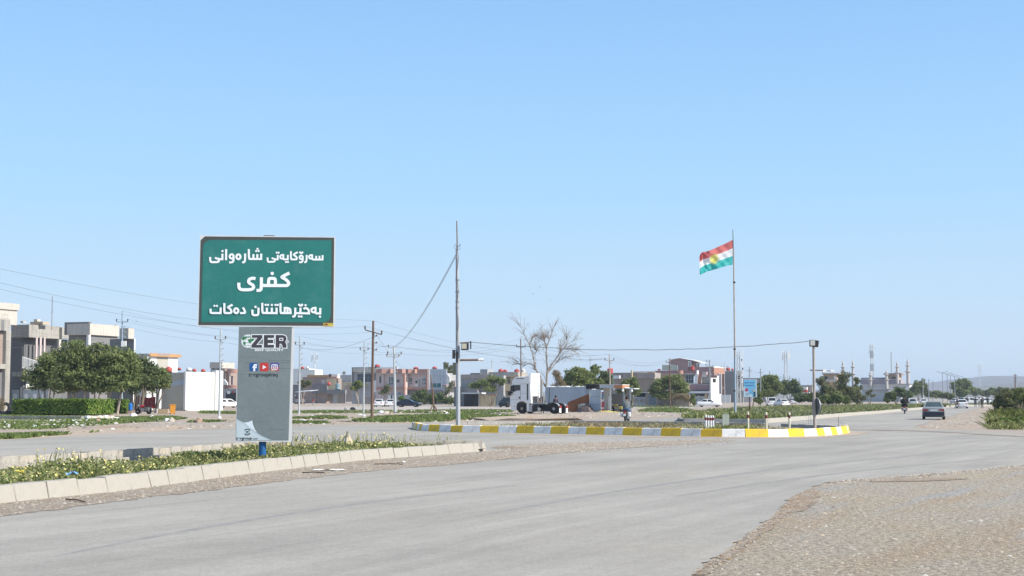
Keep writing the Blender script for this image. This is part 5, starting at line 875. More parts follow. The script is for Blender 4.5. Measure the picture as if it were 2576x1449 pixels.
for x0, x1, y0, y1 in ((1238, 1282, 434, 474), (1330, 1382, 440, 470)):
    mb = MB(); a = L2(*c6(x0, y0)); b = L2(*c6(x1, y1)); mb.box(a.x, b.x, -.07, .07, b.z+.03, a.z); mb.lathe([(.05, a.x), (.05, a.x+.12)], (0, -.03, b.z+.03), 10, axis='X'); mb.build('camera', WHITE, ar)
mb = MB(); mb.tube([L2(*c6(1240, 447)), L2(*c6(1340, 458))], .015, 5); mb.build('camera_link', DARK, ar)
q = L2(*c6(1170, 880), .02); Mx = Matrix.Translation(q) @ Matrix.Rotation(math.radians(16), 4, 'Z') @ Matrix.Rotation(math.radians(90), 4, 'Y'); mb = MB(); prof = [(.405, -.02), (.40, .02), (.34, .07), (.2, .12), (.05, .13)]; tmp = MB(); tmp.lathe(prof, (0, 0, 0), 28); mb.add([Mx @ Vector(v) for v in tmp.v], tmp.f); mm = mb.build('mirror_back', DARK, t, smooth=True); mb = MB(); tmp = MB(); tmp.lathe([(.43, -.05), (.43, -.02), (.39, -.02), (.39, -.05)], (0, 0, 0), 28); mb.add([Mx @ Vector(v) for v in tmp.v], tmp.f); mb.build('mirror_rim', STEEL, mm)
# twin armed street lights down the median
sl0 = None
ST = [(2372, 470), (2384, 496), (2392, 522), (2402.5, 545), (2412, 570), (2419, 610), (2427, 650), (2434, 700), (2440, 760), (2446, 830)]
for i, (x, Y) in enumerate(ST):
    q = AT(x, 1000, Y); lab = ['nearest', 'second', 'third', 'fourth', 'fifth', 'sixth', 'seventh', 'eighth', 'ninth', 'farthest'][i]+' of the twin armed street lights receding down the median'
    if sl0 is None:
        sl0 = thing('street_light', lab, 'street light', (q.x, q.y, 0), 0, 'street lights along the median'); mb = MB(); mb.tube([(0, 0, 0), (0, 0, 10)], [.17, .11], 8); mb.build('shaft', STEEL, sl0, smooth=True)
        for sg in (-1, 1): mb = MB(); mb.tube([(0, 0, 9.9), (sg*1.4, 0, 10.25)], .08, 6); a_ = mb.build('arm', STEEL, sl0); mb = MB(); M4 = Matrix.Translation((sg*1.55, 0, 10.28)); mb.box(-.4, .4, -.13, .13, -.06, .06, 0, M4); mb.build('lamp_head', STEEL, a_)
    else: dup(sl0, (q.x, q.y, 0), 0, lab)
# telecom masts
def mast(label, x, ytop, Y, w, kind):
    P = AT(x, 1000, Y); P.z = 0; T = AT(x, ytop, Y).z; t = thing('telecom_mast', label, 'telecom mast', P); mb = MB(); n = max(6, int(T/2.2)); R = [(w*(1-.45*i/n)) for i in range(n+1)]
    for a in range(4): ang = PI/4+a*PI/2; mb.tube([(R[i]*math.cos(ang), R[i]*math.sin(ang), T*i/n) for i in range(n+1)], .07, 4)
    for i in range(n):
        for a in range(4): A = PI/4+a*PI/2; B = A+PI/2; mb.tube([(R[i]*math.cos(A), R[i]*math.sin(A), T*i/n), (R[i+1]*math.cos(B), R[i+1]*math.sin(B), T*(i+1)/n)], .045, 3); mb.tube([(R[i]*math.cos(A), R[i]*math.sin(A), T*i/n), (R[i]*math.cos(B), R[i]*math.sin(B), T*i/n)], .04, 3)
    mb.build('lattice_frame', M_POLE, t); Rr = random.Random(int(x))
    if kind == 'thin': return t
    for k in range(7 if kind == 'busy' else 3):
        z = T*(1-.03-.085*k) if kind == 'busy' else T*(.97-.05*k)
        for sg in (-1, 1):
            mb = MB(); rr = w*.55+Rr.uniform(.35, .8); mb.box(sg*rr-.16, sg*rr+.16, -.1, .1, z-.9, z+.9); mb.tube([(0, 0, z), (sg*rr, 0, z)], .04, 4); mb.build('antenna_panel', WHITE, t)
    if kind == 'drum':
        for k in (0, 1, 2): mb = MB(); mb.box(-w*.75, w*.75, -w*.7, w*.7, T*(.3+.23*k), T*(.42+.23*k)); mb.build('mast_shroud', STEEL, t)
    return t
mast('pale lattice mast behind the blank white roof right of the sign', 790, 889, 600, .9, 'few'); mast('lattice mast crowded with antennas beside the flagpole', 1859, 885, 400, .8, 'busy'); mast('lattice mast with side antenna panels above the roadside trees', 1978, 884, 480, .9, 'few'); mast('tall banded mast rising behind the mosque roof', 2195, 866, 720, 1.0, 'drum'); mast('thin needle mast on the mosque tower', 2244, 885, 640, .28, 'thin'); mast('hazy lattice mast far off above the hills', 2466.7, 917, 1300, 2.0, 'few')
# wires
def wire(a, b, sag, label, r=.016, n=18, group='overhead wires', jit=0):
    pts = []; R = random.Random(int(a.x*10+b.x*7))
    for i in range(n+1): u = i/n; p = a.lerp(b, u); p.z -= 4*sag*u*(1-u)-(R.uniform(-jit, jit) if 0 < i < n else 0); pts.append(p-a)
    mb = MB(); mb.tube(pts, r*.62, 4); o = mb.build('power_cable', M_WIRE); o.location = a; return tag(o, label, 'cable', group)
A = ATT
NM = {'P1': 'the blue pole', 'P2': 'the pole by the white house', 'P3': 'the pole beside the sign', 'P4': 'the thin pale pole', 'P5': 'the wooden pole', 'P6': 'the thick white pole', 'P8': 'the pole over the lorry', 'P9': 'the pole behind the kiosk', 'P10': 'the pole before the dark tree', 'P11': 'the crowded grey pole', 'P12': 'the pole by the flagpole'}
ORD = ['top', 'second', 'third', 'fourth', 'fifth', 'lowest']
for k_, ((x, y), q, sg) in enumerate((((-60, 664), A['P5'][0], .5), ((-60, 697), A['P5'][1], .9), ((-60, 713), A['P5'][2], 1.0))): wire(AT(x, y, 60), q, sg, ['highest', 'middle', 'lowest'][k_]+' long wire crossing the sky from the left edge to the brown wooden pole', .009)
for i, (y0, y1) in enumerate(((783, 858), (800, 868), (822, 878), (842, 857))): wire(AT(-30, y0+30, 118), AT(306, y1, A['P1'][0].y), .3, ORD[i]+' of four low wires before the left houses reaching the blue pole', .010)
ks = ['P1', 'P2', 'P3', 'P4', 'P6']
for a, b in zip(ks, ks[1:]):
    for i in range(4):
        if i < len(A[a]) and i < len(A[b]): wire(A[a][i], A[b][i], .18+.03*i, ORD[i]+' line between '+NM[a]+' and '+NM[b], .012)
for dz in (0, -.12): wire(AT(1147, 640+dz*-45, 72), A['P6'][0]+Vector((0, 0, dz)), .75, ('upper' if dz == 0 else 'lower')+' of two steep cables dropping left from the lamp pole top', .024)
wire(AT(*c4(440, 350), 72), AT(2035, 858, 69), .42, 'slack bundled cable between the lamp pole and the lamp post', .022, 40, None, .02)
for i in range(3): wire(A['P5'][i], A['P9'][i], 1.2, ORD[i]+' faint wire from the wooden pole to the pole behind the kiosk', .012)
wire(A['P5'][3], AT(*cD(1500, 165), 330), 1.5, 'service wire from the wooden pole to the pink terrace', .02); wire(A["P5"][3], A["P4"][1], .3, 'short wire between the thin pole and the wooden pole', .014); wire(A['P5'][4], A['P6'][1], .25, 'short wire from the wooden pole to the thick white pole', .014); wire(A['P3'][3], A['P5'][3], .6, 'wire from the pole beside the sign to the wooden pole', .016)
for a, b in (('P6', 'P8'), ('P8', 'P9'), ('P9', 'P10'), ('P10', 'P11'), ('P11', 'P12')):
    for i in range(3): wire(A[a][min(i, len(A[a])-1)], A[b][min(i, len(A[b])-1)], .9, ORD[i]+' line between '+NM[a]+' and '+NM[b], .016)
NF = dict(zip(['F%d' % f[0] for f in far], ['first', 'second', 'third', 'fourth', 'fifth', 'sixth', 'seventh', 'last'])); NF['P12'] = 'nearest'
fk = ['P12']+['F%d' % f[0] for f in far]
for a, b in zip(fk, fk[1:]):
    for i in (1, 2): wire(A[a][min(i, len(A[a])-1)], A[b][min(i, len(A[b])-1)], .6, ('left' if i == 1 else 'right')+' wire between the '+NF[a]+' and '+NF[b]+' poles of the far row', .016, 8)
# ---------------------------------------------------------------- vegetation
LF_TREE = leafmat('leaf_dark_green', (.105, .138, .062), (.205, .25, .095), (.38, .39, .17), .42); LF_DARK = leafmat('leaf_deep_green', (.08, .115, .06), (.15, .195, .088), (.275, .30, .14), .42); LF_HEDGE = leafmat('leaf_hedge', (.04, .08, .018), (.13, .21, .04), (.28, .34, .085), .16); LF_OLIVE = leafmat('leaf_olive', (.105, .12, .062), (.19, .205, .10), (.31, .31, .165), .38); LF_YEL = leafmat('leaf_yellow_green', (.045, .065, .02), (.13, .15, .045), (.24, .24, .09)); LF_DRY = leafmat('dry_stems', (.16, .12, .07), (.30, .24, .15), (.42, .36, .24))
LF_GRASS = leafmat('grass_blade', (.08, .115, .035), (.16, .215, .07), (.33, .34, .16)); LF_WEED = leafmat('weed_blade', (.095, .125, .04), (.25, .27, .11), (.52, .48, .25)); LF_PALE = leafmat('pale_weed', (.11, .13, .06), (.27, .28, .16), (.46, .44, .31)); BARK = mat('bark', (.20, .16, .12), .9, .3, 2, .4); BARKL = mat('pale_bark', (.40, .33, .26), .9, .25, 2, .3); M_FLW = mat('yellow_flower', (.60, .52, .16), .6, .2, 9)
def leaf_quads(C, size, rng, up=.35, aspect=.5, out=None):
    n = len(C); d = rng.normal(size=(n, 3)); d[:, 2] += up
    if out is not None: d = d*.6+out
    d = d; d /= np.linalg.norm(d, axis=1)[:, None]; a = rng.normal(size=(n, 3)); a -= d*(a*d).sum(1)[:, None]; a /= np.linalg.norm(a, axis=1)[:, None]; b = np.cross(d, a); s = size*rng.uniform(.55, 1.3, n)[:, None]
    V = np.stack([C-a*s*.5, C+b*s*.5*aspect, C+a*s*.5, C-b*s*.5*aspect], 1).reshape(-1, 3); return V, np.arange(n*4).reshape(n, 4)
def crown_pts(lobes, n, rng, shell=.3):
    out = []; nrm = []; tot = sum((l[3]*l[4]*l[5])**.67 for l in lobes)
    for cx, cy, cz, rx, ry, rz in lobes:
        k = int(n*(rx*ry*rz)**.67/tot)+1; m = int(np.clip(k/45, 8, 30)); R3 = np.array([rx, ry, rz]); d = rng.normal(size=(m, 3)); d /= np.linalg.norm(d, axis=1)[:, None]
        cen = d*(rng.uniform(.2, .92, m)[:, None]); rad = rng.uniform(.28, .55, m); w = rad**2; idx = rng.choice(m, k, p=w/w.sum()); v = rng.normal(size=(k, 3)); v /= np.linalg.norm(v, axis=1)[:, None]; v[:, 2] *= .75
        r = (shell+(1-shell)*rng.random(k)**.6)*rad[idx]*rng.uniform(.8, 1.25, k); out.append(np.array([cx, cy, cz])+(cen[idx]+v*r[:, None])*R3); nrm.append(v*.75+cen[idx]*.5)
    return np.vstack(out), np.vstack(nrm)
def tree(name, label, cat, base, lobes, lm, n=3000, size=.24, trunks=None, Y=None, group=None, bark=BARK, r=.14, z0=0, aspect=.5, up=.35, deep=.9):
    P = G(*base) if Y is None else AT(base[0], 1000, Y); P = Vector((P.x, P.y, z0)); s = MPP(P); t = thing(name, label, cat, P, 0, group); rng = np.random.default_rng(abs(hash((base[0], base[1], len(lobes)))) % 99991)
    Lb = []
    for i, (x, y, rx, ry) in enumerate(lobes): q = AT(x, y, P.y)-P; Lb.append((q.x, rng.uniform(-.35, .35)*rx*s, q.z, rx*s, rx*s*deep, ry*s))
    Cp, On = crown_pts(Lb, n, rng); V, Fq = leaf_quads(Cp, size, rng, up, aspect, On*.8); link('crown', fast_mesh('crown', V, Fq, lm), t)
    if trunks is not None:
        mb = MB(); R = random.Random(int(base[0]))
        for k, (bx, li) in enumerate(trunks):
            b = Vector(((bx-base[0])*s, R.uniform(-.3, .3), -.05))
            for L_ in (li if isinstance(li, (list, tuple)) else [li]):
                c = Vector(Lb[L_ % len(Lb)][:3]); L_ = L_ % len(Lb); m_ = b.lerp(c, .45)+Vector((R.uniform(-.25, .25), R.uniform(-.2, .2), .1)); rr = r*R.uniform(.7, 1.1); mb.tube([b, b.lerp(m_, .5)+Vector((R.uniform(-.08, .08), 0, 0)), m_, c], [rr, rr*.8, rr*.6, rr*.25], 7)
                for _ in range(3): e = c+Vector((R.uniform(-1, 1)*Lb[L_][3]*.7, R.uniform(-1, 1)*Lb[L_][4]*.6, R.uniform(-.3, .8)*Lb[L_][5])); mb.tube([m_.lerp(c, R.uniform(0, .8)), e], [rr*.35, rr*.1], 5)
        mb.build('trunk', bark, t, smooth=True)
    return t
GT = 'leafy trees in the hedged garden'
tree('garden_tree', 'leftmost garden tree with low drooping crown before the stone house', 'tree', (118, 1041), [(90, 945, 36, 26), (118, 922, 42, 32), (140, 902, 32, 26), (135, 958, 38, 28), (105, 962, 32, 20)], LF_TREE, 7000, .34, [(112, [0, 1]), (124, [2, 3])], group=GT, bark=BARKL)
tree('garden_tree', 'tallest garden tree crowned above the balcony parapet', 'tree', (182, 1042), [(168, 903, 40, 34), (190, 882, 36, 28), (178, 948, 46, 38), (208, 905, 36, 30), (165, 965, 40, 22)], LF_TREE, 9000, .34, [(178, [0, 1]), (186, [2, 3])], group=GT, bark=BARKL)
tree('garden_tree', 'garden tree behind the hedge corner with pale leaning stems', 'tree', (232, 1042), [(228, 890, 44, 32), (248, 912, 44, 36), (225, 950, 46, 36), (262, 952, 40, 34), (235, 968, 46, 20)], LF_TREE, 9000, .34, [(214, [0, 2]), (240, [1, 3])], group=GT, bark=BARKL)
tree('garden_tree', 'garden tree with forked pale trunk over the sunlit hedge', 'tree', (283, 1042), [(283, 903, 42, 34), (312, 905, 38, 30), (290, 945, 46, 38), (325, 938, 36, 36), (300, 968, 46, 20)], LF_TREE, 9000, .34, [(270, [0, 2]), (296, [1, 3])], group=GT, bark=BARKL)
tree('garden_tree', 'darker garden tree standing over the blue bin and motorcycle', 'tree', (345, 1040), [(346, 920, 34, 28), (362, 948, 40, 34), (338, 958, 38, 32), (374, 926, 28, 22)], LF_DARK, 7000, .34, [(332, [0, 2]), (352, [1, 3])], group=GT)
tree('garden_tree', 'rightmost garden tree hanging over the beige house side', 'tree', (390, 1036), [(392, 940, 32, 24), (410, 950, 26, 22), (385, 966, 34, 24), (420, 962, 15, 16)], LF_TREE, 5500, .34, [(385, [0, 2]), (392, [1, 3])], group=GT)
def hedge(label, px, py, c, xl, xc, xr, yt, n):
    h = House('hedge', label, 'hedge', px, py, c); a = h.fpt(xc, yt); xL = h.fpt(xl, py)[0]; Ly = h.spt(xr, py, a[0])[0]; H_ = a[1]; rng = np.random.default_rng(int(px)); W_ = a[0]-xL
    mb = MB(); mb.box(xL+.25, a[0]-.25, .25, Ly-.25, 0.05, H_-.25); mb.build('dark_core', mat('hedge_core', (.02, .026, .012), .95, .2, 3), h.t); pts = []; ons = []  # near-black box in place of the shade among the hedge leaves
    for nv_, ar, f in (((0, -1, .3), W_*H_, lambda q: np.stack([xL+q[:, 0]*W_, q[:, 2]*.25, q[:, 1]*H_], 1)), ((1, 0, .3), Ly*H_, lambda q: np.stack([a[0]-q[:, 2]*.25, q[:, 0]*Ly, q[:, 1]*H_], 1)), ((0, 0, 1), W_*Ly, lambda q: np.stack([xL+q[:, 0]*W_, q[:, 1]*Ly, H_-q[:, 2]*.2], 1))):
        k = int(n*ar/(W_*H_+Ly*H_+W_*Ly)); pts.append(f(rng.random((k, 3)))); ons.append(np.tile(nv_, (k, 1)))
    C = np.vstack(pts); C += rng.normal(size=C.shape)*.07; C[:, 2] = np.maximum(C[:, 2], .1+.18*(np.sin(C[:, 0]*2.1)+1)*.5); V, Fq = leaf_quads(C, .22, rng, .1, .6, np.vstack(ons)*2.0); link('foliage', fast_mesh('foliage', V, Fq, LF_HEDGE), h.t); return h.t
hedge('long clipped hedge with a dark shaded front and a bright right face', 597, 1012, c1, 78, 597, 775, 905, 14000); hedge('short clipped hedge block behind the blue bin', 862, 1000, c1, 772, 840, 872, 908, 3500)
# small trees and bushes of the middle ground
tree('small_tree', 'thin young tree with pale trunk by the maroon gate', 'tree', (761, 1026), [(765, 968, 14, 8), (755, 960, 9, 7), (778, 962, 12, 8)], LF_OLIVE, 1530, .3, [(761, [0, 1])], Y=300, bark=BARKL, r=.12)
tree('small_tree', 'small tree with white trunk in front of the barred gate', 'tree', (904, 1025), [(890, 975, 14, 9), (905, 970, 14, 10), (898, 962, 13, 7)], LF_TREE, 2720, .3, [(902, [0, 1, 2])], Y=255, bark=BARKL, r=.11)
tree('small_tree', 'small olive tree before the pink terrace low wall', 'tree', (963, 1021), [(968, 985, 12, 8), (972, 974, 11, 8), (960, 990, 9, 5)], LF_OLIVE, 1870, .3, [(965, [0, 1])], Y=300, r=.1)
tree('bush', 'round bright green bush beside the parked dark saloon', 'bush', (1011, 1016), [(1010, 1001, 10, 7), (1014, 1006, 8, 6)], LF_HEDGE, 1530, .32, Y=310)
tree('bush', 'big dark garden bush between the saloon and the tripod post', 'bush', (1055, 1019), [(1048, 1000, 16, 14), (1062, 988, 16, 11), (1070, 1002, 16, 16), (1040, 1010, 12, 9)], LF_DARK, 6120, .34, Y=290)
tree('bush', 'wide dark green bush right of the tripod post', 'bush', (1100, 1020), [(1088, 1002, 15, 14), (1105, 1000, 14, 12), (1118, 1008, 12, 11)], LF_DARK, 5100, .34, Y=280)
tree('bush', 'low dark bush beside the lamp pole', 'bush', (1135, 1020), [(1132, 1006, 10, 13), (1143, 1010, 8, 8)], LF_TREE, 2210, .32, Y=285)
tree('small_tree', 'thin brownish tree by the low dark wall near the lamp pole', 'tree', (1128, 1018), [(1128, 978, 12, 12), (1136, 965, 9, 9), (1120, 990, 9, 8)], LF_OLIVE, 1190, .28, [(1130, [0, 1, 2])], Y=310)
tree('eucalyptus', 'pale olive tree seen behind the shiny clad house', 'tree', (1128, 1010), [(1122, 920, 9, 9), (1130, 932, 12, 12), (1124, 950, 10, 12), (1140, 925, 8, 8)], LF_OLIVE, 3740, .45, [(1128, [0, 1])], Y=420)
tree('small_tree', 'spreading green tree before the long grey house', 'tree', (1237, 1022), [(1195, 968, 18, 10), (1218, 962, 22, 12), (1245, 955, 20, 12), (1262, 960, 16, 10), (1230, 978, 20, 10)], LF_TREE, 6120, .32, [(1235, [0, 1, 2, 3])], Y=262, r=.15)
tree('bush', 'low bright clipped bush by the garage left of the lorry', 'bush', (1205, 1020), [(1195, 1010, 10, 9), (1208, 1008, 12, 10), (1217, 1011, 7, 8)], LF_HEDGE, 2890, .3, Y=275)
tree('broad_tree', 'large green tree behind the container nearest the bare tree', 'tree', (1450, 1022), [(1440, 950, 26, 26), (1425, 970, 20, 24), (1462, 938, 22, 20), (1465, 970, 26, 22)], LF_TREE, 8840, .36, [(1450, [0, 3])], Y=215, r=.25)
tree('broad_tree', 'green tree behind the kiosk end of the container', 'tree', (1490, 1022), [(1485, 950, 20, 22), (1497, 930, 14, 13), (1505, 965, 20, 18), (1480, 975, 20, 14)], LF_TREE, 6120, .36, [(1490, [0, 2])], Y=222, r=.2)
tree('broad_tree', 'small dark crowned tree behind the kiosk canopy', 'tree', (1522, 1022), [(1520, 945, 14, 13), (1530, 955, 14, 12), (1522, 970, 18, 13)], LF_DARK, 4080, .36, [(1524, [0, 1])], Y=225, r=.18)
tree('small_tree', 'leafy tree overhanging the grey compound wall beside the kiosk', 'tree', (1588, 1020), [(1575, 970, 18, 16), (1592, 962, 16, 14), (1600, 980, 14, 18), (1565, 985, 14, 12)], LF_TREE, 4420, .34, [(1590, [0, 1])], Y=262, r=.14)
tree('broad_tree', 'big dark spreading tree in front of the plum brick house', 'tree', (1690, 1022), [(1660, 968, 26, 24), (1690, 958, 28, 20), (1718, 970, 24, 22), (1675, 990, 28, 16), (1645, 985, 14, 16), (1712, 988, 20, 14)], LF_TREE, 11050, .36, [(1672, [0, 3]), (1688, [1, 2])], Y=268, r=.22)
tree('dry_creeper', 'dry straw coloured creeper hanging over the compound wall', 'creeper', (1718, 1022), [(1712, 996, 22, 10), (1728, 1005, 14, 14), (1700, 1000, 12, 9)], LF_DRY, 2200, .5, Y=262, aspect=.14)
tree('bush', 'narrow green bush between the dry creeper and the garage', 'bush', (1741, 1020), [(1742, 1000, 7, 12), (1744, 1010, 8, 8)], LF_TREE, 1360, .3, Y=260)
# bare tree
t = thing('bare_tree', 'leafless pale tree with two forked stems behind the white lorry', 'tree', AT(1378, 1000, 196)*1); t.location.z = 0; B0 = Vector(t.location); mb = MB(); RT = random.Random(4)
def Lb_(x, y, dy=0): return AT(*c4(x, y), 196+dy)-B0
stems = [([(1180, 1010), (1182, 780), (1192, 600), (1180, 480), (1185, 400), (1215, 320), (1245, 240), (1270, 160)], .34, .03), ([(1180, 800), (1100, 660), (1072, 600), (1050, 480), (1015, 380), (975, 300), (945, 230), (905, 165)], .24, .03), ([(1190, 640), (1245, 560), (1300, 480), (1345, 420), (1410, 360), (1480, 312)], .2, .03), ([(1190, 670), (1240, 600), (1300, 530), (1370, 500), (1440, 495)], .15, .03), ([(1185, 420), (1160, 340), (1162, 270)], .12, .03), ([(1072, 600), (1020, 560), (960, 580), (900, 560), (850, 570)], .12, .02), ([(1050, 480), (1085, 440), (1060, 400)], .1, .03), ([(1300, 480), (1330, 400), (1380, 340), (1385, 300)], .1, .02), ([(1015, 380), (1040, 310), (1080, 290)], .08, .02), ([(1345, 420), (1420, 410), (1470, 430)], .08, .02), ([(1215, 320), (1190, 300), (1150, 310)], .07, .02)]
for pts, ra, rb in stems:
    n = len(pts); dd = RT.uniform(-1.5, 1.5); Q = [Lb_(x, y, dd*i/n) for i, (x, y) in enumerate(pts)]; mb.tube(Q, [(ra+(rb-ra)*i/(n-1))*.48 for i in range(n)], 7)
    for _ in range(22 if ra < .22 else 30):
        i = RT.randrange(max(1, n//3), n); a = Q[i-1].lerp(Q[i], RT.random()); d = (Q[i]-Q[i-1]).normalized(); e = a+(d+Vector((RT.uniform(-1, 1), RT.uniform(-1, 1), RT.uniform(-.5, .9)))*.9).normalized()*RT.uniform(.8, 2.2); f = e+Vector((RT.uniform(-.5, .5), RT.uniform(-.5, .5), RT.uniform(-.5, .3))); mb.tube([a, a.lerp(e, .5)+Vector((0, 0, .1)), e, f], [.028, .02, .014, .009], 4)
        for _2 in range(2): g = a.lerp(e, RT.uniform(.3, 1)); mb.tube([g, g+Vector((RT.uniform(-.6, .6), RT.uniform(-.6, .6), RT.uniform(-.6, .5)))], [.016, .009], 3)
mb.build('trunk', mat('grey_brown_bark', (.29, .235, .19), .9, .25, 2, .3), t)
tree('dry_vine', 'curtain of dry hanging vines beside the bare trunk', 'vine', (1412, 1020), [(1402, 945, 16, 22), (1412, 965, 14, 26), (1395, 975, 12, 20)], LF_DRY, 1500, .7, [(1398, [0]), (1415, [1])], Y=205, aspect=.08, r=.1, bark=BARKL)
# roadside trees on the right
RS = 'roadside trees right of the flagpole'
tree('roadside_tree', 'round dense tree just right of the small blue poster', 'tree', (1925, 1015), [(1912, 975, 20, 20), (1935, 960, 24, 20), (1950, 978, 22, 20), (1925, 988, 22, 14)], LF_TREE, 8500, .45, [(1930, [0, 1])], Y=290, group=RS)
tree('roadside_tree', 'darker tree between the round tree and the parked cars', 'tree', (1985, 1012), [(1975, 975, 20, 18), (1995, 968, 16, 14), (2005, 985, 18, 16)], LF_DARK, 5440, .5, [(1985, [0, 1])], Y=340, group=RS)
tree('palm', 'small spiky palm behind the blue poster', 'palm tree', (1893, 1018), [(1893, 980, 12, 10)], LF_OLIVE, 420, 1.1, [(1893, [0])], Y=235, aspect=.08, r=.16)
tree('conifer_bush', 'pointed green bush below the round roadside tree', 'bush', (1910, 1020), [(1908, 1006, 12, 10), (1910, 992, 8, 10)], LF_TREE, 2210, .35, Y=225)
tree('bush', 'dark rounded bush left of the lamp post', 'bush', (2030, 1020), [(2015, 1003, 16, 11), (2035, 998, 18, 13), (2050, 1006, 16, 10)], LF_DARK, 4420, .4, Y=240)
for lab, b, lb, Y, n in (('left weeping olive green tree by the lamp post', 2070, [(2066, 958, 13, 20), (2075, 978, 16, 20), (2062, 995, 16, 16), (2090, 985, 18, 18)], 235, 3600), ('tallest weeping tree right of the lamp post', 2128, [(2125, 952, 17, 17), (2118, 972, 22, 20), (2135, 985, 22, 22), (2105, 990, 20, 18)], 240, 4400), ('narrow weeping tree at the mosque end of the clump', 2155, [(2156, 955, 10, 14), (2158, 978, 14, 18), (2150, 1000, 20, 16), (2166, 1002, 13, 13)], 250, 3000)):
    tree('weeping_tree', lab, 'tree', (b, 1018), lb, LF_OLIVE, n, .5, [(b, [0, 1, 2])], Y=Y, aspect=.22, up=-.2, group='weeping olive green trees by the road')
tree('bush', 'dark leafy bush under the weeping trees', 'bush', (2090, 1020), [(2080, 1005, 18, 12), (2105, 1002, 18, 14), (2125, 1008, 14, 10)], LF_TREE, 4420, .38, Y=225)
tree('roadside_tree', 'low dark tree in front of the mosque wall', 'tree', (2250, 1012), [(2245, 993, 16, 12), (2262, 985, 16, 12), (2280, 995, 18, 12), (2232, 1002, 10, 8)], LF_DARK, 4760, .55, [(2255, [0, 1])], Y=330, group=RS)
tree('roadside_tree', 'sparse little tree against the pale mosque wall', 'tree', (2190, 1014), [(2182, 990, 8, 7), (2190, 984, 6, 7), (2196, 995, 7, 5)], LF_OLIVE, 850, .45, [(2188, [0, 1])], Y=330)
tree('bush', 'yellow green bush on the median beside the black clad rider', 'bush', (2235, 1020), [(2232, 1008, 9, 9), (2246, 1000, 8, 9)], LF_YEL, 900, .4, Y=250)
tree('roadside_tree', 'hazy tree behind the right end of the mosque', 'tree', (2312, 1008), [(2305, 975, 14, 18), (2318, 968, 12, 14), (2298, 985, 10, 12), (2325, 985, 10, 14)], LF_TREE, 4420, .8, [(2310, [0, 1])], Y=520, group=RS)
tree('roadside_tree', 'large broken crowned tree standing over the far street lights', 'tree', (2420, 1006), [(2408, 975, 16, 18), (2425, 968, 18, 16), (2438, 978, 10, 12), (2398, 968, 10, 9), (2420, 988, 18, 12)], LF_TREE, 7140, .9, [(2415, [0, 1])], Y=560, group=RS, r=.4)
for i, (x, y, rx, ry, Y, lab) in enumerate(((2340, 990, 14, 10, 480, 'far low tree left of the street lights'), (2362, 992, 14, 9, 500, 'far low tree under the first street light'), (2385, 995, 14, 8, 430, 'far low tree in the median under the street lights'), (2455, 985, 14, 11, 700, 'far tree right of the broken crowned tree'), (2478, 988, 12, 9, 640, 'far tree in the right tree line nearest the road'), (2500, 985, 14, 9, 560, 'far tree in the middle of the right tree line'), (2522, 984, 14, 10, 480, 'far tree in the right tree line behind the bushes'))):
    tree('far_tree', lab, 'tree', (x, 1005), [(x-rx*.4, y, rx*.8, ry), (x+rx*.5, y+2, rx*.8, ry*.9)], LF_TREE if i % 2 else LF_OLIVE, 2550, .8, Y=Y, group='far trees where the road disappears')
for lab, b, lb, Y in (('big olive bush at the right edge over the reed fence', 2548, [(2522, 1000, 20, 16), (2545, 990, 24, 18), (2562, 1000, 24, 18), (2535, 1015, 26, 18), (2510, 1012, 16, 14)], 150), ('darker bush cut by the right picture edge', 2580, [(2572, 992, 20, 18), (2585, 1008, 22, 20)], 145)):
    tree('bush', lab, 'bush', (b, 1040), lb, LF_OLIVE if b < 2570 else LF_TREE, 11050, .22, [(b-15, [0, 1]), (b-2, [2])], Y=Y, r=.06, bark=BARKL)
rng = np.random.default_rng(3); mb = MB(); t = thing('reed_fence', 'dry straw reed fence under the bushes at the right edge', 'fence', AT(2505, 1000, 160)); t.location.z = 0; B0 = Vector(t.location)
a0 = AT(2500, 1000, 170)-B0; a1 = AT(2600, 1000, 138)-B0
for i in range(230): u = i/229; p = a0.lerp(a1, u)+Vector((rng.uniform(-.1, .1), rng.uniform(-.25, .25), 0)); p.z = 0; hh = rng.uniform(.7, 1.45); mb.tube([p, p+Vector((rng.uniform(-.12, .12), rng.uniform(-.1, .1), hh))], [.022, .012], 4)
tag(mb.build('reeds', LF_DRY, t), kind='stuff')
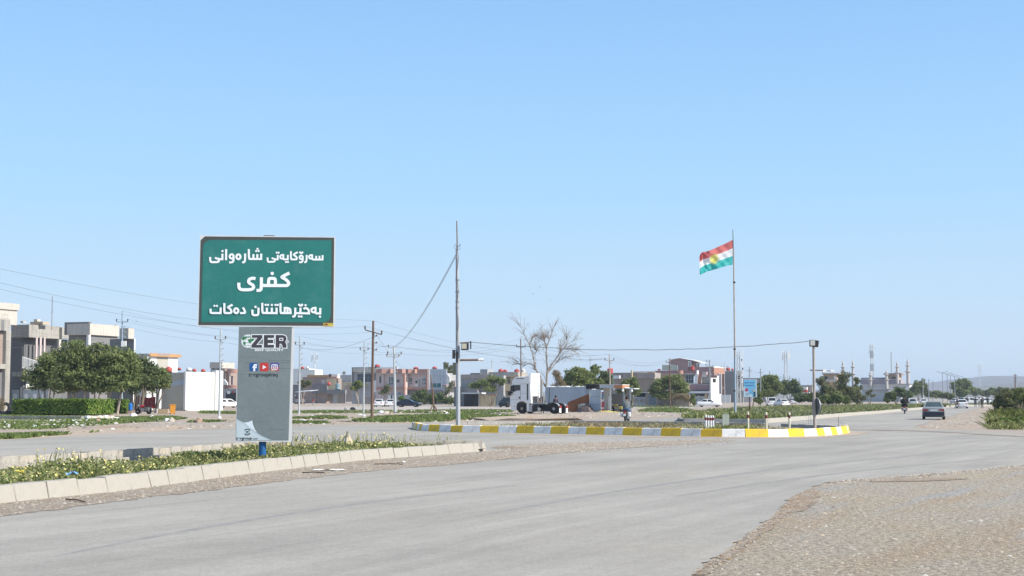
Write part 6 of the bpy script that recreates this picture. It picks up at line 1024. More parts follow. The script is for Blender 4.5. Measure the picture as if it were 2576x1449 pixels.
# grass, weeds
def blades(name, poly, n, h, lm, rng, width=.05, lean=.5, z=0, clump=0, near=0, flowers=None, fz=1.0, hvar=.5):
    C = scatter(poly, n, rng, near)
    if clump:
        ph = rng.random(6)*6.28; f = np.sin(C[:, 0]*clump+ph[0])+np.sin(C[:, 1]*clump*.7+ph[1])+np.sin((C[:, 0]+C[:, 1])*clump*1.7+ph[2]); C = C[f+rng.normal(size=len(C))*.5 > -.1]
    n = len(C); a = rng.random(n)*2*PI; hh = h*rng.uniform(1-hvar, 1+hvar, n); w = width*rng.uniform(.6, 1.4, n); dx, dy = np.cos(a), np.sin(a); lx = lean*hh*rng.normal(size=n)*.6; ly = lean*hh*rng.normal(size=n)*.6; zz = np.full(n, z)
    V = np.stack([np.stack([C[:, 0]-dx*w, C[:, 1]-dy*w, zz], 1), np.stack([C[:, 0]+dx*w, C[:, 1]+dy*w, zz], 1), np.stack([C[:, 0]+lx+dx*w*.5, C[:, 1]+ly+dy*w*.5, zz+hh*.8], 1), np.stack([C[:, 0]+lx*1.5, C[:, 1]+ly*1.5, zz+hh], 1)], 1).reshape(-1, 3); F = np.arange(n*4).reshape(n, 4); mi = np.zeros(n, np.int32); mats = [lm]
    if flowers:
        k = int(n*flowers); idx = rng.choice(n, k, replace=False); c = np.stack([C[idx, 0]+lx[idx], C[idx, 1]+ly[idx], z+hh[idx]*fz], 1); V2_, F2 = leaf_quads(c, .055, rng, .4, .9); F = np.vstack([F, F2+len(V)]); V = np.vstack([V, V2_]); mi = np.concatenate([mi, np.ones(k, np.int32)]); mats.append(M_FLW)
    return tag(link(name, fast_mesh(name, V, F, mats, mi)), kind='stuff')
R6 = np.random.default_rng(11)
bedin = [tuple(p[:2]) for p in bed]
nearbed = [tuple((p+Vector((-.27, .08, 0)))[:2]) for p in near] + [tuple((Vector((q[0], q[1], 0))+Vector((.30, -.35, 0)))[:2]) for q in reversed(farw[:5])]
def inset(path, d):
    P_ = [Vector((p[0], p[1], 0)) for p in path]; out = []
    for i, p in enumerate(P_): t_ = (P_[min(i+1, len(P_)-1)]-P_[max(i-1, 0)]).normalized(); out.append(p+Vector((-t_.y, t_.x, 0))*d)
    return out
nb = [tuple(p[:2]) for p in inset(near, .36)[:-1]]+[tuple((near[-1]+Vector((-.9, -.5, 0)))[:2])]+[tuple(p[:2]) for p in reversed(inset(farw, -.3)[3:6])]+[tuple(G(x, y, .1)[:2]) for x, y in ((385, 1172), (250, 1186), (0, 1204), (-60, 1209))]
def leafy(name, poly, n, h, size, mats, rng, z, clump=1.3, flower=.04):
    C = scatter(poly, n, rng); f = .5+.28*np.sin(C[:, 0]*clump+1)+.28*np.sin(C[:, 1]*clump*.8+2.2)+.22*np.sin((C[:, 0]-C[:, 1])*clump*2.1)+.2*np.sin(C[:, 0]*clump*5.3)*np.sin(C[:, 1]*clump*4.7); f = np.clip(f, .10, 1.3); keep = rng.random(n) < .35+.65*f; C = C[keep]; f = f[keep]; n = len(C)
    zz = z+h*f*rng.random(n)**.55; V, F = leaf_quads(np.column_stack([C, zz]), size, rng, .5, .55); mi = np.zeros(n, np.int32); top = (zz-z)/(h*f) > .8; mi[top & (rng.random(n) < flower*4)] = 1; mi[(mi == 0) & (rng.random(n) < .25)] = 2
    return tag(link(name, fast_mesh(name, V, F, mats, mi)), kind='stuff')
LF_WGREEN = leafmat('weed_leaf_green', (.11, .15, .05), (.22, .27, .10), (.42, .43, .20)); LF_WCREAM = leafmat('weed_leaf_cream', (.30, .29, .15), (.46, .43, .24), (.60, .56, .36))
leafy('weeds', nb, 62000, .26, .075, [LF_WGREEN, mat('pale_yellow_flower', (.62, .55, .24), .6, .35, 9), LF_WCREAM], R6, .10)
blades('weeds', nb, 9000, .17, LF_WEED, R6, .014, .9, .10, 1.1, 0, .06)
blades('tall_weeds', [tuple(G(x, y, .1)[:2]) for x, y in ((600, 1152), (1170, 1123), (1150, 1121), (740, 1126))], 300, .36, LF_WEED, R6, .010, .25, .10, 0, 0, .9, 1.0, .4)
blades('tall_weeds', [tuple(G(x, y, .1)[:2]) for x, y in ((90, 1197), (330, 1167), (420, 1162), (100, 1182))], 50, .36, LF_WEED, R6, .010, .25, .10, 0, 0, .9, 1.0, .4)
isl = [tuple(p[:2]) for p in inset(isl_front, .5)[3:11]]+[tuple(p[:2]) for p in reversed(inset(isl_back, -.45)[4:])]
blades('dry_weeds', isl, 4200, .14, LF_DRY, R6, .03, .9, .16, .6); blades('dry_weeds', isl, 3200, .14, LF_PALE, R6, .03, .9, .16, .9); blades('dry_weeds', isl[3:9]+isl[-8:-4], 1500, .2, LF_WEED, R6, .03, .8, .16, .8)
medp = [tuple(G(x, y, .15)[:2]) for x, y in ((1716, 1054), (1800, 1056.5), (1926, 1056.5), (2000, 1052.5), (2100, 1044), (2210, 1035.5), (2330, 1025.5), (2392, 1021.5), (2380, 1018.5), (2200, 1021), (2000, 1025), (1850, 1031), (1740, 1044))]
blades('median_weeds', medp, 20000, .38, LF_WEED, R6, .06, .6, .14, .25, 1.6); blades('median_weeds', medp, 20000, .34, LF_PALE, R6, .06, .8, .14, .3, 1.8); blades('median_weeds', medp, 6000, .3, LF_GRASS, R6, .08, .8, .14, .2, 1.8)
M_PATCH = ground_mat('patchy_grass_soil', (.40, .325, .255), (.17, .19, .09), (.36, .30, .22), .22, .35)
def grass_patch(pts, n, h=.13, lm=LF_GRASS, seed=0, soil=True, wd=.08, clump=.35):
    P_ = [tuple(G(x, y)[:2]) for x, y in pts]
    if soil: sheet('grass_soil', [Vector(p) for p in P_], .005, M_PATCH, .7, 1.2, seed)
    return blades('grass', P_, n, h, lm, R6, wd, .9, 0, clump)
grass_patch([(-30, 1080), (0, 1081), (100, 1081), (190, 1075), (330, 1064), (430, 1059), (470, 1053), (430, 1048), (300, 1050), (215, 1049), (60, 1046), (-30, 1045)], 17000, .12, seed=21)
grass_patch([(0, 1106), (60, 1103), (110, 1098), (240, 1089), (250, 1087), (110, 1094), (0, 1099)], 3500, .14, seed=22); grass_patch([(470, 1063), (520, 1063), (592, 1059), (592, 1056), (520, 1058)], 1600, .13, seed=23); grass_patch([(500, 1040), (592, 1042), (592, 1037), (505, 1035)], 1800, .15, seed=24)
grass_patch([(735, 1040), (900, 1040), (1060, 1039), (1150, 1042), (1290, 1037), (1290, 1031), (1100, 1032), (900, 1033), (735, 1034)], 11000, .14, seed=25); grass_patch([(875, 1060), (960, 1063), (1100, 1061), (1180, 1058), (1300, 1050), (1290, 1044), (1150, 1043), (1030, 1046), (940, 1051)], 14000, .16, seed=26); grass_patch([(735, 1054), (830, 1055), (900, 1052), (830, 1048), (735, 1050)], 3000, .14, seed=27); grass_patch([(735, 1066), (810, 1067), (830, 1064), (735, 1062)], 1300, .13, seed=28)
grass_patch([(1605, 1036), (1700, 1038), (1760, 1037), (1730, 1031), (1690, 1028), (1630, 1029)], 7000, .22, seed=29); grass_patch([(1500, 1023.5), (1600, 1025), (1760, 1025), (1760, 1022), (1500, 1022)], 1500, .2, seed=30)
grass_patch([(2482, 1079), (2520, 1082), (2600, 1083), (2600, 1036), (2540, 1034), (2500, 1038), (2486, 1055)], 9000, .32, LF_WEED, 31, wd=.05, clump=.6); blades('dry_weeds', [tuple(G(x, y)[:2]) for x, y in ((2490, 1060), (2600, 1070), (2600, 1036), (2500, 1040))], 3500, .5, LF_YEL, R6, .03, .6, 0, .5)
for i, (x, y, w, hh, lm, lab) in enumerate(((2500, 1068, 18, 15, LF_YEL, 'yellow green weed bush at the edge of the right verge'), (2535, 1062, 20, 14, LF_HEDGE, 'leafy green weed bush on the right verge'), (2570, 1066, 18, 16, LF_HEDGE, 'bright weed bush at the right picture edge'), (1834, 1046, 11, 14, LF_DARK, 'dark scrubby shrub left of the flagpole base'), (1800, 1046, 14, 6, LF_PALE, 'pale low shrub at the near end of the planted median'), (2110, 1032, 6, 9, LF_DARK, 'small dark shrub on the median behind the round mirror'), (1993, 1030, 9, 7, LF_OLIVE, 'sparse sapling on the median between bollard and lamp post'))):
    tree('shrub', lab, 'shrub', (x, y+w*.3), [(x-w*.3, y-hh*.4, w*.7, hh*.6), (x+w*.35, y-hh*.3, w*.7, hh*.5)], lm, 1400, .16)
# ---------------------------------------------------------------- vehicles
def wheel(par, c, r, w, rimm=None, rf=.62, name='wheel', n=18):
    mb = MB(); mb.lathe([(r*.72, -w/2), (r*.95, -w/2), (r, -w/2+.03), (r, w/2-.03), (r*.95, w/2), (r*.72, w/2)], (0, 0, 0), n, axis='Y'); o = mb.build(name, RUBBER, par, smooth=True); o.location = c
    mb = MB(); mb.lathe([(r*rf, -w/2+.02), (r*rf, w/2-.02)], (0, 0, 0), n, axis='Y'); mb.lathe([(r*.3, -w/2-.015), (r*.3, w/2+.015)], (0, 0, 0), 10, axis='Y'); mb.build('rim', rimm or CHROME, o); return o
def paint(name, c, rough=.28): return mat(name, c, rough, .06, 1, spec=.5)
CARGLASS = mat('car_glass', (.02, .025, .028), .06, .2, 1, spec=.7); LAMPR = mat('tail_lamp', (.35, .02, .02), .25, .1, 5, spec=.6); LAMPW = mat('head_lamp', (.75, .75, .75), .2, .1, 5, spec=.6); BLACKP = mat('black_plastic', (.03, .03, .032), .55, .15, 5); PLATE = mat('number_plate', (.70, .70, .68), .5, .05, 9)
def car(label, P, rz, body, kind='saloon', plate=True, group=None, bumper=None, name='parked_car', scale=1, glassm=None):
    t = thing(name, label, 'car', (P[0], P[1], 0), rz, group); t.scale = (scale,)*3
    if kind == 'saloon': st = [(-2.2, .48, .72, .70, .66), (-2.14, .30, .90, .80, .70), (-1.95, .24, .97, .84, .72), (-1.35, .22, 1.0, .86, .74), (0, .20, .96, .87, .76), (1.1, .22, .93, .86, .74), (1.75, .26, .84, .84, .72), (2.12, .32, .70, .78, .66), (2.22, .42, .58, .68, .6)]; gh = [(-1.62, -.98), (.98, .22)]; ht = 1.42
    elif kind == 'suv': st = [(-2.25, .5, .9, .74, .72), (-2.2, .36, 1.05, .84, .78), (-1.6, .3, 1.1, .9, .82), (0, .3, 1.08, .92, .84), (1.2, .3, 1.06, .9, .82), (1.9, .34, 1.0, .88, .78), (2.2, .42, .8, .8, .72)]; gh = [(-2.2, -2.02), (1.1, .45)]; ht = 1.72
    else: st = [(-2.1, .48, .82, .72, .68), (-2.05, .3, .95, .82, .74), (-1.4, .24, .98, .85, .76), (0, .22, .96, .86, .76), (1.1, .24, .93, .84, .74), (1.75, .28, .82, .8, .7), (2.05, .4, .6, .7, .6)]; gh = [(-2.06, -1.8), (1.05, .3)]; ht = 1.48
    V = []; F = []
    for x, zb, zt, w, wt in st: V += [(x, -w*.9, zb), (x, -w, zb+.12), (x, -w, zb+(zt-zb)*.72), (x, -wt, zt), (x, wt, zt), (x, w, zb+(zt-zb)*.72), (x, w, zb+.12), (x, w*.9, zb)]
    n = len(st)
    for i in range(n-1):
        for k in range(8): F.append((i*8+k, i*8+(k+1) % 8, (i+1)*8+(k+1) % 8, (i+1)*8+k))
    F += [tuple(range(8)), tuple((n-1)*8+k for k in range(8))]; mb = MB(); mb.add(V, F); bo = mb.build('body', body, t, smooth=True)
    zb = st[3][2]-.06; wb = st[3][4]+.02; wr = wb-.18; (rb, rt), (fb, ft) = gh; mb = MB()
    q = [(rb, -wb, zb), (fb, -wb, zb), (fb, wb, zb), (rb, wb, zb), (rt, -wr, ht-.05), (ft, -wr, ht-.05), (ft, wr, ht-.05), (rt, wr, ht-.05), (rt+.15, -wr*.9, ht), (ft-.15, -wr*.9, ht), (ft-.15, wr*.9, ht), (rt+.15, wr*.9, ht)]
    mb.add(q, [(0, 1, 5, 4), (1, 2, 6, 5), (2, 3, 7, 6), (3, 0, 4, 7), (4, 5, 9, 8), (5, 6, 10, 9), (6, 7, 11, 10), (7, 4, 8, 11), (8, 9, 10, 11)]); mb.build('roof', body, bo, smooth=True)
    def pan(a, b, c, d, nrm, nm, k=.86, mt=None):
        a, b, c, d = map(Vector, (a, b, c, d)); ce = (a+b+c+d)/4; mb = MB(); mb.quad(*[ce+(p-ce)*k+Vector(nrm)*.012 for p in (a, b, c, d)]); mb.build(nm, mt or glassm or CARGLASS, t, fix=False)
    pan(q[3], q[0], q[4], q[7], (-1, 0, .3), 'rear_window'); pan(q[1], q[2], q[6], q[5], (1, 0, .3), 'windscreen')
    for sg, (A, B, C, D) in ((-1, (0, 1, 5, 4)), (1, (3, 2, 6, 7))):
        A, B, C, D = [Vector(q[i]) for i in (A, B, C, D)]; m1 = A.lerp(B, .52); m2 = D.lerp(C, .5)
        pan(A, m1, m2, D, (0, sg, .2), 'side_window', .84); pan(m1, B, C, m2, (0, sg, .2), 'side_window', .84)
        mb = MB(); mb.box(fb-.28, fb-.12, sg*(wb+.02) if sg > 0 else sg*(wb+.2), sg*(wb+.2) if sg > 0 else sg*(wb+.02), zb+.02, zb+.16); mb.build('wing_mirror', BLACKP if bumper else body, t)
    xr = st[0][0]; xf = st[-1][0]; zl = (st[1][1]+st[1][2])/2+.12; wl = st[1][3]
    for sg in (-1, 1):
        mb = MB(); mb.box(xr+.0, xr+.14, min(sg*wl*.98, sg*wl*.52), max(sg*wl*.98, sg*wl*.52), zl-.08, zl+.10); mb.build('tail_lamp', LAMPR, t); mb = MB(); mb.box(xf-.2, xf-.06, min(sg*wl*.9, sg*wl*.5), max(sg*wl*.9, sg*wl*.5), zl-.16, zl-.02); mb.build('head_lamp', LAMPW, t)
    mb = MB(); mb.box(xr-.05, xr+.25, -wl*.97, wl*.97, .30, .52 if not bumper else .60); mb.build('rear_bumper', bumper or body, t); mb = MB(); mb.box(xf-.25, xf+.04, -wl*.9, wl*.9, .28, .46); mb.build('front_bumper', bumper or body, t)
    if plate: mb = MB(); mb.box(xr-.02, xr+.1, -.26, .26, zl-.06, zl+.05); mb.build('number_plate', PLATE, t)
    for x in (-1.32, 1.35):
        for sg in (-1, 1): wheel(t, (x, sg*.74, .31), .31, .2)
    mb = MB(); mb.box(xr+.3, xf-.3, -.7, .7, .2, .34); mb.build('underbody', DARK, t); return t
RD = math.atan2(.925, .38); XD = math.atan2(-.38, .925)
P_SILV = paint('silver_green_paint', (.25, .27, .275)); P_WH = paint('white_car_paint', (.78, .78, .78)); P_NAVY = paint('navy_paint', (.012, .018, .035)); P_BLK = paint('black_car_paint', (.015, .016, .018)); P_SIL2 = paint('silver_paint', (.52, .54, .56))
car('silver saloon with a black rear bumper driving away on the main road', G(2349, 1055), RD+.10, P_SILV, bumper=P_NAVY, name='saloon_car', glassm=mat('tinted_green_glass', (.06, .085, .09), .1, .2, 1, spec=.7))
car('white saloon driving away ahead of the silver one', G(2420, 1027.5), RD+.12, P_WH, name='saloon_car'); car('white car with red lamps beyond the median left of the silver saloon', G(2298, 1021), RD+.05, P_WH, 'hatch', name='hatchback_car'); car('white car half hidden behind the silver saloon roof', G(2324, 1019.5), RD+.1, P_WH, name='saloon_car')
car('silver estate crossing the far road behind the walkers', G(2440, 1018.5), RD-.9, P_SIL2, 'suv', name='estate_car'); car('white far car at the right behind the walkers', G(2464, 1017), RD-.6, P_WH, 'hatch', name='hatchback_car'); car('pale far car half behind the white saloon', G(2404, 1015.5), RD-.3, P_SIL2, name='saloon_car'); car('white car at the far right end of the crossing row', G(2487, 1016), RD-.5, P_SIL2, name='saloon_car')
car('white van like car far down the road', G(2476, 1014), RD-.7, P_WH, 'suv', name='van')
car('old white hatchback seen from behind beside the roadside trees', G(1940, 1021.5), RD+.3, P_WH, 'suv', name='estate_car'); car('white and dark saloon parked beside the old white hatchback', G(1966, 1022.5), RD+.6, P_WH, name='saloon_car'); car('silver car parked behind the white and dark saloon', G(1990, 1016), RD+.5, P_SIL2, name='saloon_car')
car('white saloon side on behind the flagpole base', G(1784, 1024), XD+.25, P_WH, name='saloon_car')
car('white car on the street between the white house and the sign', AT(574, 1000, 235)*1, RD-.5, P_WH, 'hatch', name='hatchback_car')
car('left white saloon parked before the pink terrace', AT(955, 1000, 262)*1, RD+.35, P_WH, name='saloon_car'); car('right white saloon parked before the pink terrace partly behind a pole', AT(984, 1000, 264)*1, RD+.35, P_WH, name='saloon_car'); car('dark navy saloon parked side on in front of the bushes', AT(1028, 1000, 252)*1, XD+.2, P_NAVY, name='saloon_car')
car('dark car facing the street just left of the lorry cab', AT(1277, 1000, 245)*1, RD+PI, P_BLK, 'suv', name='dark_car')
# ---- white tractor lorry
M_TRK = paint('lorry_white_paint', (.80, .80, .80), .4)
h = House('lorry', 'white tractor lorry without trailer parked side on before the container', 'lorry', 1560, 1248, cE); T = h.t
WD = 2.6; fx = h.fpt(800, 700)[0]
cab = h.poly('cab', M_TRK, [(237, 1045), (231, 760), (240, 640), (262, 480), (282, 420), (300, 340), (345, 275), (410, 240), (640, 225), (768, 190), (792, 430), (815, 968), (690, 968), (640, 930), (560, 905), (480, 920), (425, 970), (408, 1045)], 0, WD); bevel(cab, .05, 2)
b = h.poly('bumper', M_TRK, [(250, 1048), (408, 1048), (410, 1148), (264, 1148)], .02, WD-.04); bevel(b, .04)
h.poly('roof_deflector', M_TRK, [(762, 205), (780, 148), (800, 140), (800, 440), (785, 440)], .02, WD-.04); h.poly('rear_panel', WHITE, [(770, 205), (806, 205), (828, 960), (800, 960)], .12, WD-.24)
for y in (WD-.09,): h.poly('side_fairing', M_TRK, [(785, 170), (860, 175), (890, 430), (905, 940), (812, 940), (792, 430)], y, .08)
h.poly('side_window', CARGLASS, [(302, 462), (510, 458), (510, 610), (412, 616), (350, 645), (286, 640)], -.012, .05); h.poly('windscreen', CARGLASS, [(234, 640), (256, 480), (276, 430), (282, 440), (262, 500), (244, 640)], .12, WD-.24)
for r_ in ((516, 430, 521, 880), (524, 690, 690, 694), (244, 860, 520, 863), (560, 428, 770, 434), (690, 440, 694, 870)): h.front('door_seam', BLACKP, *r_, yo=-.008, depth=.04)
h.front('air_vent', BLACKP, 700, 436, 732, 870, yo=-.012, depth=.04); h.front('door_handle', BLACKP, 470, 785, 514, 830, yo=-.03, depth=.06); h.front('mirror', BLACKP, 182, 636, 240, 745, yo=-.3, depth=.3); h.front('mirror', BLACKP, 256, 480, 284, 640, yo=-.32, depth=.2); h.front('mirror_arm', BLACKP, 236, 655, 300, 690, yo=-.2, depth=.2)
mb = MB(); x0 = h.fpt(400, 290); 
for i, (a, b_) in enumerate(((402, 440), (446, 488), (496, 530), (534, 560), (564, 610))): p = h.fpt(a, 300); q = h.fpt(b_, 268); mb.box(p[0], q[0], -.006, .02, p[1], q[1])
mb.build('faded_lettering', mat('faded_grey_print', (.22, .24, .28), .6, .4, 30), T)
h.front('wheel_arch', BLACKP, 430, 960, 690, 1040, yo=.03, depth=.5); h.front('step_panel', M_TRK, 690, 968, 745, 1180, yo=0, depth=.4); h.front('battery_box', mat('pale_grey_box', (.45, .44, .46), .6, .15, 3), 748, 995, 828, 1188, yo=.0, depth=.6); h.front('fuel_tank', BLACKP, 836, 1008, 985, 1180, yo=.02, depth=.7); h.front('chassis_rail', BLACKP, 640, 965, 1690, 1030, yo=.75, depth=.25); h.front('chassis_rail', BLACKP, 640, 965, 1690, 1030, yo=1.5, depth=.25); h.front('gearbox', BLACKP, 990, 1010, 1300, 1170, yo=.8, depth=.9)
h.front('deck_plate', STEEL, 830, 955, 1210, 985, yo=.3, depth=1.9); q = h.fpt(1017, 1122, .2); mb = MB(); mb.lathe([(.02, -.2), (.19, -.19), (.19, .2), (.02, .22)], (q[0], .25, q[1]), 14, axis='Y'); mb.build('air_tank', CHROME, T, smooth=True)
for x0_, x1, y0, y1, yo in ((835, 975, 765, 955, .35), (1000, 1070, 810, 955, 1.2), (1060, 1130, 775, 950, 1.5)): h.front('air_box', mat('grimy_steel', (.16, .15, .15), .7, .3, 4), x0_, y0, x1, y1, yo=yo, depth=.5)
mb = MB(); q0 = h.fpt(960, 880, .6); q1 = h.fpt(1010, 940, 1.2)
for k in range(4): mb.tube([(q0[0], .6+.1*k, q0[1]+.1*k), (q0[0]+.3, .7+.1*k, q0[1]-.25), (q1[0]+.2, 1.2, q1[1])], .03, 6)
mb.build('air_hoses', M_RUST, T)
mb = MB(); c = h.fpt(1450, 950, 1.2); mb.cbox((c[0], 1.2, c[1]), 1.1, .9, .1); mb.cbox((c[0]+.55, 1.0, c[1]-.03), .5, .2, .08); mb.cbox((c[0]+.55, 1.45, c[1]-.03), .5, .2, .08); mb.build('coupling_plate', mat('greasy_steel', (.10, .10, .10), .4), T)
fw = h.fpt(556, 1108); rw = h.fpt(1420, 1125); rr = (h.fpt(690, 1108)[0]-fw[0])
rr = .53
for yo, nm in ((.18, 1), (WD-.18, 1)): wheel(T, (fw[0], yo, rr), rr, .32, mat('dusty_hub', (.30, .25, .19), .7, .3, 6), .5, n=24)
for yo in (.2, .55, WD-.55, WD-.2): wheel(T, (rw[0], yo, rr), rr, .3, STEEL, .55, n=24)
for yo in (.02, WD-.58):
    mb = MB(); pr = [(rw[0]+.62*math.cos(a), rr+.62*math.sin(a)) for a in [PI*k/10 for k in range(0, 10)]]
    for (a0_, b0), (a1_, b1) in zip(pr, pr[1:]): mb.add([(a0_, yo, b0), (a0_, yo+.56, b0), (a1_, yo+.56, b1), (a1_, yo, b1)], [(0, 1, 2, 3)])
    mb.build('mudguard', STEEL, T, fix=False); mb = MB(); mb.box(rw[0]+.60, rw[0]+.64, yo, yo+.56, .12, .62); mb.build('mud_flap', WHITE, T); mb = MB(); mb.box(rw[0]+.62, rw[0]+.70, yo+.02, yo+.54, .62, .85); mb.build('tail_lamp', LAMPR, T)
for x_, z0_ in ((1075, 300), (1112, 420)): p = h.fpt(x_, 940, WD-.5); q = h.fpt(x_, z0_-110, WD-.5); mb = MB(); mb.tube([(p[0], WD-.5, p[1]), (q[0], WD-.5, q[1])], .09, 10); mb.build('exhaust_stack', mat('grimy_chrome', (.40, .39, .38), .4, .25, 3, metal=.4), T, smooth=True)
# ---- container, kiosk
M_CB = mat('pale_blue_container', (.50, .55, .61), .6, .08, .8, streak=.1); M_CO = mat('rusty_orange_container', (.38, .165, .08), .8, .18, 1.2, streak=.15)
h = House('shipping_container', 'pale blue corrugated container with a rusty orange lower corner', 'container', 1608, 1042, c4)
n = 34; a = h.fpt(1180, 1042)[0]; b = h.fpt(1608, 1042)[0]; zt = h.fpt(1400, 804)[1]; dg0 = h.fpt(1395, 945); dg1 = h.fpt(1608, 858); w = (b-a)/n
for i in range(n):
    x = a+i*w; zs = dg0[1]+(x+w/2-dg0[0])/(dg1[0]-dg0[0])*(dg1[1]-dg0[1]) if x+w/2 > dg0[0]-.1 else 0; pr = [(x, .03), (x+w*.25, -.03), (x+w*.6, -.03), (x+w*.85, .03), (x+w, .03), (x+w, .12), (x, .12)]
    if zs > .1: mb = MB(); mb.prism(pr, 0.02, zs, 'XY'); mb.build('corrugated_panel', M_CO, h.t)
    mb = MB(); mb.prism(pr, max(zs, .02)+.002, zt, 'XY'); mb.build('corrugated_panel', M_CB, h.t)
mb = MB(); mb.box(a, b, .13, 2.4, .05, zt-.02); mb.build('container_body', M_CB, h.t); mb = MB(); mb.box(a-.05, b, -.05, .08, zt, zt+.12); mb.box(a-.06, a+.0, -.05, .1, 0, zt); mb.build('top_rail', M_CB, h.t)
R8 = random.Random(5); mb = MB(); V = []; m_ = 22
for i in range(m_+1):
    for j in range(4): V.append((a+(b-a)*i/m_, -.06+j*.75, zt+.13+R8.uniform(0, .12)*(1 if j else .5)))
mb.add(V, [(i*4+j, i*4+4+j, i*4+5+j, i*4+1+j) for i in range(m_) for j in range(3)]); mb.build('roof_tarpaulin', mat('white_tarp', (.68, .68, .66), .7, .1, 1), h.t, fix=False)
h.front('roof_box', C_WHITE, 1295, 783, 1385, 800, yo=.8, depth=1); mb = MB(); q = h.fpt(1218, 800); p = h.fpt(1205, 1000); mb.tube([(q[0], -.1, q[1]), (q[0]-.05, -.12, (q[1]+p[1])/2), (p[0], -.1, p[1])], .03, 5); mb.build('black_hose', DARK, h.t)
h.front('door', M_CB, 1613, 818, 1718, 1046, yo=-.25, depth=.08)
for y in (888, 966): h.front('door_bar', STEEL, 1615, y-2, 1716, y+2, yo=-.28, depth=.04)
for x in (1610, 1718): h.front('door_edge', C_WHITE, x-2, 818, x+2, 1046, yo=-.29, depth=.06)
k = House('kiosk', 'little roadside kiosk with a white and orange canopy on posts', 'kiosk', 1050, 1058, cF)
k.front('wall', C_CREAM, 890, 400, 1050, 1058, yo=.3, depth=.15, ground=True); k.front('wall_edge', C_WHITE, 1015, 630, 1052, 1050, yo=.2, depth=.12, ground=True); k.front('canopy', M_CB, 785, 318, 1215, 398, yo=-.9, depth=2.6); k.front('canopy_top', C_WHITE, 780, 302, 1405, 320, yo=-.95, depth=2.8); k.front('orange_fascia', mat('orange_fascia', (.62, .22, .09), .6, .12, 2), 1176, 326, 1405, 392, yo=-.93, depth=2.4); k.poly('side_awning', C_TIN, [(1390, 345), (1490, 395), (1725, 405), (1725, 428), (1480, 425), (1385, 380)], -.3, 2)
for x, y0, y1, m in ((1067, 405, 950, C_WHITE), (1420, 430, 1045, STEEL), (1598, 425, 1045, STEEL)): k.front('canopy_post', m, x, y0, x+28, y1+100, yo=-.6, depth=.12, ground=True)
k.front('sign_board', mat('red_print', (.48, .06, .10), .5), 838, 770, 898, 1058, yo=-.3, depth=.08); k.front('sign_board', C_WHITE, 838, 660, 898, 768, yo=-.3, depth=.08); k.front('sign_board', mat('blue_print', (.08, .2, .36), .5), 842, 545, 884, 655, yo=-.3, depth=.08); k.front('sign_board', RED, 840, 508, 900, 542, yo=-.3, depth=.08); k.front('white_square', C_WHITE, 838, 925, 892, 968, yo=-.315, depth=.02); k.front('dark_print', G_BLUE, 840, 660, 885, 705, yo=-.315, depth=.02); k.front('back_wall', C_DGREY, 1090, 560, 1420, 1020, yo=2.5, depth=.2, ground=True)
for x, y in ((1180, 425), (1415, 470), (1660, 482)):
    q = k.fpt(x, y, -.7); mb = MB(); mb.lathe([(.05, .28), (.06, .2), (.13, 0), (.13, -.06), (.06, -.13), (.01, -.15)], (q[0], -.7, q[1]), 10); bb = mb.build('bulb', WHITE, k.t, smooth=True); mb = MB(); mb.tube([(q[0], -.7, q[1]+.25), (q[0], -.7, q[1]+.5)], .015, 4); mb.build('flex', DARK, bb)
def hpt(H_, x, y, yo=0): q = H_.fpt(x, y, yo); return H_.P+HX*q[0]+HY*yo+Vector((0, 0, q[1]))
def torus(mb, c, R, r, Mx=None, n=16, m=7):
    V = []
    for i in range(n):
        for j in range(m): A, B = 2*PI*i/n, 2*PI*j/m; p = Vector(((R+r*math.cos(B))*math.cos(A), (R+r*math.cos(B))*math.sin(A), r*math.sin(B))); V.append(Vector(c)+(Mx @ p if Mx else p))
    mb.add(V, [(i*m+j, ((i+1) % n)*m+j, ((i+1) % n)*m+(j+1) % m, i*m+(j+1) % m) for i in range(n) for j in range(m)])
def tyre(label, P, Mx=None, R=.36, r=.13): mb = MB(); torus(mb, (0, 0, 0), R, r, Mx); o = mb.build('tyre', RUBBER, smooth=True); o.location = P; return tag(o, label, 'tyre', 'old tyres')
for i, (x, y, l) in enumerate(((560, 385, 'lower left black tyre on the container roof end'), (660, 385, 'lower right black tyre on the container roof end'), (560, 335, 'upper left black tyre on the container roof end'), (680, 340, 'upper right black tyre on the container roof end'))): tyre(l, hpt(k, x, y, .8)+Vector((0, 0, .02*i)), R=.52, r=.16)
q = hpt(k, 275, 1050, -.5); t = thing('oil_drum', 'grey oil drum standing by the orange part of the container', 'drum', (q.x, q.y, 0)); mb = MB(); mb.lathe([(.3, 0), (.31, .02)]+[z for j in (.3, .6) for z in ((.3, j-.03), (.325, j), (.3, j+.03))]+[(.31, .9), (.3, .92), (.05, .9)], n=16); mb.build('drum_body', mat('drum_grey', (.36, .37, .35), .6, .2, 3), t, smooth=True); mb = MB(); mb.lathe([(.3, .921), (.02, .925)], n=16); mb.build('drum_lid', M_RUST, t)
q = hpt(k, 350, 990, -.6); t = thing('crate', 'cream box stacked beside the grey oil drum', 'box', (q.x, q.y, 0), HRZ); mb = MB(); mb.box(-.28, .28, -.25, .25, .45, 1.0); mb.build('box_body', C_CREAM, t); mb = MB(); mb.box(-.3, .3, -.26, .26, 0, .449); mb.build('box_base', C_BROWN, t)
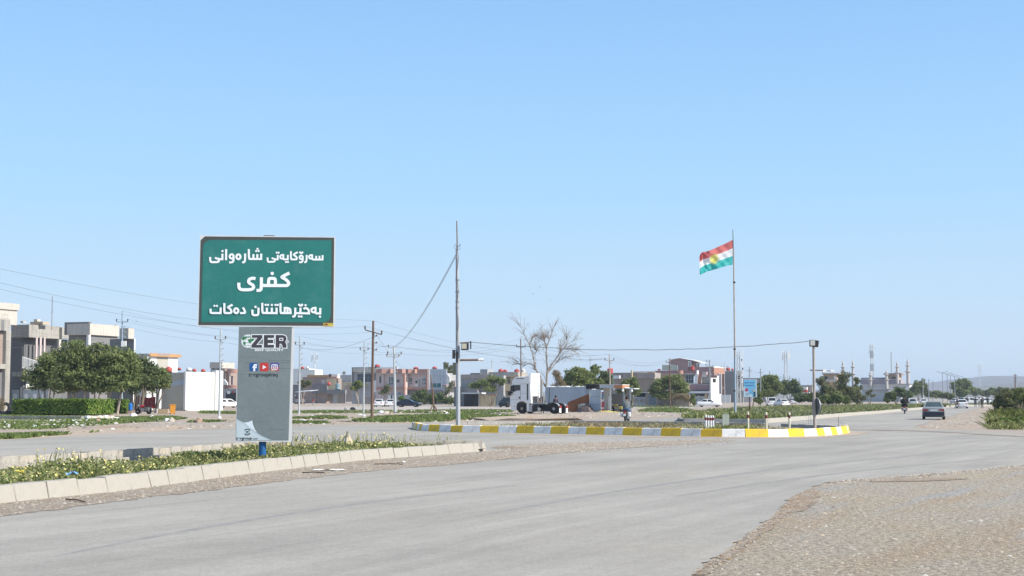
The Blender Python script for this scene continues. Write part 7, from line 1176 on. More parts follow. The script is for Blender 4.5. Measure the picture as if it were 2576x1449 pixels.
def heap(name, label, cat, P, sx, sy, sz, m, seed, rz=0, amp=.25):
    R = random.Random(seed); mb = MB(); V = [(0, 0, sz)]; F = []; nr, ns = 5, 12
    for i in range(1, nr+1):
        for j in range(ns): A = 2*PI*j/ns; rr_ = i/nr; q = 1+R.uniform(-amp, amp); V.append((sx*rr_*math.cos(A)*q, sy*rr_*math.sin(A)*q, max(-.05, sz*(1-rr_**1.8)*(1+R.uniform(-amp, amp))-(.05 if i == nr else 0))))
    F = [(0, 1+j, 1+(j+1) % ns) for j in range(ns)]+[(1+(i-1)*ns+j, 1+i*ns+j, 1+i*ns+(j+1) % ns, 1+(i-1)*ns+(j+1) % ns) for i in range(1, nr) for j in range(ns)]; mb.add(V, F); o = mb.build(name, m, smooth=True); o.location = (P[0], P[1], P[2] if len(P) > 2 else 0); o.rotation_euler = (0, 0, rz); return tag(o, label, cat)
heap('sack_pile', 'brown tarpaulin covered pile beside the kiosk door', 'pile', hpt(k, 420, 1060, -.6)*1, 1.3, .7, 1.0, mat('brown_tarp', (.17, .13, .12), .9, .3, 3), 4, HRZ)
heap('blanket', 'crumpled yellow blanket on the ground before the kiosk', 'blanket', Vector((*hpt(k, 980, 1075, -1)[:2], 0)), 1.5, .5, .2, mat('yellow_cloth', (.5, .42, .15), .9, .2, 4), 5, HRZ)
# ---- people
SKIN = mat('skin', (.36, .22, .15), .6, .1, 6); HAIR = mat('black_hair', (.015, .012, .01), .7, .2, 9)
POSE = {
 'stand': dict(pel=(0, 0, .93), ch=(0, 0, 1.25), nk=(0, 0, 1.47), hd=(.03, 0, 1.62), sl=(0, .19, 1.42), el=(-.02, .25, 1.15), wl=(.06, .26, .9), sr=(0, -.19, 1.42), er=(-.02, -.25, 1.15), wr=(.06, -.26, .9), hl=(0, .1, .9), kl=(.02, .11, .5), al=(-.03, .11, .08), tl=(.13, .12, .04), hr=(0, -.1, .9), kr=(.02, -.11, .5), ar=(-.03, -.11, .08), tr=(.13, -.12, .04)),
 'walk': dict(pel=(0, 0, .92), ch=(.03, 0, 1.24), nk=(.05, 0, 1.46), hd=(.09, 0, 1.61), sl=(.04, .19, 1.41), el=(-.12, .25, 1.17), wl=(-.16, .24, .93), sr=(.04, -.19, 1.41), er=(.12, -.25, 1.16), wr=(.3, -.22, .98), hl=(0, .1, .89), kl=(.25, .11, .53), al=(.36, .11, .1), tl=(.52, .12, .1), hr=(0, -.1, .89), kr=(-.1, -.11, .5), ar=(-.42, -.11, .16), tr=(-.3, -.12, .05)),
 'ride': dict(pel=(-.22, 0, .86), ch=(-.10, 0, 1.16), nk=(.0, 0, 1.38), hd=(.06, 0, 1.53), sl=(-.02, .2, 1.33), el=(.16, .32, 1.1), wl=(.42, .30, 1.02), sr=(-.02, -.2, 1.33), er=(.16, -.32, 1.1), wr=(.42, -.30, 1.02), hl=(-.2, .11, .84), kl=(.2, .22, .74), al=(.08, .2, .36), tl=(.24, .21, .32), hr=(-.2, -.11, .84), kr=(.2, -.22, .74), ar=(.08, -.2, .36), tr=(.24, -.21, .32))}
BON = [('pel', 'ch'), ('ch', 'nk'), ('nk', 'hd'), ('ch', 'sl'), ('sl', 'el'), ('el', 'wl'), ('ch', 'sr'), ('sr', 'er'), ('er', 'wr'), ('pel', 'hl'), ('hl', 'kl'), ('kl', 'al'), ('al', 'tl'), ('pel', 'hr'), ('hr', 'kr'), ('kr', 'ar'), ('ar', 'tr')]
RAD = dict(pel=.15, ch=.165, nk=.065, hd=.105, sl=.075, sr=.075, el=.052, er=.052, wl=.038, wr=.038, hl=.1, hr=.1, kl=.065, kr=.065, al=.042, ar=.042, tl=.035, tr=.035)
def person(label, P, rz, pose, top, bottom, scale=1, fat=1.15, hair=HAIR, group=None):
    J = {k: Vector(v) for k, v in POSE[pose].items()}
    for s_ in 'lr': d = (J['w'+s_]-J['e'+s_]).normalized(); J['h_'+s_] = J['w'+s_]+d*.1; J['f_'+s_] = J['w'+s_]+d*.18
    bones = BON+[('wl', 'h_l'), ('wr', 'h_r'), ('h_l', 'f_l'), ('h_r', 'f_r')]; RR = dict(RAD, h_l=.042, h_r=.042, f_l=.022, f_r=.022); J['top'] = J['hd']+Vector((0, 0, .1)); bones = bones+[('hd', 'top')]; RR['top'] = .075; keys = list(J)
    me = bpy.data.meshes.new('b'); bm = bmesh.new(); sk = bm.verts.layers.skin.verify(); vs = {}
    for k in keys: v = bm.verts.new(J[k]); r = RR[k]*(fat if k not in ('hd', 'nk', 'top', 'h_l', 'h_r', 'f_l', 'f_r') else 1); v[sk].radius = (r*(1.15 if k in ('ch', 'pel') else 1), r*(.8 if k in ('ch', 'pel') else 1)); v[sk].use_root = k == 'pel'; vs[k] = v
    for a, b in bones: bm.edges.new((vs[a], vs[b]))
    bm.to_mesh(me); bm.free(); o = bpy.data.objects.new('b', me); COL.objects.link(o); o.modifiers.new('s', 'SKIN').use_smooth_shade = True; o.modifiers.new('d', 'SUBSURF').levels = 1; dg = bpy.context.evaluated_depsgraph_get(); m2 = bpy.data.meshes.new_from_object(o.evaluated_get(dg)); bpy.data.objects.remove(o)
    m2.materials.clear(); shoe = BLACKP
    for q in (SKIN, top, bottom, shoe): m2.materials.append(q)
    seg = [(J[a], J[b], 0 if b in ('hd', 'top') or b[0] in 'hf' and '_' in b else (3 if b in ('tl', 'tr') else (1 if b in ('ch', 'nk', 'sl', 'sr', 'el', 'er', 'wl', 'wr') else 2))) for a, b in bones]
    for pl in m2.polygons:
        c = pl.center; best = 9; bi = 1
        for a, b, k in seg:
            d = b-a; u = max(0, min(1, (c-a).dot(d)/d.length_squared)); q = (c-(a+d*u)).length
            if q < best: best = q; bi = k
        pl.material_index = bi
    m2.polygons.foreach_set('use_smooth', [True]*len(m2.polygons)); m2.name = 'person'
    o = link('person', m2); o.location = P; o.rotation_euler = (0, 0, rz); o.scale = (scale,)*3; tag(o, label, 'person', group)
    mb = MB(); c = J['hd']+Vector((-.015, 0, .035)); mb.lathe([(.10, -.05), (.118, .0), (.115, .05), (.085, .1), (.03, .125)], c, 12); mb.build('hair', hair, o, smooth=True); return o
def cloth(n, c): return mat(n, c, .9, .2, 5)
# ---- motorcycles
def motorcycle(label, P, rz, col, box=None, flap=None):
    t = thing('motorcycle', label, 'motorcycle', P, rz); pm = paint(col[0], col[1])
    for x in (-.62, .66): wheel(t, (x, 0, .3), .3, .11, CHROME, .66)
    mb = MB(); mb.tube([(.66, 0, .3), (.5, 0, .75), (.42, 0, .98)], .035, 6); mb.tube([(-.62, .09, .3), (-.1, .09, .38)], .025, 5); mb.tube([(-.62, -.09, .3), (-.1, -.09, .38)], .025, 5); mb.tube([(.45, 0, .8), (.0, 0, .55), (-.45, 0, .68), (-.85, 0, .72)], .035, 6); fr = mb.build('frame', DARK, t)
    mb = MB(); mb.lathe([(.02, -.26), (.12, -.2), (.15, 0), (.12, .2), (.03, .28)], (.16, 0, .8), 12, axis='X'); bo = mb.build('fuel_tank', pm, t, smooth=True); mb = MB(); mb.box(-.75, -.08, -.13, .13, .74, .84); bevel(mb.build('seat', BLACKP, t), .03); mb = MB(); mb.box(-.12, .22, -.13, .13, .3, .6); mb.lathe([(.1, -.15), (.1, .15)], (.05, 0, .4), 10, axis='Y'); mb.build('engine', STEEL, t)
    mb = MB(); mb.tube([(.42, -.34, 1.0), (.46, -.12, .98), (.46, .12, .98), (.42, .34, 1.0)], .018, 6); mb.build('handlebar', DARK, t); mb = MB(); mb.lathe([(.09, 0), (.09, .1), (.04, .16)], (.5, 0, .9), 12, axis='X'); mb.build('headlight', LAMPW, t)
    for x, w in ((.66, .36), (-.62, .38)):
        mb = MB(); pr = [(x+w*math.cos(a), .3+w*math.sin(a)) for a in [PI*(.1+.08*k) for k in range(11)]]
        for (a0_, b0), (a1_, b1) in zip(pr, pr[1:]): mb.add([(a0_, -.07, b0), (a0_, .07, b0), (a1_, .07, b1), (a1_, -.07, b1)], [(0, 1, 2, 3)])
        mb.build('mudguard', pm if x > 0 else CHROME, t, fix=False)
    mb = MB(); mb.box(-.98, -.9, -.08, .08, .62, .76); mb.build('tail_lamp', LAMPR, t); mb = MB(); mb.tube([(.1, -.14, .3), (-.4, -.16, .26), (-.8, -.17, .34)], .045, 8); mb.build('exhaust', CHROME, t)
    mb = MB(); mb.box(-1.02, -1.0, -.1, .1, .42, .58); mb.build('number_plate', PLATE, t)
    for sg in (-1, 1):
        if box: mb = MB(); mb.box(-.78, -.3, sg*.16 if sg > 0 else -.34, .34 if sg > 0 else -.16, .36, .7); bevel(mb.build('pannier', box, t), .04)
        mb = MB(); mb.tube([(.42, sg*.28, 1.0), (.40, sg*.34, 1.14)], .01, 4); mb.lathe([(.05, -.01), (.05, .01)], (.40, sg*.34, 1.17), 8, axis='X'); mb.build('mirror', DARK, t)
    return t
q = G(1577, 1061.5); motorcycle('white motorcycle with panniers carrying the rider in grey', q, RD+.15, ('white_tank_paint', (.6, .6, .6)), mat('white_pannier', (.62, .62, .6), .5)); person('rider in a grey jacket and jeans on the white motorcycle', q, RD+.15, 'ride', cloth('grey_jacket', (.16, .18, .18)), cloth('blue_jeans', (.10, .15, .24)), 1.05, 1.35)
q = G(2276, 1041); motorcycle('red and white motorcycle carrying the black clad rider', q, RD+.1, ('red_tank_paint', (.4, .06, .06)), mat('pink_pannier', (.45, .33, .32), .6)); person('black clad rider on the main road beside the planted median', q, RD+.1, 'ride', cloth('black_robe', (.015, .015, .017)), cloth('black_trousers', (.018, .018, .02)), 1.12, 1.5)
q = hpt(k, 1270, 1040, .2); motorcycle('yellow draped motorcycle parked under the kiosk canopy', Vector((q.x, q.y, 0)), XD+PI-.2, ('yellow_tank_paint', (.5, .38, .08)), mat('yellow_cloth', (.5, .42, .15)))
q = G(*c1(975, 1003)); motorcycle('red motorcycle parked under the garden tree by the carpet', q, XD+PI+.1, ('red_bike_paint', (.38, .03, .03)), mat('grey_saddlebag', (.2, .2, .19), .8))
q = G(2291, 1036); 
person('man in a purple grey jacket standing behind the lorry chassis', Vector((*hpt(House.__new__(House), 0, 0)[:2], 0)) if 0 else AT(1398, 1000, 151)*1-Vector((0, 0, EYE-0)), RD, 'stand', cloth('purple_jacket', (.11, .09, .11)), cloth('dark_trousers', (.04, .04, .045)), 1.08)
person('man in dark green standing at the back of the lorry cab', AT(1364, 1000, 152)-Vector((0, 0, EYE)), RD+.4, 'stand', cloth('green_jacket', (.03, .06, .04)), cloth('dark_trousers', (.04, .04, .045)), 1.1)
for lab, x, y, ps, rz, tc, bc in (('man in dark clothes striding across the road beside the white saloon', *cJ(1045, 690), 'walk', XD+PI, (.04, .035, .03), (.14, .11, .09)), ('walker in dark blue at the far kerb left of the handcart', *cJ(1462, 655), 'stand', RD, (.03, .035, .06), (.05, .05, .06)), ('walker in black at the right end of the crossing', *cJ(1746, 632), 'stand', RD, (.02, .02, .022), (.02, .02, .022)), ('walker in grey with bare legs nearest the gravel verge', *cJ(1618, 690), 'walk', RD+PI, (.09, .085, .08), (.06, .055, .05)), ('person in white at the far crossing beside the walkers', *cJ(1555, 650), 'stand', RD, (.6, .58, .55), (.2, .18, .16)), ('distant person in dark clothes on the median kerb', *cJ(1270, 618), 'stand', RD, (.05, .05, .06), (.05, .05, .06)), ('person in white and black standing in the median weeds', *cJ(236, 600), 'stand', RD, (.5, .5, .5), (.03, .03, .03))):
    person(lab, G(x, y), rz, ps, cloth('cloth_%d' % int(x*10), tc), cloth('legs_%d' % int(x*10), bc), 1.0)
person('person in red sitting out by the stained wall and the small tree', AT(1174/1.0*0+770+6, 1000, 300)*1-Vector((0, 0, EYE)) if 0 else AT(*cC(515, 1140), 300).xy.to_3d(), RD+PI, 'stand', cloth('red_shirt', (.35, .08, .05)), cloth('pale_trousers', (.5, .45, .4)), .9)
person('person in orange walking by the roadside trees', G(*cH(745, 640)), RD+2, 'stand', cloth('peach_shirt', (.6, .35, .25)), cloth('pale_trousers', (.5, .45, .4)), 1.0)
# ---------------------------------------------------------------- small things
def rock(label, P, sx, sy, sz, m, seed, name='rock', cat='rock', rz=0, group=None):
    R = random.Random(seed); b = bmesh.new(); bmesh.ops.create_icosphere(b, subdivisions=2, radius=1)
    for v in b.verts: q = 1+R.uniform(-.22, .22); v.co = Vector((v.co.x*sx*q, v.co.y*sy*q, max(-.15, v.co.z)*sz*q))
    me = bpy.data.meshes.new(name); b.to_mesh(me); b.free(); me.materials.append(m); o = link(name, me); o.location = (P[0], P[1], P[2] if len(P) > 2 else 0); o.rotation_euler = (0, 0, rz); return tag(o, label, cat, group)
M_STONE = mat('pale_stone_rock', (.50, .44, .36), .9, .3, 3, .4); M_BRST = mat('brown_rock', (.36, .25, .18), .9, .3, 3, .4); M_LIT = mat('white_litter', (.75, .75, .74), .6, .1, 5)
P = AT(877, 1000, 41.3); P.z = .05; o = rock('rough upright stone standing in the weeds of the sign bed', P, .13, .12, .66, mat('lichen_stone', (.50, .43, .31), .9, .45, 5, .6), 3, 'standing_stone', 'stone')
for v in o.data.vertices: v.co.x += .05*v.co.z-.02; v.co.x *= 1.0 if v.co.z > .35 else 1.05
# bollards
M_BW = mat('bollard_white', (.68, .68, .66), .6, .1, 3, streak=.08); M_BR = mat('bollard_red_band', (.16, .03, .035), .6, .15, 4)
bol = None
for i, (x, yt, Y, lab, gr) in enumerate(((1774.7, 1043.5, 64.5, 'leftmost of the four clustered red banded bollards', 1), (1781, 1044.5, 65.5, 'second from left of the four clustered bollards', 1), (1787.2, 1044.5, 64.8, 'third from left of the four clustered bollards', 1), (1793, 1044.5, 65.6, 'rightmost of the four clustered red banded bollards', 1), (1881, 1035.4, 64, 'cream bollard nearest the four clustered ones', 0), (1926.8, 1036.5, 64, 'cream bollard in the middle of the island end', 0), (1985, 1036.5, 65, 'yellowish bollard nearest the lamp post', 0))):
    P = AT(x, 1000, Y); P.z = .1; H_ = EYE-(yt-1000)*Y/FPX-.1
    if bol is None:
        bol = thing('bollard', lab, 'bollard', P, 0, 'red banded bollards on the island'); mb = MB(); mb.lathe([(.047, -.1), (.047, .955), (.04, .985), (.02, 1.0)], n=14); mb.build('post', M_BW, bol, smooth=True); mb = MB(); mb.lathe([(.049, .70), (.049, .86)], n=14); mb.build('red_band', M_BR, bol, smooth=True); o = bol
    else: o = dup(bol, P, i*.4, lab)
    o.scale = (1.05, 1.05, H_)
    if not gr:
        for c in kids(o):
            if c.name.startswith('post'): c.data = c.data.copy(); c.data.materials[0] = mat('bollard_cream', (.68, .64, .50), .6, .15, 3, streak=.15)
P = G(1826.5, 1076, .15); t = thing('plastic_screen', 'upright pale green plastic sheet screen standing on the island', 'panel', P); M_PL = mat('pale_green_plastic', (.42, .47, .40), .35, .1, 2, streak=.15)
for a, b in ((-.17, -.01), (.01, .16)): mb = MB(); mb.box(a, b, -.02+.03*(a > 0), .0+.03*(a > 0), 0, .70); mb.build('sheet', M_PL, t)
mb = MB(); mb.box(-.02, .02, .035, .065, 0, .72); mb.build('stake', STEEL, t)
for x, y0, y1, l in ((2035, 1075, 1046, 'left of two thin metal rods beside the lamp post'), (2040, 1075, 1047, 'right of two thin metal rods beside the lamp post'), (2109.5, 1078, 1048, 'single rusty rod at the right end of the island')):
    P = G(x, y0, .15); P.z = .1; mb = MB(); mb.tube([(0, 0, 0), (0, 0, HZ(P, y1)-.1)], .013, 6); o = mb.build('metal_rod', STEEL if x < 2100 else M_RUST); o.location = P; tag(o, l, 'rod')
P = G(1111, 1068, .16); mb = MB(); mb.box(-.14, .14, -.1, .1, -.05, .17); o = bevel(mb.build('concrete_block', M_GREYC), .01); o.location = P; tag(o, 'small grey concrete block lying near the left end of the island', 'block')
# litter and sticks on the verge and bed
def sheetlet(name, label, cat, P, w, l, m, rz, seed, h=.05):
    R = random.Random(seed); mb = MB(); V = []; n = 6
    for i in range(n):
        for j in range(n): V.append(((i/(n-1)-.5)*w+R.uniform(-.02, .02), (j/(n-1)-.5)*l+R.uniform(-.02, .02), .012+R.uniform(0, h)))
    mb.add(V, [(i*n+j, (i+1)*n+j, (i+1)*n+j+1, i*n+j+1) for i in range(n-1) for j in range(n-1)]); o = mb.build(name, m, fix=False); o.location = P; o.rotation_euler = (0, 0, rz); return tag(o, label, cat)
sheetlet('plastic_bag', 'crumpled pale blue plastic bag caught in the roadside weeds', 'litter', G(181, 1199, .25), .2, .22, mat('blue_plastic', (.22, .42, .68), .4, .2, 9), .3, 2, .09); sheetlet('plastic_bag', 'small yellow wrapper in the weeds at the left edge', 'litter', G(49, 1193, .28), .12, .12, mat('yellow_plastic', (.66, .58, .12), .4, .2, 9), .6, 3, .07)
sheetlet('paper_sheet', 'long white torn sheet lying on the gravel below the kerb', 'litter', G(828, 1184, .02), .7, .22, M_LIT, .12, 4, .03); sheetlet('paper_sheet', 'small white scrap on the gravel under the kerb end', 'litter', G(1010, 1165, .02), .2, .18, M_LIT, .1, 5, .04)
for x, y, l, w, rz, m, lab in ((788, 1189, .5, .011, .05, DARK, 'dark stick beside the long white sheet'), (978, 1167.5, .7, .014, -.05, M_RUST, 'brown stick on the gravel below the pale kerb'), (190, 1259, .85, .012, -.9, M_WOODP, 'thin dry twig on the gravel near the left kerb'), (135, 1238, .4, .01, .2, M_WOODP, 'short twig close to the left kerb')):
    mb = MB(); mb.tube([(-l/2, 0, 0), (0, .03, .01), (l/2, 0, 0)], w, 5); o = mb.build('stick', m); o.location = G(x, y, .035); o.rotation_euler = (0, 0, rz); tag(o, lab, 'stick')
for i, (x, y, sx, sz, m, lab) in enumerate(((742, 1129, .4, .30, mat('charred_rubble', (.08, .07, .065), .9, .3, 5, .5), 'dark rubble lump right under the sign panel corner'), (760, 1128, .25, .26, mat('charred_rubble', (.08, .07, .065)), 'smaller dark lump beside the rubble under the sign'), (246, 1061.5, .38, .42, M_BRST, 'round brownish rock on the left grass'), (430, 1060.5, .5, .5, M_STONE, 'larger pale rock on the grass below the motorcycle'), (420, 1059, .45, .35, M_LIT, 'white rock beside the larger pale rock'), (500, 1063, .55, .55, M_BRST, 'tall brown rock on the grass right of the pale rocks'), (382, 1050.5, .35, .35, M_LIT, 'white lump on the ground before the hedge block'), (552, 1052, .3, .3, M_LIT, 'white stone at the foot of the white house pole'), (958, 1040, .7, .6, M_LIT, 'white rubble heap between the wooden and white poles'), (972, 1040.5, .7, .5, M_STONE, 'pale rubble heap beside the white rubble'), (985, 1041, .5, .35, M_BRST, 'brown stone at the foot of the thick white pole'), (1116, 1039, .7, .5, M_STONE, 'pale stones at the right foot of the tripod'), (1083, 1039, .5, .4, M_STONE, 'pale stone at the left foot of the tripod'), (1123, 1042, .4, .35, M_LIT, 'white stone on the grass left of the lamp pole'), (870, 1033, .5, .85, M_GREYC, 'grey upright stone on the middle grass'), (888, 1032.5, .7, .8, mat('black_bag', (.03, .03, .035), .4, .2, 6), 'black rubbish bag on the middle grass'), (283, 1080, .25, .12, M_LIT, 'white litter on the dirt track at left'), (1134, 1031, .4, .6, M_GREYC, 'dark stone at the roadside behind the lamp pole'), (2141, 1044.5, .6, .35, mat('charred_rubble', (.08, .07, .065)), 'dark clump of weeds spilling over the median kerb'))):
    rock(lab, G(x, y), sx*.55, sx*.4, sz*.55, m, 40+i)
rock('low orange earth mound beside the lamp pole island', Vector((*G(1325, 1057)[:2], 0)), 4.5, 2.2, .3, M_SAND, 77, 'earth_mound', 'mound'); 
# left yard clutter
q = G(*c1(885, 1000)); t = thing('water_barrel', 'bright blue plastic barrel on a low stand by the hedge', 'barrel', (q.x, q.y, 0)); t.scale = (.5,)*3; mb = MB(); mb.lathe([(.3, .75), (.42, .8), (.44, 1.1), (.42, 1.6), (.44, 1.9), (.38, 2.1), (.15, 2.25)], n=14); mb.build('barrel_body', mat('bright_blue_plastic', (.02, .16, .50), .45, .1, 2), t, smooth=True); mb = MB(); mb.box(-.5, .5, -.3, .3, 0, .74); mb.build('stand', C_BROWN, t)
q = G(*c1(905, 1020)); rock('white scrap metal pile in front of the blue barrel', q, .35, .2, .3, M_LIT, 5, 'scrap_pile', 'pile')
h = House('pergola', 'dark garden pergola frame with a hanging red patterned carpet beside it', 'pergola', 1062, 995, c1)
for x, yt, yo in ((900, 820, 0), (1062, 820, 0)): h.front('post', DARK, x-4, yt, x+4, 1000, yo=yo, depth=.12, ground=True)
h.front('beam', DARK, 890, 815, 1070, 826, yo=0, depth=.12); h.front('white_post_foot', C_WHITE, 1057, 965, 1068, 995, yo=-.03, depth=.2, ground=True)
M_CARP = mat('red_carpet', (.17, .02, .03), .95, .5, 3.5, dirt=(.45, .30, .25), dirt_amt=.6)
def hang(name, lab, cat, H_, x0, y0, x1, y1, m, yo):
    a = H_.fpt(x0, y1, yo); b = H_.fpt(x1, y0, yo); mb = MB(); n = 16; V = []
    for i in range(n+1):
        for j in range(3): xx = a[0]+(b[0]-a[0])*i/n; V.append((xx, yo+.05*math.sin(i*1.4)*(1-j*.3), a[1]+(b[1]-a[1])*j/2-(.12*math.sin(PI*i/n) if j == 2 else 0)))
    mb.add(V, [(i*3+j, i*3+3+j, i*3+4+j, i*3+1+j) for i in range(n) for j in range(2)]); o = mb.build(name, m, fix=False); o.location = H_.P; o.rotation_euler = (0, 0, HRZ); md = o.modifiers.new('t', 'SOLIDIFY'); md.thickness = .03; return tag(o, lab, cat)
hang('carpet', 'dark red patterned carpet hanging between the pergola posts', 'carpet', h, 955, 882, 1056, 962, M_CARP, .2); hang('curtain', 'plain brown cloth hanging left of the red carpet', 'curtain', h, 858, 872, 950, 975, mat('brown_cloth', (.28, .21, .18), .9, .2, 2), .5)
q = G(*c1(1172, 1002)); t = thing('rubbish_bin', 'orange wheeled rubbish bin in front of the beige house side', 'bin', (q.x, q.y, 0), .3); t.scale = (.52,)*3; mb = MB(); mb.add([(-.42, -.4, .1), (.42, -.4, .1), (.42, .4, .1), (-.42, .4, .1), (-.55, -.5, 1.75), (.55, -.5, 1.75), (.55, .5, 1.75), (-.55, .5, 1.75)], [(0, 3, 2, 1), (0, 1, 5, 4), (1, 2, 6, 5), (2, 3, 7, 6), (3, 0, 4, 7), (4, 5, 6, 7)]); M_OB = mat('orange_plastic', (.62, .26, .03), .5, .1, 2); mb.build('bin_body', M_OB, t); mb = MB(); mb.box(-.62, .62, -.56, .56, 1.752, 1.9); mb.build('lid', M_OB, t)
for s_ in (-1, 1): wheel(t, (s_*.42, .4, .14), .14, .1)
for x, y, sx, sz, m, lab in ((1082, 993, .9, .85, mat('black_bag', (.03, .03, .035)), 'black bin bags heaped beside the pergola post'), (1143, 1000, .45, .6, C_BROWN, 'brown sack left of the orange bin')): rock(lab, G(*c1(x, y)), sx*.6, sx*.4, sz*.6, m, int(x), 'rubbish_sack', 'sack')
q = G(*c1(1110, 1000)); mb = MB(); mb.box(-.55, .55, -.3, .3, 0, .5); o = bevel(mb.build('cardboard_box', mat('cardboard', (.42, .31, .2), .9, .1, 3)), .02); o.location = q; tag(o, 'flat cardboard box between the black bags and the orange bin', 'box')
h = House('sheet_stack', 'leaning grey corrugated metal sheet at the left edge', 'metal sheet', 180, 1008, c1)
a = h.fpt(44, 1008); b = h.fpt(180, 928); n = 8; hh = (b[1]-.05)/n; mb = MB()
for i in range(n): z = .05+i*hh; mb.add([(a[0]+.1*i, .08*i, z), (b[0], .08*i, z), (b[0], .08*i+.10, z+hh*.5), (a[0]+.1*i, .08*i+.10, z+hh*.5), (b[0], .08*i+.06, z+hh), (a[0]+.1*i, .08*i+.06, z+hh)], [(0, 1, 2, 3), (3, 2, 4, 5)])
mb.build('corrugated_sheet', mat('dull_sheet_metal', (.26, .29, .30), .5, .2, 1, metal=.2), h.t, fix=False); mb = MB(); mb.tube([(b[0]-.3, .9, 0), (b[0]-.2, .7, b[1]-.1)], .05, 6); mb.build('prop', M_RUST, h.t)
Mt = Matrix.Rotation(math.radians(70), 4, 'X')
tyre('upright grey tyre leaning by the corrugated sheet at left', G(*c1(28, 1005))+Vector((0, 0, .62)), Mt, .5, .17); tyre('grey tyre lying right of the upright one at left', G(*c1(85, 1008))+Vector((0, 0, .2)), None, .5, .18); tyre('second tyre stacked on the lying one at left', G(*c1(90, 1004))+Vector((.1, 0, .5)), Matrix.Rotation(.3, 4, 'Y'), .5, .17)
tree('dry_shrub', 'bare grey shrub at the left picture edge', 'shrub', (6, 1043), [(4, 1012, 9, 14), (10, 1025, 8, 10)], LF_DRY, 260, .5, Y=125, aspect=.06)
h = House('stone_edging', 'row of pale rough stones edging the garden under the hedge', 'stone edging', 597, 1040, c1); R9 = random.Random(6)
y0, y1 = 0, h.spt(790, 1022, 0)[0]
for i in range(16): mb = MB(); s_ = R9.uniform(.14, .26); mb.box(-s_, s_*.6, -.18, .18, -.05, R9.uniform(.16, .34)); o = bevel(mb.build('edging_stone', M_STONE if i % 3 else C_WHITE, h.t), .06); o.location = (R9.uniform(-.1, .1), y0+(y1-y0)*i/15, 0); o.rotation_euler = (0, 0, R9.uniform(-.4, .4))
mb = MB(); mb.box(-14, -.5, -.15, .15, -.05, .25); mb.build('ledge', M_CONC2, h.t)
# pebbles and litter specks as loose stuff
def pebbles(name, poly, n, smin, smax, mats, rng, z=0, near=0, flat=.6):
    C = scatter(poly, n, rng, near); n = len(C); base = np.array([(1, 0, 0), (0, 1, 0), (-1, 0, 0), (0, -1, 0), (0, 0, 1)], float); s_ = smin+(smax-smin)*rng.random(n)**4; a = rng.random(n)*2*PI; ca, sa = np.cos(a), np.sin(a); P_ = base[None]*(1+rng.uniform(-.35, .35, (n, 5, 1)))*s_[:, None, None]; P_[:, :, 0] *= 1.3; P_[:, :, 2] *= flat; X = P_[:, :, 0]*ca[:, None]-P_[:, :, 1]*sa[:, None]+C[:, 0, None]; Y = P_[:, :, 0]*sa[:, None]+P_[:, :, 1]*ca[:, None]+C[:, 1, None]; V = np.stack([X, Y, P_[:, :, 2]+z], 2).reshape(-1, 3); F0 = np.array([(0, 1, 4), (1, 2, 4), (2, 3, 4), (3, 0, 4)]); F = (F0[None]+np.arange(n)[:, None, None]*5).reshape(-1, 3); mi = np.repeat(rng.integers(0, len(mats), n), 4); return tag(link(name, fast_mesh(name, V, F, mats, mi)), kind='stuff')
PB = [mat('pebble_grey', (.37, .32, .265), .9, .3, 7), mat('pebble_tan', (.43, .355, .265), .9, .3, 7), mat('pebble_dark', (.23, .195, .165), .9, .3, 7), mat('pebble_pale', (.50, .465, .41), .9, .2, 7)]
shp = [tuple(p[:2]) for p in GP((2576, 1180), (2400, 1196), (2200, 1212), (2090, 1221), (2010, 1255), (1960, 1302), (1850, 1388), (1765, 1446))]+[(2.2, 11.5), (8, 11.5), (24, 30)]
pebbles('gravel_pebbles', shp, 60000, .005, .022, [PB[0], PB[1], PB[2], PB[1], PB[0], PB[3]], R6, .004, 1.5, .5); pebbles('gravel_stones', shp, 900, .014, .045, [PB[0], PB[1], PB[2], PB[3]], R6, .004, 1.5)
ep = [tuple(p[:2]) for p in GP((2040, 1229), (1995, 1249), (1945, 1300), (1822, 1390), (1732, 1449), (1785, 1449), (1866, 1391), (1978, 1304), (2040, 1262), (2070, 1240))]
pebbles('edge_grit', ep, 5200, .004, .022, [PB[1], mat('brown_soil', (.3, .2, .11)), PB[0], PB[2]], R6, .012)
pebbles('edge_grit', [tuple(p[:2]) for p in GP((2060, 1226), (2090, 1211), (2200, 1202), (2400, 1186), (2576, 1169), (2576, 1178), (2400, 1196), (2200, 1212), (2100, 1221))], 3000, .006, .03, [PB[1], PB[0], PB[2], PB[3]], R6, .012)
vp = [tuple(p[:2]) for p in verge]; pebbles('gravel_pebbles', vp, 16000, .006, .028, [PB[0], PB[1], PB[2], PB[1], PB[3]], R6, .018)
pebbles('road_grit', [tuple(p[:2]) for p in GP((1240, 1140), (1500, 1140), (1850, 1118), (1850, 1105), (1500, 1108), (1260, 1120))], 2600, .008, .04, PB, R6, .014)
pebbles('litter_specks', [tuple(G(x, y)[:2]) for x, y in ((-20, 1078), (120, 1078), (300, 1068), (290, 1056), (60, 1060), (-20, 1062))], 330, .05, .2, [M_LIT, PB[3], M_STONE], R6, .05); pebbles('litter_specks', [tuple(G(x, y)[:2]) for x, y in ((740, 1062), (1290, 1050), (1290, 1031), (740, 1034))], 260, .05, .22, [M_LIT, PB[3], M_STONE], R6, .05)
pebbles('lot_stones', [tuple(G(x, y)[:2]) for x, y in ((0, 1106), (470, 1080), (1030, 1064), (1700, 1048), (1700, 1028), (1290, 1030), (735, 1046), (470, 1052), (0, 1084))], 5000, .03, .16, PB, R6, .01, 1.0)
pebbles('lot_stones', [tuple(G(x, y)[:2]) for x, y in ((2310, 1078), (2480, 1080), (2484, 1040), (2430, 1040))], 900, .02, .1, PB, R6, .01)
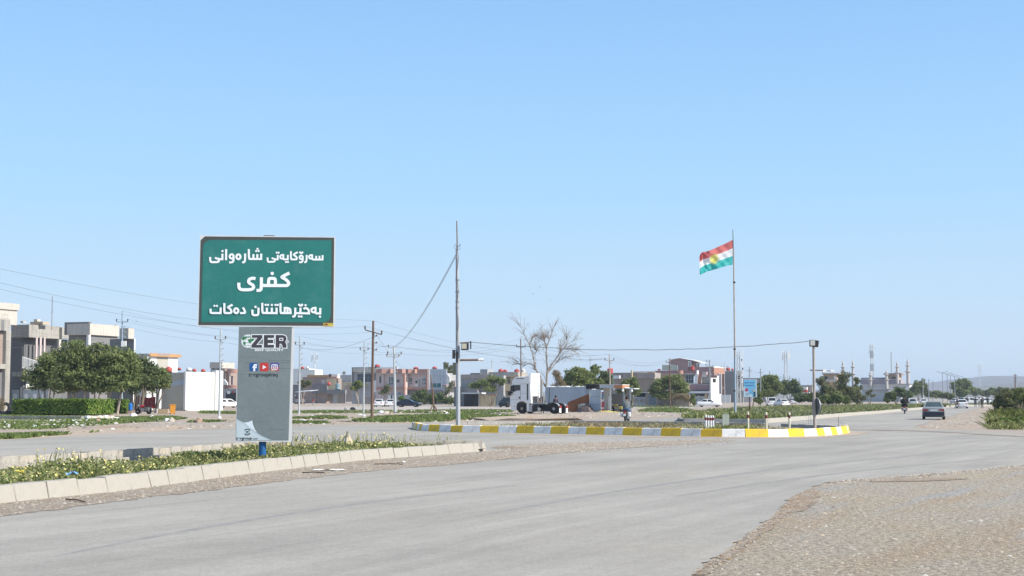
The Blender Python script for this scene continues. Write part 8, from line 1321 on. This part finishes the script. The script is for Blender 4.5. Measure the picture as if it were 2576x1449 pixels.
# tripod post, poster, dishes, birds
P = G(1088.5, 1036); t = thing('tripod_post', 'thin leaning brown post on three splayed legs in the grass', 'post', P); s = MPP(P)
def LT(x, y): return AT(*c3(x, y), P.y)-P
mb = MB(); mb.tube([LT(1385, 965), LT(1375, 820), LT(1353, 672)], [.12, .1, .06], 7); mb.build('pole', M_WOODP, t)
for x, y, dy in ((1345, 1040, -.5), (1388, 1037, .8), (1428, 1034, 0)): mb = MB(); q = LT(x, y); q.y += dy; q.z = 0; mb.tube([LT(1385, 965), q], .09, 6); mb.build('leg', M_RUST, t)
P = G(1812.5, 1041.5, .14); P = G(c6(362, 975)[0], 1041.6, .14); t = thing('poster_sign', 'small blue poster sign on a red brown post behind the planted bed', 'sign', P)
def LP(x, y, dy=0): return AT(*c6(x, y), P.y)-P+Vector((0, dy, 0))
def prect(name, m, x0, y0, x1, y1, dy, dep=.03): a = LP(x0, y1); b = LP(x1, y0); mb = MB(); mb.box(a.x, b.x, dy-dep, dy, a.z, b.z); return mb.build(name, m, t)
M_PB = mat('poster_blue', (.16, .42, .66), .4, .18, .7); prect('frame', M_CB, 284, 556, 444, 771, .1, .1); bd_ = prect('poster_face', M_PB, 290, 562, 430, 765, -.005, .01); prect('red_logo', mat('poster_red', (.42, .05, .13), .5), 304, 664, 336, 702, -.02, .01)
mb = MB(); mb.add([LP(290, 640, -.018), LP(400, 765, -.018), LP(290, 765, -.018)], [(0, 1, 2)]); mb.build('pale_triangle', mat('poster_pale', (.50, .64, .74), .4, .1, 1), t, fix=False); prect('dark_figure_print', mat('poster_dark', (.03, .06, .09), .5), 408, 705, 428, 765, -.02, .01); prect('figure_print', mat('poster_beige', (.5, .45, .35), .5), 398, 678, 422, 706, -.02, .01)
R10 = random.Random(8); mb = MB()
for y, x0, x1 in ((596, 298, 412), (628, 302, 410), (722, 308, 372), (742, 308, 360)):
    x = x0
    while x < x1: w = R10.uniform(4, 13); a = LP(x, y+R10.uniform(2, 5)); b = LP(min(x+w, x1), y-R10.uniform(2, 5)); mb.box(a.x, b.x, -.03, -.02, a.z, b.z); x += w+R10.uniform(1.5, 4)
mb.build('lettering', mat('poster_ink', (.06, .14, .28), .5, .1, 4), t)
mb = MB(); a = LP(362, 770); mb.tube([(0, .05, -.2), (a.x, .05, a.z+.3)], .05, 8); mb.build('post', mat('maroon_post', (.12, .03, .03), .6, .2, 3), t)
def dish(label, c, x, y, r, Y, m, tilt=.5): P = AT(*c(x, y), Y); t = thing('satellite_dish', label, 'satellite dish', P); Mx = Matrix.Rotation(math.radians(90), 4, 'X') @ Matrix.Rotation(tilt*.4, 4, 'Y'); tmp = MB(); tmp.lathe([(r, .2*r), (r*.8, .06*r), (r*.4, .0), (.02, -.02)], n=18); mb = MB(); mb.add([Mx @ Vector(v) for v in tmp.v], tmp.f); mb.build('reflector', m, t, smooth=True); mb = MB(); mb.tube([(0, .1, 0), (0, .15, -r*1.5)], .05, 5); mb.build('mast', DARK, t)
dish('large dark mesh satellite dish on the grey concrete roof', cC, 1310, 335, .42, 352, mat('mesh_dish', (.14, .13, .13), .6, .3, 5)); dish('black satellite dish beside the white parapet of the brown house', cC, 950, 398, .36, 330, DARK)
for i, (x, y, lab) in enumerate(((1358, 722, 'highest small bird in the sky right of the lamp pole'), (1341, 739, 'left small bird in the sky right of the lamp pole'), (1384, 753, 'lowest small bird in the sky right of the lamp pole'), (344, 808, 'dark bird over the garden trees at left'))):
    t = thing('bird', lab, 'bird', AT(x, y, 120), i*.8, 'birds in the sky'); t.scale = (.45,)*3; mb = MB(); mb.lathe([(.008, -.14), (.04, -.06), (.045, .02), (.025, .09), (.004, .13)], n=8, axis='X'); 
    for sg in (-1, 1): mb.add([(-.05, 0, .01), (.05, 0, .01), (.03, sg*.16, .07), (-.06, sg*.3, .03), (-.06, sg*.15, .06), (-.05, 0, .025), (.05, 0, .025), (.03, sg*.16, .08)], [(0, 1, 2, 4), (4, 2, 3), (5, 6, 7), (0, 4, 7, 5)])
    mb.build('body', mat('dark_feathers', (.05, .05, .055), .8, .2, 9), t, fix=False)
# ---------------------------------------------------------------- air
mb = MB(); mb.box(-4700, 5700, -90, 6200, -2, 82); hz = mb.mesh('haze', [], fix=True); mH = bpy.data.materials.new('haze_air'); mH.use_nodes = True; N = mH.node_tree.nodes; N.remove(N['Principled BSDF']); pv = N.new('ShaderNodeVolumePrincipled'); pv.inputs['Color'].default_value = (.72, .83, 1, 1); pv.inputs['Density'].default_value = .00017; pv.inputs['Anisotropy'].default_value = .0
mH.node_tree.links.new(pv.outputs[0], N['Material Output'].inputs['Volume']); hz.materials.append(mH); tag(link('haze', hz), kind='stuff')
